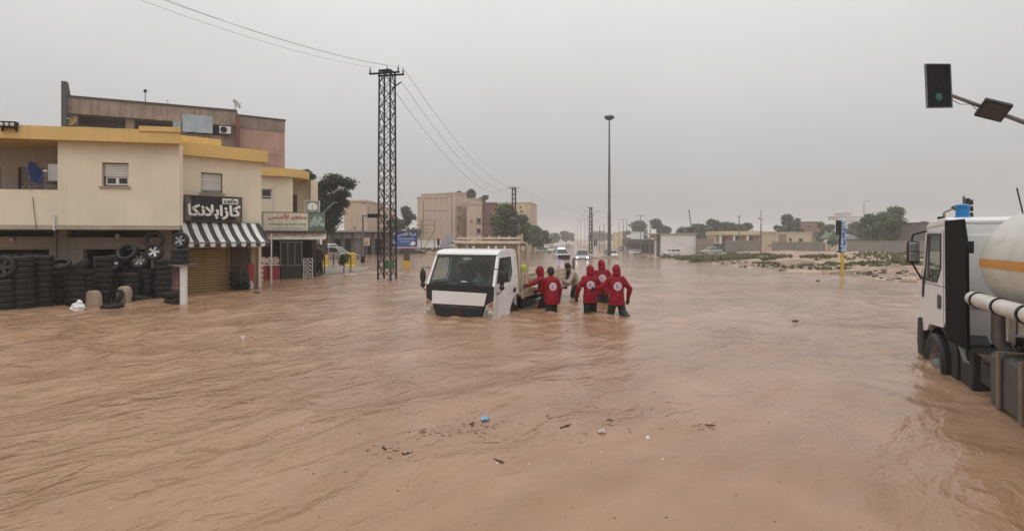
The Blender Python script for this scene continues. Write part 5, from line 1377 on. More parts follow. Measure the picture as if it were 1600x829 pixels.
for y, k in ((-2.38, .951), (-2.48, .996), (-2.56, 1.006), (-8.0, 1.006)):
    st_.append([(cx + rx * k * math.cos(R(a)), y, cz + rz_ * k * math.sin(R(a))) for a in np.linspace(176.6, 183.4, 5)])
for A_, B_ in zip(st_[:-1], st_[1:]):
    for i in range(4): q.quad(A_[i], A_[i + 1], B_[i + 1], B_[i])
tks(q, 'orange_stripe', mat('orange_stripe', (.62, .27, .03), .45, .1, 3, streak=.2), tank, smooth=True)
q = MB(); q.lathe([(.25, 0), (.25, .12), (.3, .12), (.3, .16), (0, .2)], 20, Matrix.Translation((cx, -3.6, cz + rz_ - .03))); tks(q, 'manhole', tank_white, tank, smooth=True)
q = MB(); q.cyl((.62, -3.35, 2.85), (.62, -3.35, 2.98), .05, n=10); q.cyl((.56, -3.35, 3.0), (.74, -3.35, 3.0), .045, n=10); tks(q, 'vent_valve', M['steel_grey'], tank)
q = MB(); q.cyl((.42, -2.72, 2.68), (.36, -2.66, 3.12), .008, n=6); tks(q, 'whip_aerial', M['steel_black'], tank)
# white suction hose with clamps along the side
q = MB(); q.tube([(.0, -2.42, 1.72), (.0, -2.6, 1.715), (0, -5, 1.69), (0, -8, 1.66)], [.088, .09, .09, .09], 16); hs = tks(q, 'suction_hose', mat('white_hose', (.62, .60, .55), .6, .15, 4, .01, 30, grime=.2), smooth=True)
for k, y in enumerate(np.arange(-2.62, -7.5, -.66)):
    q = MB(); q.lathe([(.088, -.018), (.106, -.018), (.106, .018), (.088, .018)], 18, Matrix.Translation((0, y, 1.714 + (y + 2.6) * .0102)) @ Matrix.Rotation(R(90), 4, 'X'), closed=True); tks(q, 'hose_clamp', M['steel_black'], hs)
rib = MB()
for y in np.arange(-2.5, -5.5, -.055):
    rib.lathe([(.089, -.008), (.0945, 0), (.089, .008)], 16, Matrix.Translation((0, y, 1.714 + (y + 2.6) * .0102)) @ Matrix.Rotation(R(90), 4, 'X'))
tag(tks(rib, 'hose_ribbing', bpy.data.materials['white_hose'], hs, smooth=True), kind='stuff')
# mirror on long arms
q = MB(); q.box(-.24, -.06, -.30, -.20, 2.08, 2.46); mr_ = tks(q, 'mirror', M['black_plastic'], bevel=.04)
q = MB(); q.tube([(.02, -.40, 2.62), (-.05, -.32, 2.60), (-.15, -.24, 2.56), (-.17, -.24, 2.44)], .018, 8); q.tube([(-.17, -.26, 2.10), (-.1, -.26, 1.95), (-.04, -.24, 1.84), (.03, -.24, 1.80)], .016, 8); tks(q, 'mirror_arm', M['black_plastic'], mr_, smooth=True)
for z0, z1 in ((2.28, 2.42), (2.12, 2.26)):
    q = MB(); q.box(-.22, -.08, -.308, -.301, z0, z1); tks(q, 'mirror_glass', M['chrome'], mr_, bevel=.01)
# blue beacon and roof fittings
q = MB(); q.lathe([(0, 0), (.10, 0), (.10, .03), (.085, .04), (.085, .16), (.095, .165), (.095, .20), (.07, .215), (0, .22)], 18, Matrix.Translation((.30, -1.0, 2.80))); tks(q, 'beacon', mat('blue_beacon', (.015, .17, .42), .2, .1, 4), smooth=True)
q = MB(); q.cyl((.1, -.75, 2.78), (.1, -.75, 2.84), .045, n=10); tks(q, 'roof_lamp', M['steel_black'])
q = MB(); q.box(.95, 1.2, -1.4, -1.3, 2.8, 2.83); tks(q, 'roof_hatch', M['steel_black'])

# ------------------------------------------------------------------ cars
def loft(mb, rings, mi=0, cap=True):
    n_ = len(rings[0]); o = len(mb.v); vs = [v for r_ in rings for v in r_]
    fs = [(i * n_ + k, i * n_ + (k + 1) % n_, (i + 1) * n_ + (k + 1) % n_, (i + 1) * n_ + k) for i in range(len(rings) - 1) for k in range(n_)]
    if cap: fs += [tuple(range(n_))[::-1], tuple(range((len(rings) - 1) * n_, len(rings) * n_))]
    mb.add(vs, fs, mi)
CARS = {}
def car(p, rz, label, paint, kind='sedan', group=None, L=4.4, W=1.75, H=1.45, lights=None):
    """front of the car looks along local -y"""
    t = thing('parked_car' if group else 'car', label, 'car', p, rz, group)
    suv = kind in ('suv', 'hatch')
    tp = {'sedan': [(0, .58), (.02, .68), (.10, .76), (.27, .86), (.34, .92), (.60, .94), (.84, .94), (.97, .88), (1, .72)],
          'suv': [(0, .70), (.02, .86), (.08, .96), (.25, 1.04), (.32, 1.06), (.7, 1.07), (.95, 1.06), (.985, .98), (1, .8)],
          'hatch': [(0, .56), (.02, .70), (.1, .80), (.27, .92), (.34, .95), (.7, .97), (.93, .97), (.985, .9), (1, .7)]}[kind]
    k_ = H / (1.72 if kind == 'suv' else 1.45)
    q = MB(); rings = []
    for tt, zt in tp:
        w = W / 2 * (1 - .16 * (max(0, .12 - tt) / .12) ** 1.5 - .12 * (max(0, tt - .9) / .1) ** 1.5); zt *= k_; zl = .24 if .05 < tt < .95 else .34; y = -L / 2 + L * tt
        rings.append([(-w * .94, y, zl), (w * .94, y, zl), (w, y, zl + .14), (w, y, zt - .22), (w * .96, y, zt - .07), (w * .82, y, zt), (-w * .82, y, zt), (-w * .96, y, zt - .07), (-w, y, zt - .22), (-w, y, zl + .14)])
    loft(q, rings); body = q.build('body', paint, t, smooth=True)
    b0, b1, c0, c1 = {'sedan': (.28, .86, .41, .72), 'suv': (.24, .985, .36, .92), 'hatch': (.25, .97, .40, .80)}[kind]
    zb = {'sedan': .91, 'suv': 1.04, 'hatch': .93}[kind] * k_; zt = H; y = lambda f: -L / 2 + L * f
    wb, wt = W / 2 * .93, W / 2 * .74
    q = MB()
    r0 = [(-wb, y(b0), zb), (wb, y(b0), zb), (wb, y(b1), zb), (-wb, y(b1), zb)]; r1 = [(-wt, y(c0), zt - .05), (wt, y(c0), zt - .05), (wt, y(c1), zt - .05), (-wt, y(c1), zt - .05)]
    r2 = [(-wt * .9, y(c0 + .025), zt), (wt * .9, y(c0 + .025), zt), (wt * .9, y(c1 - .025), zt), (-wt * .9, y(c1 - .025), zt)]
    loft(q, [r0, r1, r2]); cb = q.build('cabin', paint, t)
    def pane(nm, A, B, C, D, m0=.08, off=.008):
        A, B, C, D = map(Vector, (A, B, C, D)); c = (A + B + C + D) / 4; nrm = (B - A).cross(D - A).normalized()
        P = [c + (v - c) * (1 - m0) for v in (A, B, C, D)]
        q = MB(); q.hexa([v - nrm * .004 for v in P] + [v + nrm * off for v in P]); q.build(nm, M['glass_dark'], cb)
    pane('windscreen', r0[0], r0[1], r1[1], r1[0]); pane('rear_window', r0[2], r0[3], r1[3], r1[2])
    for a, b_ in ((1, 2), (3, 0)):
        A, B, C, D = map(Vector, (r0[a], r0[b_], r1[b_], r1[a])); m1, m2 = A.lerp(B, .5), D.lerp(C, .48)
        pane('side_window', A, m1, m2, D, .12); pane('side_window', m1, B, C, m2, .12)
    wr = .33 if kind != 'suv' else .37
    for s in (-1, 1):
        for f in (.19, .80): road_wheel(t, (s * (W / 2 - .10), y(f), wr), wr, .2, s)
        q = MB(); zz = tp[2][1] * k_ - .16; q.ell((s * W * .36, y(.022), zz), (.15, .08, .075), 12, 8); q.build('headlight', (lights or M['lens']), t, smooth=True)
        q = MB(); zz = tp[-2][1] * k_ - .17; q.ell((s * W * .38, y(.975), zz), (.12, .07, .09), 12, 8); q.build('tail_light', M['text_red'], t, smooth=True)
        q = MB(); q.ell((s * (W / 2 + .07), y(b0 + .05), zb + .06), (.09, .05, .065), 10, 6); q.build('wing_mirror', paint, t, smooth=True)
    q = MB(); q.box(-W * .3, W * .3, y(0) - .012, y(0) + .06, .5 * k_, .62 * k_); q.build('grille', M['black_plastic'], t)
    q = MB(); q.box(-.26, .26, y(0) - .02, y(0) - .013, .36, .47); q.build('number_plate', M['text_white'], t)
    q = MB(); q.box(-W * .45, W * .45, y(0) - .01, y(0) + .04, .25, .34); q.build('lower_bumper', M['dark_plastic'], t)
    return t
def paint(n_, c): return mat('paint_' + n_, c, .3, .06, 2, coat=.4, grime=.12, streak_col=(.30, .24, .18))
P_W = paint('white', (.62, .62, .61)); P_S = paint('silver', (.36, .35, .34)); P_G = paint('pale_green', (.36, .40, .35)); P_D = paint('dark', (.05, .055, .06)); P_R = paint('maroon', (.14, .05, .045)); P_B = paint('beige', (.42, .36, .29))
lamp_on = emit_mat('headlamp_on', (1.0, .95, .86), 6.0)
pc = car((gx(877, 76), 76, wls(gx(877, 76), 76) - .35), R(3), 'police vehicle with flashing blue and pale red roof lights in the flood', P_W, 'suv', None, 4.6, 1.85, 1.72)
q = MB(); q.box(-.45, -.02, -.12, .12, 1.73, 1.86); q.build('blue_light', emit_mat('blue_flash', (.08, .18, 1.0), 16), pc, bevel=.02)
q = MB(); q.box(.02, .45, -.12, .12, 1.73, 1.86); q.build('red_light', emit_mat('pale_red_flash', (1.0, .45, .52), 9), pc, bevel=.02)
q = MB(); q.box(-.5, .5, -.14, .14, 1.69, 1.729); q.build('light_bar', M['steel_black'], pc)
q = MB(); q.box(-.82, .82, -2.42, -2.33, .38, .95); q.build('bull_bar', M['steel_black'], pc, bevel=.03)
q = MB(); q.box(-.93, .93, -1.9, -1.5, .62, .9); q.build('blue_band', paint('blue', (.03, .06, .30)), pc)
sc_ = car((gx(910, 73), 73, wls(gx(910, 73), 73) - .35), R(-8), 'silver off-road car with headlights on following the police vehicle', P_S, 'suv', None, 4.5, 1.85, 1.75, lamp_on)
wc = car((gx(1050, 112), 112, gzs(gx(1050, 112), 112) - .02), R(-74), 'white hatchback parked on the bank before the whitewashed wall', P_W, 'hatch', 'cars parked by the walled buildings', 3.7, 1.65, 1.42)
gc = car((gx(1111, 111), 111, gzs(gx(1111, 111), 111) - .02), R(-80), 'pale green saloon car parked behind the weeds on the bank', P_G, 'sedan', 'cars parked by the walled buildings', 4.5, 1.72, 1.42)
for px, Y, rz, pn_, kd, lab in ((850, 128, 75, P_G, 'sedan', 'pale saloon pulled across the verge below the yellow block'), (842, 150, 60, P_D, 'sedan', 'dark saloon behind the pale one on the verge below the yellow block'), (858, 160, 30, P_W, 'hatch', 'small white car by the roadside trees past the pale saloon'),
                                 (826, 190, 20, P_W, 'suv', 'white van-like car parked below the yellow block'), (880, 240, 4, P_W, 'sedan', 'white car far down the flooded avenue'), (888, 262, 4, P_R, 'sedan', 'dark red car far down the flooded avenue'),
                                 (957, 112, 0, P_W, 'suv', 'white pickup-like car behind the tall lamp mast'), (953, 135, 4, P_D, 'suv', 'dark car farther behind the tall lamp mast'), (960, 160, 2, P_S, 'sedan', 'silver car on the carriageway between the lamp mast and the shop row'),
                                 (988, 150, -12, P_W, 'hatch', 'white car nosed up to the dark shop row'), (981, 172, -8, P_B, 'sedan', 'beige car parked along the dark shop row'), (997, 138, -20, P_S, 'sedan', 'silver car beside the shop forecourt'), (972, 195, -5, P_D, 'suv', 'dark car parked beyond the shop row'),
                                 (512, 57, 70, P_W, 'suv', 'white car parked beyond the yellow barriers'), (524, 54, 80, P_S, 'sedan', 'silver saloon parked beyond the yellow barriers'), (640, 72, 85, P_D, 'sedan', 'dark car parked behind the blue billboard'), (720, 84, 80, P_W, 'hatch', 'white car parked below the pink apartment block')):
    X_ = gx(px, Y); car((X_, Y, max(gzs(X_, Y), wls(X_, Y) - .35)), R(rz), lab, pn_, kd, 'distant parked cars', 4.3, 1.75, 1.7 if kd == 'suv' else 1.43)
# ------------------------------------------------------------------ people
m_eye = mat('eye', (.03, .025, .02), .2, .1, 5)
m_emb_ring = mat('emblem_blue', (.10, .11, .30), .6, .1, 8); m_emb_white = mat('emblem_white', (.60, .50, .55), .6, .06, 8); m_emb_red = mat('emblem_red', (.16, .05, .17), .6, .1, 8)
def person(loc, heading, label, top_mat, leg_mat, hood=True, lean=0.0, side=0.0, twist=0.0, arms=None, legs=None, seated=False,
           emblem=False, gloves=True, hem=.76, look=0.0, nod=0.0, h=1.78, hair=True, beard=False, scarf=None, long_coat=False, child=False, seed=0.0, boots=True):
    t = thing('person', label, 'person', loc, heading); s = h / 1.78
    t.scale = (s, s, s)
    zp = .95 if not seated else .50
    piv = Vector((0, 0, zp))
    T = Matrix.Translation(piv) @ Matrix.Rotation(-lean, 4, 'X') @ Matrix.Rotation(side, 4, 'Y') @ Matrix.Rotation(twist, 4, 'Z') @ Matrix.Translation(-piv)
    off = zp - .95
    U = lambda x, y, z: T @ Vector((x, y, z + off))
    neck = U(0, .0, 1.50); head = U(0, .03, 1.66)
    HR = T.to_3x3() @ Matrix.Rotation(look, 3, 'Z') @ Matrix.Rotation(lean * .55 - nod, 3, 'X')
    head = neck + HR @ Vector((0, .03, .15))
    hp = lambda x, y, z: head + HR @ Vector((x, y, z))
    sh = {1: U(.19, 0, 1.43), -1: U(-.19, 0, 1.43)}
    A = {}
    for sd, key in ((1, 'R'), (-1, 'L')):
        if arms and key in arms: e_, w_ = arms[key]; A[sd] = (Vector(e_), Vector(w_))
        else: A[sd] = (sh[sd] + Vector((sd * .09, -.03, -.28)), sh[sd] + Vector((sd * .11, .08, -.53)))
    Lg = {}
    for sd, key in ((1, 'R'), (-1, 'L')):
        if legs and key in legs: k_, a_ = legs[key]; Lg[sd] = (Vector(k_), Vector(a_))
        elif seated: Lg[sd] = (Vector((sd * .13, .42, zp + .02)), Vector((sd * .13, .40, zp - .40)))
        else: Lg[sd] = (Vector((sd * .095, .04 + .05 * sd, .49)), Vector((sd * .10, -.02 + .06 * sd, .09)))
    hip = {1: Vector((.085, 0, zp - .03)), -1: Vector((-.085, 0, zp - .03))}
    # --- body: one continuous skin
    q = MB()
    q.ell(hp(0, 0, .015), (.075, .095, .115), 16, 12, HR); q.ell(hp(0, .03, -.06), (.055, .065, .06), 14, 9, HR)
    q.ell(hp(0, .098, -.015), (.014, .02, .026), 8, 6, HR); q.ell(hp(0, .085, -.055), (.026, .016, .012), 8, 6, HR)
    for sd in (1, -1): q.ell(hp(sd * .076, -.005, -.005), (.013, .022, .032), 8, 6, HR)
    q.capsule(neck - (head - neck) * .35, head - HR @ Vector((0, .02, .06)), .055, .052)
    for z, rx, ry in ((1.38, .165, .10), (1.22, .15, .10), (1.05, .14, .10), (.95, .15, .105)): q.ell(U(0, 0, z), (rx, ry, .13), 14, 9, T.to_3x3())
    for sd in (1, -1):
        e_, w_ = A[sd]
        q.capsule(sh[sd], e_, .048, .04); q.capsule(e_, w_, .038, .027)
        k_, a_ = Lg[sd]
        q.capsule(hip[sd], k_, .08, .058); q.capsule(k_, a_, .055, .04); q.capsule(a_, a_ + Vector((0, .16, -.045)), .04, .032)
        if not gloves: hand_shapes(q, e_, w_, sd)
    link('body', remesh(q, .014, 2), M['skin'], t)
    for sd in (1, -1):
        q = MB(); q.ell(hp(sd * .032, .088, .012), (.014, .010, .008), 8, 6, HR); q.build('eye', m_eye, t, smooth=True)
    # --- upper garment
    q = MB(); rings = []
    lv = [(hem, .205, .15), (.86, .21, .155), (.97, .20, .15), (1.1, .19, .14), (1.24, .205, .145), (1.36, .215, .14), (1.44, .19, .12), (1.50, .11, .095), (1.545, .075, .075)]
    if child: lv = [(z, a * .95, b * .95) for z, a, b in lv]
    for z, rx, ry in lv:
        P = (lambda v: U(*v)) if z > .93 else (lambda v: Vector((v[0], v[1], v[2] + off)))
        rings.append([P((rx * math.cos(a), ry * math.sin(a) - .01, z)) for a in np.linspace(0, 2 * PI, 18, endpoint=False)])
    loft(q, rings)
    for sd in (1, -1):
        e_, w_ = A[sd]
        q.capsule(sh[sd] - Vector((sd * .03, 0, .01)), e_, .088, .068); q.capsule(e_, e_ + (w_ - e_) * .96, .07, .052)
    if hood:
        q.ell(hp(0, -.035, .02), (.112, .125, .145), 16, 12, HR); q.ell(hp(0, -.06, -.09), (.12, .11, .09), 14, 9, HR); q.ell(hp(0, -.03, .10), (.07, .09, .07), 12, 8, HR)
    jme = remesh(q, .017, 3, .012, 9, seed)
    jk = link('jacket', jme, top_mat, t)
    # hem band and cuffs
    q = MB(); rx, ry = lv[0][1] + .006, lv[0][2] + .006
    if not seated and not long_coat:
        q.lathe([(1, 0), (1.03, .01), (1.03, .035), (1, .045)], 24, Matrix.Translation((0, -.01, hem + off - .012)) @ Matrix.Diagonal((rx, ry, 1, 1))); q.build('hem_band', top_mat, jk, smooth=True)
    if long_coat:
        q = MB(); loft(q, [[(rx * f * math.cos(a), ry * f * math.sin(a), z) for a in np.linspace(0, 2 * PI, 20, endpoint=False)] for z, f in ((.36, 1.12 + .0), (.5, 1.12), (.66, 1.06), (hem + .06, 1.0))])
        link('coat_skirt', remesh(q, .02, 2, .03, 7, 3), top_mat, t)
    # --- trousers and boots
    q = MB(); q.ell((0, 0, zp - .02), (.175, .125, .15), 16, 10)
    for sd in (1, -1):
        k_, a_ = Lg[sd]; q.capsule(hip[sd], k_, .115, .102); q.capsule(k_, a_ + Vector((0, 0, .03)), .10, .08)
    link('trousers', remesh(q, .018, 3, .012, 8, seed + 5), leg_mat, t)
    if boots:
        for sd in (1, -1):
            k_, a_ = Lg[sd]; q = MB(); q.capsule(a_ + (k_ - a_) * .25, a_, .06, .055); q.capsule(a_ - Vector((0, .03, .03)), a_ + Vector((0, .17, -.05)), .05, .042)
            link('boot', remesh(q, .018, 2), M['rubber'], t)
    if gloves:
        for sd in (1, -1):
            e_, w_ = A[sd]; q = MB(); hand_shapes(q, e_, w_, sd, 1.15); link('glove', remesh(q, .009, 1), M['glove'], t)
    if hair and not hood:
        q = MB(); q.ell(hp(0, -.022, .045), (.098, .112, .108), 16, 12, HR); q.ell(hp(0, -.055, -.01), (.09, .085, .09), 14, 9, HR)
        for i in range(26):
            a = i * 2.4; b_ = .25 + (i / 26) * 1.1; q.ell(hp(.08 * math.cos(a) * math.sin(b_), -.03 + .09 * math.sin(a) * math.sin(b_), .055 + .085 * math.cos(b_)), .026, 7, 5)
        link('hair', remesh(q, .012, 1, .008, 30), M['hair'], t)
    if beard:
        q = MB(); q.ell(hp(0, .045, -.085), (.058, .055, .05), 12, 9, HR); q.ell(hp(0, .085, -.065), (.03, .02, .03), 10, 6, HR); link('beard', remesh(q, .011, 1), M['hair'], t)
    if scarf:
        q = MB(); q.ell(neck + Vector((0, .03, -.02)), (.10, .11, .07)); q.capsule(U(.03, .12, 1.45), U(.05, .17, 1.15), .055, .04); q.capsule(U(-.05, .1, 1.45), U(-.02, .16, 1.2), .05, .04); link('scarf', remesh(q, .014, 2, .01, 12), scarf, t)
    if emblem:
        bvh = BVHTree.FromPolygons([v.co for v in jme.vertices], [p.vertices for p in jme.polygons])
        fw = T.to_3x3() @ Vector((0, 1, 0)); rt = T.to_3x3() @ Vector((1, 0, 0)); up = T.to_3x3() @ Vector((0, 0, 1))
        c = U(0, -.6, 1.235)
        def proj(x, z, o):
            p0 = c + rt * x + up * z; hit = bvh.ray_cast(p0, fw, 1.2)
            return (hit[0] if hit[0] is not None else p0 + fw * .45) - fw * o
        def patch(nm, mt, rr, o):
            q = MB(); nr, na = 5, 24
            grid = [[proj(r_ * math.cos(2 * PI * k / na), r_ * math.sin(2 * PI * k / na), o) for k in range(na)] for r_ in rr]
            for i in range(len(rr) - 1):
                for k in range(na): q.quad(grid[i][k], grid[i][(k + 1) % na], grid[i + 1][(k + 1) % na], grid[i + 1][k])
            return q.build(nm, mt, jk, smooth=True)
        e = patch('emblem', m_emb_white, [.001, .035, .07, .105, .112], .006)
        patch('emblem_ring', m_emb_ring, [.062, .067], .009).parent = e
        q = MB(); na = 18
        for k in range(na):
            def edge(f):
                a = R(40) + f * R(280); po = (.048 * math.cos(a), .048 * math.sin(a))
                a2 = R(62) + f * R(236); pi_ = (.016 + .038 * math.cos(a2), .038 * math.sin(a2)); return po, pi_
            (o1, i1), (o2, i2) = edge(k / na), edge((k + 1) / na)
            q.quad(proj(*o1, .010), proj(*o2, .010), proj(*i2, .010), proj(*i1, .010))
        q.build('crescent', m_emb_red, e)
    return t
def hand_shapes(q, e_, w_, sd, k=1.0):
    """palm, four unequal curled fingers and a thumb leaving the side of the palm"""
    d = (w_ - e_).normalized(); x = d.cross(Vector((0, 1, 0)));
    if x.length < .1: x = d.cross(Vector((1, 0, 0)))
    x.normalize(); y = d.cross(x)
    c = w_ + d * .05
    q.capsule(w_ - d * .01, w_ + d * .02, .028 * k, .03 * k)
    for i in (-1, 0, 1): q.capsule(c + x * .018 * i - d * .03, c + x * .02 * i + d * .03, .017 * k, .016 * k, 8)
    for i, ln in enumerate((.062, .075, .070, .055)):
        b0 = c + x * (.033 - .022 * i) + d * .035; b1 = b0 + d * ln * .55 + y * ln * .12; b2 = b1 + d * ln * .35 + y * ln * .4
        q.capsule(b0, b1, .0095 * k, .009 * k, 7); q.capsule(b1, b2, .009 * k, .0075 * k, 7)
    th = c + x * .03 * sd - d * .02
    q.capsule(th, th + x * .03 * sd + d * .035, .012 * k, .010 * k, 7); q.capsule(th + x * .03 * sd + d * .035, th + x * .03 * sd + d * .06 + y * .015, .010 * k, .008 * k, 7)

RJ, TD, TO = M['red_jacket'], M['trousers'], M['trousers_olive']
GZ = -.5
person((2.76, 14.35, GZ), R(4), 'rescuer in red hooded jacket wading with arms held out, olive waders, striding', RJ, TO, emblem=True, lean=.06,
       arms={'R': ((.34, -.06, 1.17), (.31, .02, .90)), 'L': ((-.38, .10, 1.20), (-.50, .32, 1.14))},
       legs={'R': ((.17, .06, .56), (.22, -.30, .42)), 'L': ((-.13, .12, .50), (-.14, .06, .09))}, seed=1.0)
person((2.16, 15.0, GZ), R(-2), 'rescuer in red hooded jacket wading between two others, bare dark hands hanging low', RJ, TD, emblem=True, lean=.10, look=.1,
       arms={'L': ((-.33, -.04, 1.16), (-.37, .04, .90)), 'R': ((.31, .05, 1.18), (.40, .22, .98))}, seed=2.0, h=1.74)
person((2.85, 17.1, GZ), R(-6), 'rescuer in red hooded jacket walking ahead of the other two, hood tipped aside', RJ, TD, emblem=True, lean=.04, side=-.05, seed=3.0, h=1.80,
       arms={'R': ((.30, .02, 1.16), (.30, .14, .92)), 'L': ((-.30, .05, 1.18), (-.26, .2, .95))})
person((1.08, 14.8, GZ), R(18), 'bareheaded rescuer with black hair and red jacket standing close to the truck bed', RJ, TD, hood=False, emblem=True, lean=.12, look=.25, seed=4.0, h=1.70,
       arms={'L': ((-.22, .20, 1.14), (-.26, .46, 1.08)), 'R': ((.28, .05, 1.13), (.27, .14, .86))})
person((.98, 15.68, GZ), R(80), 'rescuer in red hood leaning and pushing on the side of the truck bed', RJ, TD, lean=.36, nod=-.2, seed=5.0, h=1.70,
       arms={'L': ((-.44, .36, 1.28), (-.66, .50, 1.24)), 'R': ((.28, .22, 1.05), (.22, .40, .92))}, legs={'R': ((.12, -.04, .49), (.12, -.22, .10)), 'L': ((-.12, .16, .50), (-.12, .06, .09))})
coat = mat('beige_coat', (.40, .35, .29), .8, .2, 7, .006, 20)
person((2.22, 18.75, GZ), R(118), 'man in pale beige coat and dark scarf bending to push the tail of the truck', coat, TD, hood=False, lean=.50, gloves=False, beard=True, scarf=M['hair'], nod=.35, hem=.74, seed=6.0, h=1.74,
       arms={'L': ((-.22, .48, 1.02), (-.15, .66, 1.10)), 'R': ((.28, .42, .98), (.22, .58, .86))}, long_coat=False, legs={'R': ((.13, .06, .50), (.13, -.10, .09)), 'L': ((-.13, .18, .52), (-.12, .12, .09))})
# coat tail of the bending man hangs open
# people in the truck
tm = Matrix.Translation(tr.location) @ Matrix.Rotation(TRZ, 4, 'Z')
def in_truck(x, y, z): return tm @ Vector((x, y, z))
dark_top = mat('dark_shirt', (.03, .032, .036), .8, .25, 8)
person(in_truck(.5, 1.08, .52), TRZ + PI, 'driver in dark shirt at the wheel of the white truck', dark_top, TD, hood=False, seated=True, gloves=False, hem=.88, seed=7.0, h=1.72, boots=False,
       arms={'R': ((.28, .22, .82), (.15, .46, .86)), 'L': ((-.28, .22, .82), (-.15, .46, .86))})
person(in_truck(.10, .98, .52), TRZ + PI, 'passenger in bright green shirt in the middle of the truck cab', mat('green_shirt', (.02, .34, .27), .7, .15, 8), TD, hood=False, seated=True, gloves=False, hem=.88, seed=8.0, h=1.5, boots=False,
       arms={'R': ((.26, .12, .80), (.10, .30, .76)), 'L': ((-.26, .12, .80), (-.10, .30, .76))})
person(in_truck(-.52, 1.05, .52), TRZ + PI - .2, 'passenger in dark clothes by the far window of the truck cab', dark_top, TD, hood=False, seated=True, gloves=False, hem=.88, seed=9.0, h=1.66, boots=False,
       arms={'R': ((.27, .1, .80), (.16, .34, .74)), 'L': ((-.27, .1, .80), (-.16, .34, .74))})
person(in_truck(.72, 2.72, .50), TRZ + R(150), 'person in lime yellow hood crouching in the truck bed', mat('lime_jacket', (.42, .56, .03), .6, .15, 8), TD, hood=True, seated=True, hem=.88, seed=10.0, h=1.6, boots=False, lean=.15)
p = on_plane(486, 431)
person((-10.12, 28.6, .05), R(160), 'person in dark clothes standing at the end of the kiosk', mat('dark_brown_shirt', (.06, .035, .03), .8, .2, 8), TD, hood=False, gloves=False, seed=11.0, h=1.62)
# ------------------------------------------------------------------ trees
def tree(p, label, H, clumps, n_, size, mt, seed, trunk_r=.15, group=None, name='tree'):
    t = thing(name, label, 'tree', p, 0, group)
    q = MB(); cz = min(c[2] for c in clumps)
    rr = random.Random(seed)
    q.tube([(0, 0, -.3), (rr.uniform(-.1, .1), 0, cz * .5), (rr.uniform(-.15, .15), 0, cz), (0, 0, cz + (H - cz) * .5)], [trunk_r * 1.25, trunk_r, trunk_r * .8, trunk_r * .35], 9)
    tr_ = q.build('trunk', M['bark'], t, smooth=True)
    for c in clumps[:6]:
        q = MB(); b0 = Vector((0, 0, cz * .75 + (c[2] - cz) * .3)); b1 = Vector(c[:3])
        q.tube([b0, b0.lerp(b1, .5) + Vector((0, 0, -.1)), b1], [trunk_r * .5, trunk_r * .35, trunk_r * .15], 6); q.build('limb', M['bark'], tr_, smooth=True)
    q = MB(); leaf_cloud(q, clumps, n_, size, seed); q.build('crown', mt, t, fix=False)
    return t
def clumpset(seed, W, H0, H1, n_, fl=.75, top=.55):
    rr = random.Random(seed); out = []
    for i in range(n_):
        f = rr.random(); z = H0 + (H1 - H0) * f; ww = W * .5 * (1 - top * abs(f - .4) / .6)
        a = rr.uniform(0, 2 * PI); r_ = ww * math.sqrt(rr.random()) * .8; s = W * rr.uniform(.17, .29)
        out.append((r_ * math.cos(a), r_ * math.sin(a), min(z, H1 - s * fl), s, s, s * fl))
    return out
def tree_px(px, pyt, pyb, wpx, Y, label, mt, seed, n_=5200, size=.13, group='trees around the junction', zg=None, fl=.75, top=.55, nc=16):
    X = gx(px, Y); zg = zg if zg is not None else max(-.3, gzs(X, Y)); H0, H1 = gz(pyb, Y) - zg, gz(pyt, Y) - zg; W = wpx / FPX * Y
    H0 = max(H0, .25)
    return tree((X, Y, zg), label, H1, clumpset(seed, W, H0, H1, nc, fl, top), int(n_ * 1.9), size * 1.15, mt, seed, .03 * (H1) ** 1.0 + .05, group)
# big Aleppo pine behind the restaurant
X, Y = gx(508, 44), 44
cl = [(c[0] / FPX * Y, c[1], c[2], c[3] / FPX * Y, c[3] / FPX * Y, c[4] / FPX * Y) for c in [((px - 508), dy, gz(py, Y) + .3, r_, rz_) for px, py, r_, rz_, dy in
     ((490, 300, 22, 14, 0), (505, 290, 20, 10, .6), (525, 282, 18, 9, -.5), (543, 287, 15, 10, 0), (480, 275, 12, 7, .4), (478, 268, 7, 4, 0), (500, 320, 26, 14, -.4), (520, 312, 20, 12, .5), (535, 303, 14, 7, 0), (503, 340, 24, 13, .2), (520, 345, 14, 11, -.2), (485, 335, 20, 14, 0), (512, 358, 14, 8, 0), (536, 318, 10, 7, .3), (525, 330, 13, 10, .3))]]
tree((X, Y, -.3), 'large dark pine tree rising behind the restaurant sign', gz(265, Y) + .3, cl, 24000, .085, M['pine'], 21, .22)
LEAF, GREY = M['leaf'], M['leaf_grey']
tree_px(735, 296, 360, 30, 125, 'tree showing above the pink block stair tower', GREY, 31, 1500, .3)
tree_px(757, 305, 360, 26, 128, 'tree showing above the plain beige section', GREY, 32, 1500, .3)
tree_px(720, 298, 350, 20, 124, 'dark tree top over the brick band of the pink block', GREY, 33, 1200, .3)
tree_px(790, 318, 378, 44, 92, 'full green tree against the brick section and second lattice pole', LEAF, 34, 5200, .20, fl=.9)
tree_px(812, 336, 380, 34, 90, 'lower green tree below the yellow block', LEAF, 35, 4200, .18, fl=.9)
tree_px(637, 322, 385, 34, 96, 'pale grey-green tree behind the blue billboard', GREY, 36, 3600, .2)
tree_px(615, 340, 385, 26, 100, 'small hazy tree beside the lattice tower', GREY, 37, 2200, .2)
tree_px(590, 330, 385, 34, 110, 'hazy tree behind the far beige house', GREY, 38, 2200, .25)
tree_px(1000, 344, 376, 38, 190, 'dark round tree behind the shop row', GREY, 41, 3000, .25)
tree_px(1027, 342, 376, 28, 185, 'tall hazy tree behind the shop row', GREY, 42, 2600, .25)
tree_px(1040, 352, 376, 20, 185, 'small tree beside the tall hazy one', GREY, 43, 1400, .25)
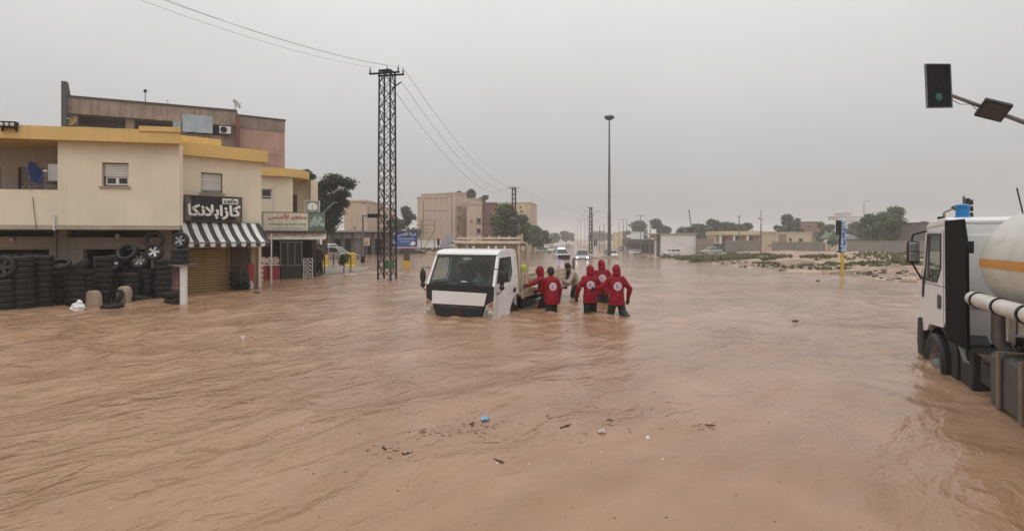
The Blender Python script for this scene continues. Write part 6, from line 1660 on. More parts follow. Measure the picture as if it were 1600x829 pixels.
for i, (px, pt_, w_) in enumerate(((1092, 350, 40), (1112, 343, 30), (1135, 347, 34), (1153, 350, 30), (1168, 348, 24), (1075, 354, 26))):
    tree_px(px, pt_, 376, w_, 150 + 3 * i, ['hazy tree behind the water tanks on the white building', 'tallest hazy tree behind the brown yard wall', 'hazy tree rising over the colonnade end next to the brown wall', 'tree over the first colonnade bay', 'tree over the last colonnade bay', 'small tree behind the leaning pole'][i], GREY, 50 + i, 2400, .25)
for i, (px, pt_, w_) in enumerate(((1212, 352, 14), (1230, 335, 30), (1247, 341, 18), (1282, 348, 18), (1300, 350, 26), (1335, 346, 34))):
    tree_px(px, pt_, 378, w_, 135 + 2 * i, ['thin tree beside the pole and the cream house', 'tall dark tree behind the cream house', 'narrow tree beside the tall dark one', 'tree against the distant brown house', 'low hazy tree by the green canopy', 'hazy tree beneath the distant white terrace'][i], GREY, 60 + i, 2200, .22)
tree_px(1390, 322, 379, 60, 98, 'big bright green leafy tree behind the grey yard wall', LEAF, 71, 11000, .17, nc=26)
tree_px(1360, 335, 379, 36, 99, 'green tree joined to the big leafy one', LEAF, 72, 5200, .17)
tree_px(1440, 346, 379, 24, 104, 'smaller green tree by the dark flat-roofed house', LEAF, 73, 3200, .18)
for i, (px, pt_, w_) in enumerate(((835, 366, 14), (843, 363, 14), (868, 365, 16), (884, 361, 20), (893, 364, 16), (940, 360, 30), (970, 362, 26), (925, 364, 14))):
    tree_px(px, pt_, 374, w_, 230 + 25 * i, ['dark roadside tree at the end of the yellow block verge', 'roadside tree beyond the parked cars', 'faint tree down the avenue, first of the far row', 'faint broad tree where the avenue ends', 'faint tree beside the broad one', 'faint trees between the median lamps and the tall mast', 'faint trees beyond the shop row', 'faint tree between the median lamps'][i], GREY, 80 + i, 900, .5, 'faint trees down the avenue', None, nc=9)

tree_px(833, 352, 384, 30, 122, 'bushy tree in front of the yellow block corner', LEAF, 91, 2600, .22, fl=.9)
tree_px(848, 360, 384, 24, 132, 'low bushy tree at the end of the yellow block verge', GREY, 92, 1800, .25, fl=.9)
tree_px(822, 358, 384, 20, 118, 'low dark shrub below the yellow block', LEAF, 93, 1500, .2, fl=.9)
far_t = tree_px(866, 364, 378, 20, 300, 'faint avenue tree before the horizon', GREY, 94, 900, .5, 'faint trees down the avenue', None, nc=9)
rr = random.Random(5)
for k in range(16):
    Y = 210 + 22 * k; sd = -1 if k % 2 else 1
    X = (.071 * Y - 12 - rr.uniform(0, 16)) if sd < 0 else (np.interp(Y, EDGE_Y, EDGE_X) + 6 + rr.uniform(0, 26))
    dup(far_t, (X, Y, gzs(X, Y) - .3), rr.uniform(0, 6), 'faint hazy tree lining the far avenue on %s' % ('the apartment block side' if sd < 0 else 'the dark shop row side'), 'faint trees down the avenue', rr.uniform(.8, 1.5))
# ------------------------------------------------------------------ distant buildings
def far_building(name, label, p, rz, w, d, h, wall, wins=(), roof=None, parapet=.0, base=None):
    t = thing(name, label, 'building', p, rz)
    q = MB(); q.box(0, w, 0, d, -1, h); q.build('wall', wall, t)
    q = MB(); q.box(-.1, w + .1, -.1, d + .1, h + .001, h + .22 + parapet); q.build('roof_parapet', roof or wall, t)
    for (a, c, z0, z1) in wins:
        q = MB(); q.box(a, c, -.05, -.001, z0, z1); wn_ = q.build('window', M['frame_dark'], t)
        q = MB(); q.box(a + .08, c - .08, -.07, -.051, z0 + .08, z1 - .08); q.build('pane', M['glass_dark'], wn_)
        q = MB(); q.box(a - .08, c + .08, -.16, -.001, z0 - .1, z0 - .001); q.build('sill', M['concrete'], wn_)
    return t
def px_building(name, label, x0, x1, ytop, Y, wall, wins=(), d=10, skew=0.0, roof=None, zg=.1):
    X0, X1 = gx(x0, Y), gx(x1, Y + skew); h = gz(ytop, Y) - zg
    rz = math.atan2(skew, X1 - X0); w = math.hypot(skew, X1 - X0)
    f = lambda a, c, y0, y1: ((gx(a, Y) - X0), (gx(c, Y) - X0), gz(y1, Y) - zg, gz(y0, Y) - zg)
    return far_building(name, label, (X0, Y, zg), rz, w, d, h, wall, [f(*q_) for q_ in wins], roof)
t = px_building('apartment_block', 'wide pink-beige windowless apartment block wall behind the truck', 652, 704, 309, 100, M['beige_far'], d=14)
q = MB()
X0 = gx(652, 100)
for (px, y0, y1) in ((661, 313, 372), (700, 312, 388)):
    q = MB(); q.box(gx(px, 100) - X0, gx(px, 100) - X0 + .12, -.06, -.002, gz(y1, 100) - .1, gz(y0, 100) - .1); q.build('downpipe', M['brown_wall'], t)
q = MB(); q.box(1.2, 5.8, -.03, -.002, gz(330, 100), gz(329, 100)); q.build('string_course', M['brown_wall'], t)
px_building('stair_tower', 'narrow red brick strip of the pink block beside its stair tower', 705, 711, 307, 99.5, M['brick_far'], d=8)
px_building('stair_tower', 'weathered stair tower with slit windows between the pink and plain sections', 711.5, 729, 302, 99, M['beige_far'], ((717, 719.5, 321, 327), (724, 726, 321, 327), (717, 719.5, 337, 343), (724, 726, 337, 343), (717, 719.5, 353, 359)), d=8, skew=3)
px_building('apartment_block', 'plain beige apartment section with two dark windows next to the brick section', 729, 753, 319, 97, M['beige_far'], ((745, 751, 341, 348), (745, 751, 357, 364), (735, 738, 344, 345.5)), d=12)
px_building('apartment_block', 'beige upper storey set back above the plain section', 731, 750, 311, 112, M['beige_far'], d=8)
px_building('apartment_block', 'dark red brick apartment section beside the green tree', 753.5, 776, 318, 98, M['brick_far'], ((764, 768, 333.5, 337.5), (763, 768, 345, 348), (763, 766, 361, 364)), d=12)
px_building('apartment_block', 'hazy pale yellow apartment block beyond the trees', 806, 829, 317, 135, M['yellow_far'], ((812, 815, 322, 324), (813, 818, 329, 331), (820, 823, 340, 342)), d=10, skew=1)
px_building('apartment_block', 'grey and pink end of the hazy yellow block', 829, 839, 317, 135.5, M['beige_far'], ((833, 835, 330, 332), (833, 835, 345, 347)), d=10, skew=9)
px_building('house', 'far beige house block behind the traffic-light post', 538, 573, 315, 72, M['beige_far'], ((553, 554.5, 353, 356),), d=10)
px_building('house', 'low hazy house beside the lattice tower', 573.5, 606, 325, 140, M['beige_far'], d=10)
px_building('house', 'low wall-like pale building at the foot of the pink block', 650, 690, 378, 92, M['white_wall'], d=3)
# shop row far left
sr = thing('shop_row', 'dark shop row with shutters beneath the far beige house', 'building', (gx(500, 66), 66, 0))
Wd = gx(612, 66) - gx(500, 66)
q = MB(); q.box(0, Wd, .8, 6, -.5, 2.75); q.build('wall', mat('dark_shop_wall', (.12, .11, .10), .9, .3, .8), sr)  # plain dark grey wall colour, varied by noise
q = MB(); q.box(-.1, Wd + .1, 0, 6.2, 2.751, 2.95); q.build('canopy', M['concrete'], sr)
for k in range(7):
    a = .3 + k * Wd / 7
    q = MB(); q.box(a, a + Wd / 7 - .5, .72, .799, 0, 1.9); q.build('shop_opening', M['dark_gap'] if k % 3 else M['steel_grey'], sr)
    q = MB(); q.box(a - .1, a + Wd / 7 - .4, .5, .6, 2.0, 2.6); q.build('shop_sign', [mat('sg%d' % k, c, .6, .3, 3) for c in [((.20, .22, .20), (.12, .18, .12), (.22, .22, .26), (.3, .28, .26), (.15, .13, .22), (.28, .26, .25), (.16, .16, .15))[k]]][0], sr)
# right: shop row, white building, walls, colonnade, houses
def zr(px, Y): return gzs(gx(px, Y), Y)
FR = Frame((gx(974, 192), 192), (gx(1030, 124), 124)); zr2 = gzs(FR.p0.x, FR.p0.y)
rs2 = thing('shop_row', 'dark cluttered shop row with flat canopy beside the white wall', 'building', (FR.p0.x, FR.p0.y, zr2), FR.rz)
LR = FR.L; KR = 12
q = MB(); q.box(0, LR, 1.2, 7, -2.5, 4.2); q.build('wall', mat('dim_shop_wall', (.17, .155, .14), .9, .35, .8), rs2)
q = MB(); q.box(-.2, LR, -.8, 7, 4.201, 4.4); q.build('canopy', mat('canopy_grey', (.20, .19, .17), .8, .2, 1), rs2)
for k in range(KR):
    q = MB(); q.box(.6 + k * LR / KR, LR / KR * (k + 1) - .6, 1.12, 1.199, -.5, 3.0); q.build('shop_opening', M['dark_gap'], rs2)
    q = MB(); q.cyl((.3 + k * LR / KR, -.5, -2.0), (.3 + k * LR / KR, -.5, 4.2), .09, n=6); q.build('canopy_post', M['steel_grey'], rs2)
    q = MB(); q.box(1.0 + k * LR / KR, LR / KR * (k + .6), .2 + .1 * (k % 2), .9, -1.2, 1.0 + .35 * (k % 3)); q.build('shop_goods', [M['concrete'], M['steel_black'], M['brick_far']][k % 3], rs2)
px_building('shop', 'pale upper house with white signboard above the dark shop row', 990, 1006, 363, 180, M['white_wall'], d=5, zg=-1.5)
bs = thing('signboard', 'white signboard on posts at the end of the dark shop row', 'sign', (gx(984, 165), 165, -1.5))
q = MB(); q.box(-1.1, 1.4, 0, .1, gz(371, 165) + 1.5, gz(366.5, 165) + 1.5); q.build('panel', M['text_white'], bs); q = MB(); q.cyl((0, .15, -1), (0, .15, 4.0), .09, n=6); q.build('post', M['steel_black'], bs)
px_building('house', 'small pale yellow house beyond the dark shop row', 961, 973, 364, 230, M['yellow_far'], d=5, zg=-1.2)
Yw = 120; zw = zr(1060, Yw)
wb_ = thing('white_building', 'white rendered single-storey building with flat grey roof slab', 'building', (gx(1033, Yw), Yw, zw))
Wd = gx(1087, Yw) - gx(1033, Yw); Hh = gz(366, Yw) - zw
q = MB(); q.box(0, Wd, 0, 6, -.6, Hh); q.build('wall', M['white_wall'], wb_)
q = MB(); q.box(-1.6, Wd + .3, -.3, 6.2, Hh + .001, Hh + .22); q.build('roof_slab', M['concrete'], wb_)
q = MB(); q.box(-.5, -.1, 1.0, 2.0, -.6, Hh); q.build('dark_side_pier', M['frame_dark'], wb_)
q = MB(); q.box(Wd, Wd + .12, -.06, 0, -.5, Hh); q.build('corner_strip', M['frame_dark'], wb_)
lettering('wall_writing', 'ورشة', mat('faint_blue_paint', (.36, .42, .52), .8), wb_, Wd * .42, Wd * .62, Hh * .52, Hh * .66, -.003, 0, .003)
for px, pyt, w_, lab in ((1064, 358, 6, 'small dark water tank on the white building roof'), (1079, 356, 8, 'larger black water tank on the white building roof')):
    t = thing('water_tank', lab, 'water tank', (gx(px, Yw + 2), Yw + 2, zw + Hh + .22), 0, 'roof water tanks')
    w = w_ / FPX * (Yw + 2); hh = gz(pyt, Yw + 2) - (zw + Hh + .22)
    q = MB(); q.box(-w / 2, w / 2, -w / 2, w / 2, .12, hh); q.build('tank', M['steel_black'], t, bevel=.06); q = MB(); q.box(-w * .55, w * .55, -w * .5, w * .5, 0, .119); q.build('stand', M['concrete'], t); q = MB(); q.cyl((0, 0, hh), (0, 0, hh + .08), .15, n=12); q.build('lid', M['steel_black'], t)
lp = thing('leaning_pole', 'grey leaning pole rising above the white building roof', 'pole', (gx(1083, 132), 132, -1.0))
q = MB(); q.tube([(0, 0, 0), (-.25, 0, 4.2), (-.9, 0, gz(332, 132) + .6), (-1.0, 0, gz(329, 132) + 1.0)], .14, 8); q.build('shaft', M['steel_grey'], lp); q = MB(); q.box(-1.15, -.85, -.08, .08, gz(329, 132) + .95, gz(329, 132) + 1.2); q.build('tip', M['steel_grey'], lp)
def wall_run(label, x0, x1, ytop, Y0_, Y1_, mt, name='yard_wall', seg=6):
    p0 = Vector((gx(x0, Y0_), Y0_, 0)); p1 = Vector((gx(x1, Y1_), Y1_, 0)); d = p1 - p0
    t = thing(name, label, 'wall', (p0.x, p0.y, gzs(p0.x, p0.y)), math.atan2(d.y, d.x)); L_ = d.length; h = gz(ytop, (Y0_ + Y1_) / 2) - gzs(p0.x, p0.y)
    k = max(2, int(L_ / seg))
    for i in range(k):
        q = MB(); q.box(L_ * i / k + .004, L_ * (i + 1) / k - .004, 0, .2, -1, h + .04 * ((i * 7) % 3 - 1)); q.build('wall_bay', mt, t)
        q = MB(); q.box(L_ * i / k - .12, L_ * i / k + .12, -.05, .25, -1, h + .1); q.build('pier', mt, t)
    q = MB(); q.box(0, L_, -.03, .23, h + .05, h + .1); q.build('coping', M['concrete'], t)
    return t
wall_run('brown block yard wall beside the white building', 1088, 1115, 373, 118, 116, mat('brown_block', (.26, .20, .15), .9, .2, 1), seg=2.5)
gt_ = thing('yard_gate', 'dark green sheet-metal gate between the brown wall and the colonnade wall', 'gate', (gx(1115, 115), 115, zr(1120, 115)))
w = gx(1134, 115) - gx(1115, 115)
for k in range(2):
    q = MB(); q.box(k * w / 2 + .02, (k + 1) * w / 2 - .02, 0, .06, -.3, 1.9); q.build('leaf', mat('dark_green_gate', (.03, .055, .045), .6, .2, 3) if k == 0 else bpy.data.materials['dark_green_gate'], gt_)
q = MB(); q.box(w / 2 - .05, w / 2 + .05, -.03, 0, .5, .7); q.build('latch', M['steel_black'], gt_)
wall_run('long grey block wall in front of the cream colonnade', 1134, 1190, 376, 112, 102, M['grey_block'])
wall_run('grey block wall in front of the cream flat-roofed house', 1207, 1288, 378, 99, 89, M['grey_block'])
wall_run('long grey block wall below the big leafy tree', 1325, 1470, 377, 87, 82, M['grey_block'])
co = thing('colonnade_building', 'long cream building with square white columns behind the grey wall', 'building', (gx(1124, 122), 122, -.4))
w = gx(1212, 122) - gx(1124, 122); hh = gz(361, 122) + .4; hb_ = gz(367, 122) + .4
q = MB(); q.box(0, w, 2.2, 8, -.5, hb_); q.build('back_wall', M['beige_far'], co)
q = MB(); q.box(-.2, w + .2, -.2, 8.2, hb_ + .001, hh); q.build('roof_beam', M['yellow_far'], co)
for k in range(5):
    q = MB(); x = .1 + k * (w - .5) / 4; q.box(x, x + .42, 0, .42, -1.5, hb_); q.build('column', M['white_wall'], co)
for k in range(4):
    q = MB(); x = 1.3 + k * (w - .5) / 4; q.box(x, x + 1.2, 2.14, 2.199, .2, hb_ - .3); q.build('door', M['frame_dark'] if k % 2 else M['brick_far'], co)
wh = thing('wall_doors', 'pair of pale doors set in the grey wall beside the wooden pole', 'door', (gx(1190, 100.5), 100.5, zr(1195, 100.5)))
w = gx(1207, 100.5) - gx(1190, 100.5)
for k in range(2):
    q = MB(); q.box(k * w / 2 + .03, (k + 1) * w / 2 - .03, 0, .08, -.3, 1.75); dl = q.build('door_leaf', M['beige_far'], wh)
    if k:
        q = MB(); q.box(w * .62, w * .72, -.02, -.001, .9, 1.3); q.build('mark', M['brick_far'], dl); q = MB(); q.box(w * .8, w * .9, -.02, -.001, .85, 1.25); q.build('mark', M['brick_far'], dl)
ch = px_building('house', 'cream flat-roofed house with small windows behind the grey wall', 1213, 1268, 364, 108, mat('cream_far', (.56, .48, .33), .9, .1, .4, streak=.2), ((1233, 1237, 372, 377), (1248, 1254, 372.5, 377.5)), d=7, zg=-.2, roof=M['beige_far'])
q = MB(); q.box(gx(1216, 108) - gx(1213, 108), gx(1229, 108) - gx(1213, 108), -.03, -.002, .2, gz(366, 108) + .2); q.build('porch_recess', M['brown_wall'], ch)
px_building('house', 'hazy brown brick house between the trees', 1252, 1286, 347, 165, M['brick_far'], ((1262, 1266, 352, 356),), d=8, zg=.4)
te = thing('terrace_building', 'distant white terrace building with stacked flat roofs above the trees', 'building', (gx(1305, 210), 210, .5))
for z0, z1, a, c in ((0, gz(343, 210) - .5, 4.2, 8.4), (gz(343, 210) - .5, gz(337.5, 210) - .5, .7, 9.8), (gz(336.5, 210) - .5, gz(332, 210) - .5, 3.4, 6.8)):
    q = MB(); q.box(a, c, .5, 6, z0, z1 - .15); q.build('storey', M['white_wall'], te); q = MB(); q.box(a - 1.0, c + .9, 0, 6.5, z1 - .149, z1 + .1); q.build('roof_slab', M['white_wall'], te)
gt2 = thing('mesh_gate', 'black mesh double gate in the grey wall by the wrapped signal', 'gate', (gx(1287, 88.5), 88.5, zr(1295, 88.5)))
w = gx(1306, 88.5) - gx(1287, 88.5)
for k in range(2):
    x0, x1 = k * w / 2 + .02, (k + 1) * w / 2 - .02; q = MB()
    q.box(x0, x0 + .05, 0, .05, 0, 1.1); q.box(x1 - .05, x1, 0, .05, 0, 1.1); q.box(x0 + .05, x1 - .05, 0, .05, 0, .05); q.box(x0 + .05, x1 - .05, 0, .05, 1.05, 1.1)
    for j in range(1, 4): q.box(x0 + (x1 - x0) * j / 4 - .012, x0 + (x1 - x0) * j / 4 + .012, .015, .035, .05, 1.05)
    q.build('leaf', M['steel_black'], gt2)
cp = thing('green_canopy', 'small green pitched canopy on posts behind the mesh gate', 'canopy', (gx(1294, 96), 96, -.1))
w = gx(1311, 96) - gx(1294, 96)
q = MB(); q.prism([(-.2, gz(372, 96) + .1), (w / 2, gz(363, 96) + .1), (w + .2, gz(370, 96) + .1), (w + .2, gz(371, 96) + .1), (-.2, gz(374, 96) + .1)], 0, 2.5, 'y'); q.build('roof', mat('green_sheet', (.10, .15, .07), .6, .2, 2), cp)
for x in (0, w): q = MB(); q.cyl((x, .1, -.4), (x, .1, gz(372, 96) + .1), .06, n=6); q.build('post', M['steel_black'], cp)
sh_ = thing('shed', 'pale rounded sheet-roofed shed between the wrapped signal and the lamp', 'shed', (gx(1322, 100), 100, -.1))
w = gx(1342, 100) - gx(1322, 100); zt = gz(366, 100) + .1
q = MB(); q.prism([(-.1, zt - .7), (.2, zt - .2), (.6, zt), (w * .6, zt - .15), (w, zt - .75), (w, zt - .9), (-.1, zt - .85)], 0, 3, 'y'); q.build('roof', mat('pale_sheet', (.40, .41, .38), .6, .15, 2), sh_)
for k in range(5): q = MB(); x = w * k / 4; q.cyl((x, .1, -.4), (x, .1, zt - .7), .04, n=6); q.build('post', M['steel_grey'], sh_)
dh = px_building('house', 'dark flat-roofed house with overhanging slab behind the tanker cab', 1444, 1530, 349, 90, mat('dark_house', (.15, .13, .115), .9, .2, .8), ((1457, 1461, 352, 358),), d=8, zg=.4, roof=M['frame_dark'])

# ------------------------------------------------------------------ poles, lamps, wires
def lattice_pole(p, H, wb, wt, label, seg=16, n_arm=True, rz=0.0, box=False, k_=1.0):
    t = thing('lattice_tower', label, 'pylon', p, rz, 'lattice power poles')
    cor = lambda f, i: Vector(((wb + (wt - wb) * f) / 2 * (1 if i in (1, 2) else -1), (wb + (wt - wb) * f) / 2 * (1 if i in (2, 3) else -1), H * f))
    for i in range(4):
        q = MB(); q.beam(cor(0, i), cor(1, i), .065 * k_, .065 * k_); q.build('corner_leg', M['lattice'], t)
    for i in range(4):
        j = (i + 1) % 4
        for k in range(seg):
            f0, f1 = k / seg, (k + 1) / seg
            q = MB(); q.beam(cor(f0, i) if k % 2 else cor(f0, j), cor(f1, j) if k % 2 else cor(f1, i), .04 * k_, .012 * k_); q.beam(cor(f0, j) if k % 2 else cor(f0, i), cor(f1, i) if k % 2 else cor(f1, j), .012 * k_, .04 * k_); q.build('lattice_bar', M['lattice'], t)
    a = MB()
    L_ = 1.5
    for (y, z, x0, x1) in ((-.28, H - .15, -.8, .75), (.28, H - .1, -.6, .75)):
        q = MB(); q.beam((x0, y, z), (x1, y, z), .09, .07); arm = q.build('cross_arm', M['lattice'], t)
        for x in (x0 + .05, x1 - .05):
            q = MB(); q.lathe([(.02, 0), (.055, .03), (.025, .06), (.055, .1), (.025, .13), (.05, .17), (.015, .2), (.015, .32)], 10, Matrix.Translation((x, y, z + .03))); q.build('insulator', M['steel_grey'], arm, smooth=True)
    q = MB(); q.lathe([(.02, 0), (.055, .03), (.025, .06), (.055, .1), (.025, .13), (.05, .17), (.015, .2), (.015, .3)], 10, Matrix.Translation((0, 0, H))); q.build('insulator', M['steel_grey'], t, smooth=True)
    q = MB(); q.beam((wt / 2, 0, H - .8), (wt / 2 + .45, 0, H - .55), .05); q.build('side_arm', M['lattice'], t)
    q = MB(); q.box(-wt * .52, wt * .52, -wt * .52, wt * .52, H - .01, H + .03); q.build('cap_plate', M['lattice'], t)
    if box:
        q = MB(); zc = gz(413, 26) + .5; q.box(.10, .52, -wb / 2 - .16, -wb / 2 - .02, zc - .2, zc + .2); bx_ = q.build('switch_box', mat('green_box', (.05, .13, .06), .5, .25, 4), t, bevel=.01)
        q = MB(); q.box(.15, .47, -wb / 2 - .17, -wb / 2 - .161, zc - .15, zc + .15); q.build('switch_door', bpy.data.materials['green_box'], bx_)
    return t
p1 = Vector((gx(605, 26.4), 26.4, -.5)); p2 = Vector((gx(803, 85), 85, .1)); p3 = Vector((gx(923, 139), 139, med_z(139)))
lattice_pole(p1, gz(112, 26.4) + .5, .66, .56, 'tall steel lattice power tower with green switch box standing in the flood', 17, rz=R(-12), box=True)
lattice_pole(p2, gz(293, 85) - .1, .62, .5, 'second lattice power pole in front of the green tree', 14, k_=2.2)
lattice_pole(p3, gz(324, 139) - p3.z, .62, .5, 'farther lattice power pole on the median beside the tall mast', 12, k_=2.2)
def wire(label, a, b_, sag, r_=.009, n_=28):
    pts = [Vector(a).lerp(Vector(b_), i / n_) - Vector((0, 0, sag * 4 * (i / n_) * (1 - i / n_))) for i in range(n_ + 1)]
    q = MB(); q.tube(pts, r_, 5, False); o = q.build('power_line', M['steel_black'], smooth=True)
    return tag(o, label, 'wire', 'power lines')
T1 = lambda dx, dz: p1 + Vector((dx, 0, gz(112, 26.4) + .5 + dz)); T2 = lambda dx, dz: p2 + Vector((dx, 0, gz(293, 85) - .1 + dz)); T3 = lambda dx, dz: p3 + Vector((dx, 0, gz(324, 139) - p3.z + dz))
wire('power line from the tower top arm to the second pole, uppermost', T1(.75, .2), T2(.6, .2), 1.9)
wire('power line from the tower side arm to the second pole', T1(.7, -.5), T2(0, .2), 2.3)
wire('power line from the tower flank to the second pole, lowest', T1(.3, -.85), T2(-.6, .1), 2.5)
wire('power line from the second pole to the farther pole, upper', T2(.6, .2), T3(.5, .2), 1.4)
wire('power line from the second pole to the farther pole, lower', T2(-.5, .15), T3(-.5, .15), 1.7)
def back_wire(label, a, px, Y, over):
    m_ = pt(px, 0, Y); d = m_ - Vector(a); wire(label, a, Vector(a) + d * over, -0.0 + .9, .0045)
back_wire('overhead line from the tower passing above the water, lower of three', T1(-.7, .2), 340, 17, 2.6)
back_wire('overhead line from the tower passing above the water, middle of three', T1(0, .3), 378, 17, 2.6)
back_wire('overhead line from the tower passing above the water, upper of three', T1(.7, .2), 382, 16.6, 2.6)
# tall mast with crown of floodlights
mx_, my_ = gx(952, 90), 90
ms = thing('lamp_mast', 'very tall grey lamp mast with ring of floodlights on the median', 'street lamp', (mx_, my_, med_z(90) + .15))
Hm = gz(184, my_) - med_z(90) - .15
q = MB(); q.cyl((0, 0, 0), (0, 0, Hm * .33), .30, .26, 12); q.cyl((0, 0, Hm * .33), (0, 0, Hm * .66), .23, .19, 12); q.cyl((0, 0, Hm * .66), (0, 0, Hm), .17, .11, 12); q.build('shaft', mat('mast_grey', (.11, .11, .105), .5, .15, 2, metal=.4), ms, smooth=True)
q = MB(); q.lathe([(.08, -.47), (.6, -.25), (.86, 0), (.82, .1), (.5, .17), (.08, .2)], 20, Matrix.Translation((0, 0, Hm))); cr_ = q.build('crown', M['steel_black'], ms, smooth=True)
for k in range(8):
    a = 2 * PI * k / 8
    q = MB(); q.ell((.6 * math.cos(a), .6 * math.sin(a), Hm + .2), (.2, .2, .17), 10, 7); q.build('floodlight', M['steel_grey'], cr_, smooth=True)
q = MB(); q.box(-.9, .9, -.9, .9, -.5, .3); q.build('base_block', M['concrete'], ms)
# avenue lamps on the median
def double_lamp(p, H, label, arm=1.5, single=False, rz=0, group='median street lamps'):
    t = thing('street_lamp', label, 'street lamp', p, rz, group)
    q = MB(); q.cyl((0, 0, -.3), (0, 0, H), .09, .05, 8); q.build('shaft', M['steel_grey'], t, smooth=True)
    for s in ((-1,) if single == 'L' else (1,) if single else (-1, 1)):
        q = MB(); q.tube([(0, 0, H - .1), (s * arm * .5, 0, H + .18), (s * arm, 0, H + .3)], .035, 6); q.build('arm', M['steel_grey'], t)
        q = MB(); q.ell((s * (arm + .25), 0, H + .32), (.32, .12, .07), 10, 6); q.build('lamp_head', M['steel_grey'], t, smooth=True)
    q = MB(); q.lathe([(.16, -.3), (.16, .25), (.09, .35)], 10); q.build('base', M['concrete'], t)
    return t
for i, (px, pyt, Y) in enumerate(((926, 330, 125), (919, 336, 150), (914, 340, 175), (907, 343, 200), (902, 353, 255), (898, 359, 310))):
    double_lamp((gx(px, Y), Y, med_z(Y) + .1), gz(pyt, Y) - .4 - med_z(Y), ['double-armed street lamp beside the farther lattice pole', 'second double-armed lamp beyond the lattice pole', 'third double-armed lamp down the median', 'fourth double-armed lamp down the median', 'fifth hazy lamp down the median', 'sixth hazy lamp down the median'][i], 1.4)
double_lamp((gx(706, 88), 88, .1), gz(308, 88), 'single-armed street lamp before the pink apartment block', 2.0, 'L', group=None)
double_lamp((gx(1350, 112), 112, .0), gz(314, 112) - .3, 'tall single-armed street lamp behind the grey wall', .5, True, group=None)
double_lamp((gx(812, 66), 66, .0), gz(345, 66), 'short curved lamp beside the second lattice pole', .6, 'L', group=None)
# telegraph poles on the right
for i, (px, pyt, pyb, Y, arm) in enumerate(((1001, 336, 385, 140, 1.2), (974, 342, 384, 170, 1.6), (979, 345, 384, 165, 0), (967, 347, 384, 185, 0), (944, 350, 382, 150, 0), (937, 353, 382, 160, 0), (1016, 344, 384, 110, .6), (1155, 337, 372, 105, .3))):
    X = gx(px, Y); t = thing('telegraph_pole', ['wooden T-shaped pole over the dark shop row', 'wooden T-shaped pole at the near end of the shop row signboard', 'plain dark pole next to the T-shaped one', 'plain thin pole beyond the shop row', 'far thin pole behind the mast, first', 'far thin pole behind the mast, second', 'short-armed pole between the two hazy trees', 'thin pole behind the colonnade roof'][i], 'pole', (X, Y, gzs(X, Y)), 0, 'telegraph poles')
    H = gz(pyt, Y) - gzs(X, Y); q = MB(); q.cyl((0, 0, -.5), (0, 0, H), .12, .08, 7); q.build('shaft', M['wood_pole'], t)
    q = MB(); q.beam((-max(arm, .15) / 1, 0, H - .15), (max(arm, .15), 0, H - .15), .1); q.build('cross_arm', M['wood_pole'], t)
# wooden pole with camera on the bank
X, Y = gx(1189, 76), 76; zg = gzs(X, Y)
t = thing('utility_pole', 'weathered pole with small camera and brackets on the weedy bank', 'pole', (X, Y, zg)); H = gz(328, Y) - zg
q = MB(); q.cyl((0, 0, -.3), (0, 0, H * .7), .10, .08, 8); q.cyl((0, 0, H * .7), (0, 0, H), .05, .035, 8); q.build('shaft', M['wood_pole'], t)
q = MB(); q.beam((-.3, 0, H * .81), (.25, 0, H * .81), .05); q.beam((-.12, 0, H * .88), (.12, 0, H * .88), .04); q.beam((0, 0, H * .77), (.4, 0, H * .77), .03); q.build('bracket', M['steel_black'], t)
q = MB(); q.ell((-.25, -.05, H * .82), (.12, .12, .09), 10, 7); q.build('camera', M['steel_black'], t, smooth=True)
q = MB(); q.box(-.08, .08, -.14, -.08, H * .45, H * .55); q.build('junction_box', M['steel_grey'], t)
# traffic-light gantry on the left, pedestrian sign at the median, wrapped signal, overhead signals
def signal_head(parent, c, rot, s=1.0, lit=None, back=True, name='signal_head', flush=False):
    Mx = Matrix.Translation(c) @ rot.to_4x4()
    q = MB(); q.box(-.17 * s, .17 * s, -.1 * s, .12 * s, -.5 * s, .5 * s)
    for i, v in enumerate(q.v): q.v[i] = tuple(Mx @ Vector(v))
    hd = q.build(name, M['steel_black'], parent)
    if back:
        yb = -.225 if flush else 0.0; bw_ = 1.28 if flush else 1.0; q = MB(); q.box(-.33 * s * bw_, .33 * s * bw_, (.121 + yb) * s, (.135 + yb) * s, -.62 * s, .62 * s)
        for i, v in enumerate(q.v): q.v[i] = tuple(Mx @ Vector(v))
        q.build('backboard', bpy.data.materials['fairing_black'], hd)
        q = MB(); e = .025 * s
        for (a, b_, c_, d) in ((-.335, -.31, -.62, .62), (.31, .335, -.62, .62), (-.31, .31, .60, .625), (-.31, .31, -.625, -.60)): q.box(a * s * bw_, b_ * s * bw_, (.10 + yb) * s, (.14 + yb) * s, c_ * s, d * s)
        for i, v in enumerate(q.v): q.v[i] = tuple(Mx @ Vector(v))
        q.build('backboard_trim', M['steel_grey'], hd)
    for k, z in enumerate((.32, 0, -.32)):
        lm_ = [mat('red_lens', (.010, .006, .006), .7, spec=.1), mat('amber_lens', (.010, .008, .006), .7, spec=.1), mat('green_lens', (.005, .06, .045), .25)][k] if lit is None or lit != k else emit_mat('green_signal', (.006, .075, .058), .10)
        q = MB(); q.lathe([(0, .02), (.08 * s, .012), (.115 * s, 0)], 20, Mx @ Matrix.Translation((0, (-.105 if flush else -.1) * s, z * s)) @ Matrix.Rotation(R(90), 4, 'X')); ln = q.build('lens', lm_, hd, smooth=True)
        if flush: continue
        q = MB(); q.lathe([(.125 * s, 0), (.125 * s, .13 * s), (.132 * s, .13 * s), (.132 * s, 0)], 20, Mx @ Matrix.Translation((0, -.1 * s, z * s)) @ Matrix.Rotation(R(90), 4, 'X'), closed=True); q.build('visor', M['steel_black'], ln)
    return hd
I3 = Matrix.Identity(3)
X, Y = gx(567, 45), 45
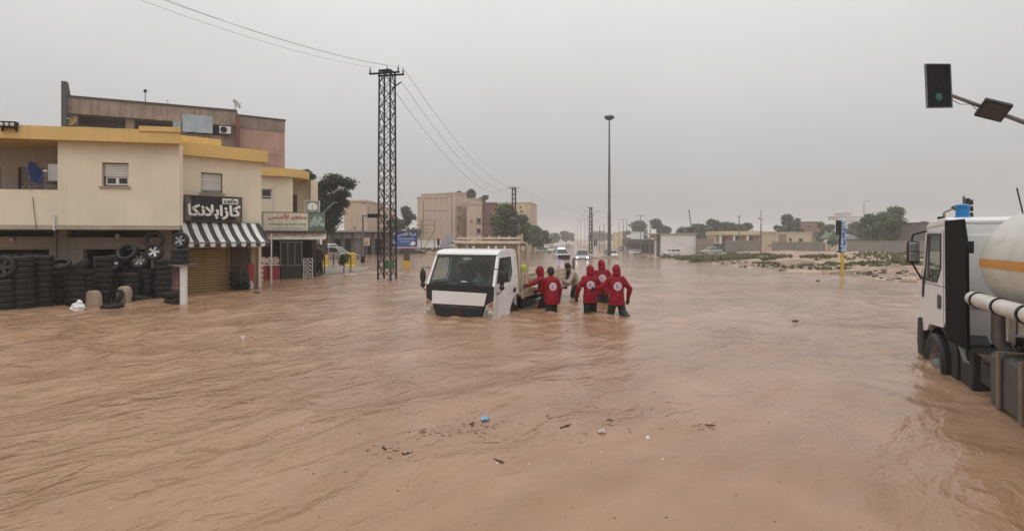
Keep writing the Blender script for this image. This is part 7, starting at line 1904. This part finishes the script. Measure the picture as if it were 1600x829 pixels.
t = thing('traffic_signal', 'grey traffic-light gantry with a dark signal over the flooded side road', 'traffic light', (X, Y, -.5))
Ht = gz(337, Y) + .5; xa = gx(606, Y) - X
q = MB(); q.cyl((0, 0, 0), (0, 0, Ht), .10, .08, 10); q.build('post', M['steel_grey'], t, smooth=True); q = MB(); q.cyl((-.05, 0, Ht), (xa, 0, Ht), .06, .05, 8); q.build('arm', M['steel_grey'], t, smooth=True)
q = MB(); q.box(-.14, .14, -.14, .14, .3, 1.05); q.build('control_box', M['steel_black'], t)
xs_ = gx(584, Y) - X; hd = signal_head(t, Vector((xs_, -.08, Ht)), Matrix.Rotation(R(90), 3, 'Y'), .95, back=False)
q = MB(); q.tube([(gx(575, Y) - X, 0, Ht), (gx(576, Y) - X, 0, Ht + .7), (gx(570, Y) - X, 0, Ht + 1.0)], .02, 6); q.box(gx(566, Y) - X, gx(571, Y) - X, -.06, .06, Ht + .98, Ht + 1.08); q.build('camera_arm', M['steel_grey'], t)
# pole signs beyond
t = thing('road_sign', 'small square sign on a post behind the traffic-light gantry', 'sign', (gx(573, 58), 58, -.4)); q = MB(); q.cyl((0, 0, 0), (0, 0, 2.3), .05, n=8); q.build('post', M['steel_grey'], t); q = MB(); q.box(-.4, .35, -.06, -.02, 1.6, 2.45); q.build('panel', M['beige_far'], t); q = MB(); q.prism([(-.2, 1.75), (.15, 1.75), (-.02, 2.05)], -.07, -.061, 'y'); q.build('mark', M['brick_far'], t)
X, Y = gx(930.5, 89.5), 89.5
t = thing('pedestrian_signal', 'dark oval signal head on a white post at the median tip', 'traffic light', (X, Y, med_z(Y) + .1))
zc = gz(379, Y) - med_z(Y) - .1
q = MB(); q.cyl((0, 0, 0), (0, 0, zc), .09, n=10); q.build('post', M['frame_white'], t); q = MB(); q.ell((0, -.03, zc), (.28, .14, .6), 16, 10); hd = q.build('signal_head', M['steel_black'], t, smooth=True); q = MB(); q.box(-.035, .035, -.19, -.15, zc - .36, zc + .36); q.build('lens_strip', M['lens'], hd)
pw_ = on_ground(1316, 429); X, Y = pw_.x, pw_.y
t = thing('wrapped_signal', 'traffic signal wrapped in pale blue plastic on a yellow post', 'traffic light', (X, Y, gzs(X, Y)), R(-6)); zg = gzs(X, Y)
zb_, zt = gz(393, Y) - zg, gz(344, Y) - zg
q = MB(); q.cyl((0, 0, -.3), (0, 0, zb_ + .1), .085, n=12); q.build('post', m_yel, t, smooth=True)
q = MB(); q.box(-.30, -.12, -.16, .12, zb_ + .95, zt - .02); q.box(-.26, -.1, -.12, .1, zb_ - .04, zb_ + .04); q.box(-.16, -.1, -.05, .05, zb_ - .04, zb_ + 1.0); q.build('signal_back', M['steel_black'], t)
q = MB(); 
for k in range(9): q.ell((.04 + .015 * math.sin(k * 2.2), 0, zb_ + .08 + (zt - zb_ - .16) * k / 8), (.16 + .02 * math.sin(k * 1.7), .17, .18))
wm = mat('blue_plastic_wrap', (.34, .46, .66), .35, .2, 3); link('plastic_wrap', remesh(q, .02, 2, .04, 5), wm, t)
for (dx, z0, z1, w) in ((.02, .35, .75, .05), (-.03, .8, 1.15, .04), (.05, 1.1, 1.4, .04)):
    q = MB(); q.tube([(dx, -.19, zb_ + z0), (dx + .03, -.20, zb_ + (z0 + z1) / 2), (dx - .02, -.185, zb_ + z1)], [w * .5, w, w * .4], 7); q.build('wrap_print', mat('deep_blue_print', (.05, .11, .42), .4) if 'deep_blue_print' not in bpy.data.materials else bpy.data.materials['deep_blue_print'], t)
# overhead signal near right
Yn = 13.0; c1 = pt(1461, 136, Yn); c2 = pt(1552, 172, Yn); post = Vector((16.2, 13.4, -.5))
t = thing('overhead_signal', 'overhead traffic signal with lit green lens on a long slanting arm above the tanker', 'traffic light', post)
Lc = lambda v: Vector(v) - post
q = MB(); aL = Lc(pt(1470, 143, Yn + .2)); aR = Vector((0, 0, Lc(pt(1600, 192, Yn + .2)).z - .8)); q.tube([aR + Vector((0, 0, -.6)), aR, Lc(pt(1600, 191, Yn + .2)), aL], [.09, .075, .055, .038], 10); q.build('arm', M['steel_grey'], t, smooth=True)
q = MB(); q.cyl((0, 0, 0), aR, .14, .11, 12); q.build('post', M['steel_grey'], t, smooth=True)
rot1 = Matrix.Rotation(R(10), 3, 'Z') @ Matrix.Rotation(R(-3), 3, 'Y')
signal_head(t, Lc(c1), rot1, .84, lit=2, flush=True)
rot2 = Matrix.Rotation(R(-40), 3, 'Z') @ Matrix.Rotation(R(38), 3, 'X') @ Matrix.Rotation(R(28), 3, 'Y')
q = MB(); q.obox(Lc(c2), (.56, .12, .46), rot2); bx_ = q.build('flood_lamp', M['steel_black'], t, bevel=.015)
q = MB(); q.obox(Lc(c2) + rot2 @ Vector((0, -.063, 0)), (.48, .006, .38), rot2); q.build('lamp_glass', M['glass_dark'], bx_)
q = MB(); q.obox(Lc(c2) + rot2 @ Vector((0, .12, .08)), (.3, .14, .12), rot2); q.build('ballast', M['steel_grey'], bx_)
q = MB(); q.tube([Lc(pt(1484, 154, Yn)), Lc(pt(1500, 163, Yn)), Lc(pt(1517, 163, Yn)), Lc(pt(1531, 176, Yn))], .008, 5); q.build('cable', M['steel_black'], t)
# far signal behind tanker
Yf = 27.0; post = Vector((gx(1475, Yf), Yf, gzs(gx(1475, Yf), Yf)))
t = thing('overhead_signal', 'far traffic signal on a bent arm rising behind the tanker cab', 'traffic light', post)
q = MB(); q.tube([(0, 0, -.3), (0, 0, gz(334, Yf) - post.z), Lc(pt(1478, 331, Yf)), Lc(pt(1506, 319, Yf))], [.07, .06, .05, .035], 8) if False else q.tube([Vector((0, 0, -.3)), Vector((0, 0, gz(333, Yf) - post.z)), pt(1477, 331, Yf) - post, pt(1507, 319, Yf) - post], [.07, .06, .05, .035], 8); q.build('post', M['steel_grey'], t, smooth=True)
signal_head(t, pt(1511, 326, Yf) - post, Matrix.Rotation(R(55), 3, 'Z') @ Matrix.Rotation(R(4), 3, 'Y'), 1.0)
rot2 = Matrix.Rotation(R(20), 3, 'Y') @ Matrix.Rotation(R(-30), 3, 'X')
q = MB(); q.obox(pt(1495, 326, Yf) - post, (.45, .2, .12), rot2); q.build('flood_lamp', M['steel_black'], t, bevel=.02)
# blue billboard on a stout post
X, Y = gx(632, 38), 38
t = thing('billboard', 'blue advertising billboard with white lettering on a stout yellow-footed post', 'billboard', (X, Y, -.5), R(6))
w = 39 / FPX * Y; z0, z1 = gz(388, Y) + .5, gz(361, Y) + .5
q = MB(); q.box(-w / 2, w / 2, -.08, .08, z0, z1); pn = q.build('panel', mat('blue_print', (.03, .05, .17), .45, .25, 2), t)
q = MB(); q.box(-w / 2, w / 2, -.086, -.081, z0, z0 + .13); q.build('pink_strip', mat('pink_print', (.50, .36, .42), .5), pn)
q = MB(); q.box(-w / 2 + .35, w / 2 - .12, -.085, -.081, z0 + .18, z1 - .42); q.build('mid_blue_field', mat('mid_blue', (.06, .14, .40), .5), pn)
lettering('headline', 'شركة القدس', M['text_white'], pn, -w / 2 + .42, w / 2 - .06, z1 - .38, z1 - .06, -.085, .012, .008)
lettering('line', 'للسيراميك والمواد الصحية', M['text_white'], pn, -w / 2 + .45, w / 2 - .2, z1 - .60, z1 - .44, -.09, .008, .006)
lettering('line', 'خدمات التركيب', M['text_white'], pn, -w / 2 + .55, w / 2 - .5, z1 - .78, z1 - .64, -.09, .008, .006)
q = MB(); q.lathe([(.06, 0), (.13, 0), (.13, .01), (.06, .01)], 18, Matrix.Translation((-w / 2 + .2, -.085, z1 - .24)) @ Matrix.Rotation(R(90), 4, 'X'), closed=True); q.build('round_mark', M['text_white'], pn)
q = MB(); q.prism([(w / 2 - .5, z0 + .25), (w / 2 - .2, z0 + .2), (w / 2 - .08, z0 + .42), (w / 2 - .35, z0 + .52)], -.092, -.086, 'y'); q.build('tile_picture', M['text_white'], pn)
q = MB(); q.prism([(-w / 2 + .06, z0 + .38), (-w / 2 + .3, z0 + .32), (-w / 2 + .34, z0 + .6), (-w / 2 + .1, z0 + .62)], -.092, -.086, 'y'); q.build('tile_picture', M['text_white'], pn)
q = MB(); q.box(-.05, .35, -.12, .2, .5, z0 + .02); q.build('post', mat('brown_post', (.10, .07, .05), .8, .2, 3), t); q = MB(); q.box(-.07, .37, -.14, .22, -.1, .95); q.build('yellow_foot', m_yel, t)
for k in range(3): q = MB(); x = -.1 + .3 * k; q.beam((x, 0, z1), (x + .1, -.3, z1 + .2), .03); q.ell((x + .12, -.34, z1 + .2), .06, 8, 6); q.build('lamp', M['steel_black'], t)
# bare steel frame for a hoarding
X, Y = gx(650, 70), 70
t = thing('hoarding_frame', 'bare steel hoarding frame with diagonal struts before the pink block', 'frame', (X, Y, .0)); zz = lambda py: gz(py, Y); xx = lambda px: gx(px, Y) - X
for px, y0, y1 in ((658, 344, 394), (679, 345, 356), (679, 372, 394)): q = MB(); q.beam((xx(px), 0, zz(y1)), (xx(px), 0, zz(y0)), .09); q.build('upright', M['wood_pole'], t)
for y in (344, 352, 358, 363): q = MB(); q.beam((xx(650), -.05, zz(y)), (xx(680 if y != 352 else 679), -.05, zz(y)), .06); q.build('rail', M['wood_pole'], t)
q = MB(); q.beam((xx(659), .1, zz(393)), (xx(680), .1, zz(358)), .07); q.build('strut', M['wood_pole'], t); q = MB(); q.beam((xx(650), .1, zz(366)), (xx(660), .1, zz(355)), .06); q.build('strut', M['wood_pole'], t)
t = thing('street_sign', 'dark upright oval sign post beside the hoarding frame', 'sign', (gx(685, 66), 66, -.2)); q = MB(); q.cyl((0, 0, 0), (0, 0, 2.2), .05, n=8); q.build('post', M['steel_grey'], t); q = MB(); q.ell((0, -.04, gz(378, 66) + .2), (.17, .06, .5), 14, 9); q.build('panel', M['steel_black'], t, smooth=True)
px_b = thing('signboard', 'lilac and white shop signboard stack below the pink block', 'sign', (gx(697, 82), 82, 0)); 
for k, (y0, y1, dx) in enumerate(((366, 373, .4), (374, 380, -.1), (381, 386, -.3))):
    q = MB(); q.box(-.6 + dx, .9 + dx, 0, .1, gz(y1, 82), gz(y0, 82)); q.build('panel', mat('lilac%d' % k, (.40 - .04 * k, .36, .42), .6, .2, 3), px_b)
q = MB(); q.cyl((.2, .12, -.5), (.2, .12, 2.4), .06, n=6); q.build('post', M['steel_grey'], px_b)

# ------------------------------------------------------------------ weeds, rubble, bank clutter
def scatter_weeds(name, label, pts, h, n_blade, seed, mt):
    rng = random.Random(seed); q = MB()
    for (x, y) in pts:
        z = gzs(x, y)
        for _ in range(n_blade):
            a = rng.uniform(0, 2 * PI); r_ = rng.uniform(0, .22); hh = h * rng.uniform(.45, 1.1); w = .028 + .03 * rng.random(); bx, by = x + r_ * math.cos(a), y + r_ * math.sin(a); l_ = rng.uniform(.05, .3)
            dx, dy = math.cos(a) * l_ * hh, math.sin(a) * l_ * hh; px_, py_ = -math.sin(a) * w, math.cos(a) * w
            q.add([(bx - px_, by - py_, z - .03), (bx + px_, by + py_, z - .03), (bx + dx * .5 + px_ * 1.3, by + dy * .5 + py_ * 1.3, z + hh * .6), (bx + dx * 1.5, by + dy * 1.5, z + hh), (bx + dx * .5 - px_ * 1.3, by + dy * .5 - py_ * 1.3, z + hh * .6)], [(0, 1, 2, 4), (4, 2, 3)])
    return tag(q.build(name, mt, fix=False), label, 'weeds', kind='stuff')
rng = np.random.default_rng(5)
def bank_pts(n_, y0, y1, d0, d1, thr=.5, seed=9):
    out = []
    while len(out) < n_:
        y = rng.uniform(y0, y1); x = np.interp(y, EDGE_Y, EDGE_X) + rng.uniform(d0, d1)
        if float(vnoise(np.array(x), np.array(y), .45, seed)) > thr: out.append((float(x), float(y)))
    return out
scatter_weeds('weeds', 'low green weeds covering the bank before the parked cars', bank_pts(1300, 54, 104, .8, 15, .52), .42, 9, 3, M['grass'])
scatter_weeds('weeds', 'sparse weeds and scrub on the sandy bank by the wrapped signal', bank_pts(420, 26, 54, 1.2, 14, .56), .26, 8, 4, M['grass'])
scatter_weeds('weeds', 'green weeds along the foot of the long grey wall', [(gx(px, Y), Y) for px, Y in ((rng.uniform(1335, 1445), rng.uniform(40, 76)) for _ in range(360)) if float(vnoise(np.array(gx(px, Y)), np.array(Y), .4, 21)) > .5], .30, 8, 5, M['grass'])
scatter_weeds('weeds', 'scrubby weeds on the verge below the pink block', [(rng.uniform(-17, 1), rng.uniform(76, 82)) for _ in range(260)], .5, 7, 6, M['grass'])
scatter_weeds('weeds', 'low shrubs along the median strip', [(med_x(y) + rng.uniform(-.8, .8), y) for y in rng.uniform(90, 260, 240)], .7, 8, 7, M['grass'])
q = MB()
for (x, y) in bank_pts(1500, 24, 85, -.6, 8, .40, 31):
    s = .03 + .13 * rng.random() ** 3; z = gzs(x, y); q.ell((x, y, z + s * .2), (s * (1 + rng.random()), s * (.8 + rng.random() * .6), s * .7), 6, 4)
tag(q.build('rubble', mat('rubble', (.34, .28, .22), .9, .5, .9, world_space=True), fix=False), 'loose stones and rubble strewn along the bank', 'rubble', kind='stuff')
q = MB()
for (x, y) in bank_pts(220, 24, 60, -.3, 5, .5, 33):
    s = .05 + .10 * rng.random(); z = gzs(x, y); q.ell((x, y, z + s * .2), (s * 1.4, s, s * .5), 6, 4)
tag(q.build('litter', mat('dark_litter', (.05, .045, .04), .8, .6, 2, world_space=True), fix=False), 'dark scraps of litter along the waterline of the bank', 'litter', kind='stuff')

# ------------------------------------------------------------------ things floating on the flood
def wz(p): return float(water_z(np.array([p[0]]), np.array([p[1]]))[0])
def float_item(name, label, px, py, build, mt, rz=0.0, cat='litter'):
    p = on_ground(px, py, True); q = MB(); build(q)
    return tag(q.build(name, mt, loc=(p.x, p.y, wz(p) + .008), rz=rz, smooth=True), label, cat)
def crumple(q, r_, h, seed, n_=7):
    rr = random.Random(seed)
    for k in range(n_): q.ell((rr.uniform(-.5, .5) * r_, rr.uniform(-.5, .5) * r_, h * .3), (r_ * rr.uniform(.4, .7), r_ * rr.uniform(.3, .6), h * rr.uniform(.5, 1)), 9, 6)
p = on_plane(758, 656); q = MB(); crumple(q, .045, .03, 3); link_o = link('plastic_wrapper', remesh(q, .006, 1, .012, 40), mat('blue_white_wrapper', (.22, .42, .60), .35, .6, 45), loc=(p.x, p.y, wz(p) + .012)); tag(link_o, 'crumpled blue and white plastic wrapper floating among fine twigs', 'wrapper')
p = on_plane(940, 681); q = MB(); crumple(q, .04, .025, 5); tag(link('plastic_cup', remesh(q, .006, 1, .01, 40), mat('grey_plastic_scrap', (.48, .42, .38), .3, .2, 30), loc=(p.x, p.y, wz(p) + .012)), 'pale grey plastic scrap floating past the wrapper', 'scrap')
float_item('stick', 'pale stick floating below the blue wrapper', 769, 695, lambda q: q.tube([(-.075, 0, 0), (0, .004, .004), (.075, -.004, 0)], .006, 6), mat('pale_wood', (.55, .42, .29), .8, .2, 20), R(10), 'stick')
float_item('bottle_cap', 'small white cap floating near the pale grey scrap', 1012, 689, lambda q: q.lathe([(0, .012), (.016, .012), (.018, 0), (.018, -.008)], 14), M['text_white'], 0, 'cap')
float_item('rubber_ring', 'dull red ring floating near the wrapper', 660, 679, lambda q: q.tube([(.03 * math.cos(t), .02 * math.sin(t), 0) for t in np.linspace(0, 2 * PI, 15)], .005, 6, False), mat('dull_red', (.26, .11, .09), .6), 0, 'ring')
def twigs(seed):
    def f(q):
        rr = random.Random(seed); pts = [(0, 0, .0)]
        for k in range(6): pts.append((pts[-1][0] + rr.uniform(.0, .035), pts[-1][1] + rr.uniform(-.03, .03), rr.uniform(-.004, .006)))
        q.tube(pts, [.005, .008, .006, .009, .005, .006, .003], 6)
    return f
dk = mat('dark_twig', (.055, .04, .035), .8, .3, 20)
for i, (px, py, lab) in enumerate(((602, 706, 'dark knotted twig floating beside the short black one'), (628, 717, 'short black twig beside the knotted one'), (740, 668, 'fine dark twigs around the blue wrapper'), (788, 732, 'tiny dark twig below the pale stick'), (956, 662, 'dark twig beyond the grey scrap'), (1103, 672, 'branched dark twig floating apart from the other litter'), (875, 678, 'thin dark twig between the wrapper and grey scrap'))):
    float_item('twig', lab, px, py, twigs(i + 3), dk, rng.uniform(0, 3), 'twig')
float_item('floating_lump', 'dark lump floating in open water before the tanker', 1242, 505, lambda q: (q.ell((0, 0, 0), (.07, .05, .035), 10, 7), q.ell((.05, .02, .01), (.05, .03, .02), 8, 6)), dk, 0, 'debris')
float_item('floating_lump', 'tiny dark lump floating off the bank by the yellow post', 1278, 439, lambda q: (q.ell((0, 0, 0), (.10, .07, .05), 10, 7), q.ell((.06, .02, .01), (.06, .04, .03), 8, 6)), dk, 0, 'debris')
float_item('floating_lump', 'dark floating clump before the striped awning', 399, 459, lambda q: (q.ell((0, 0, 0), (.10, .07, .04), 10, 7), q.ell((.09, .02, .01), (.08, .04, .03), 8, 6)), dk, 0, 'debris')
float_item('foam_cup', 'small white cup floating in open water past the café', 380, 531, lambda q: q.lathe([(0, -.02), (.03, -.02), (.04, .05), (.034, .05), (.026, -.01)], 14), M['text_white'], 0, 'cup')
q = MB(); q2 = MB()
for k in range(150):
    py = 560 + 265 * rng.random(); px = rng.normal(840, 330); p = on_plane(px, py); s = .0022 + .0045 * rng.random() ** 2
    (q if k % 3 else q2).ell((p.x, p.y, wz(p) + .001), (s * (1 + 1.5 * rng.random()), s, s * .6), 6, 4)
for (cx_, cy_, n_, sp_) in ((745, 668, 34, 22), (605, 708, 14, 16), (880, 665, 22, 45), (1102, 672, 12, 14), (670, 680, 14, 25), (1000, 640, 12, 60)):
    for _ in range(n_):
        p = on_plane(rng.normal(cx_, sp_), rng.normal(cy_, sp_ * .35)); a = rng.uniform(0, PI); L_ = rng.uniform(.008, .035); z = wz(p) + .001
        q.tube([(p.x - L_ * math.cos(a), p.y - L_ * math.sin(a), z), (p.x + .004, p.y, z + .002), (p.x + L_ * math.cos(a + .3), p.y + L_ * math.sin(a + .3), z)], .0022, 4)
tag(q.build('specks', dk, fix=False), 'dark specks of plant debris drifting on the flood', 'debris', kind='stuff')
tag(q2.build('specks', M['text_white'], fix=False), 'pale specks of foam and straw drifting on the flood', 'debris', kind='stuff')

# ------------------------------------------------------------------ rain haze
m = bpy.data.materials.new('rain_haze'); m.use_nodes = True; n = m.node_tree.nodes; l = m.node_tree.links; n.clear()
o_ = n.new('ShaderNodeOutputMaterial'); v_ = n.new('ShaderNodeVolumePrincipled')
v_.inputs['Color'].default_value = (.95, .945, .94, 1); v_.inputs['Density'].default_value = .0012; v_.inputs['Anisotropy'].default_value = .2
l.new(v_.outputs[0], o_.inputs['Volume'])
q = MB(); q.box(-905, 905, -65, 1505, -4.2, 24.0)
tag(q.build('haze', m), 'thin grey rain haze filling the air', 'haze', kind='stuff')

bpy.data.scenes.remove(WORKBENCH)
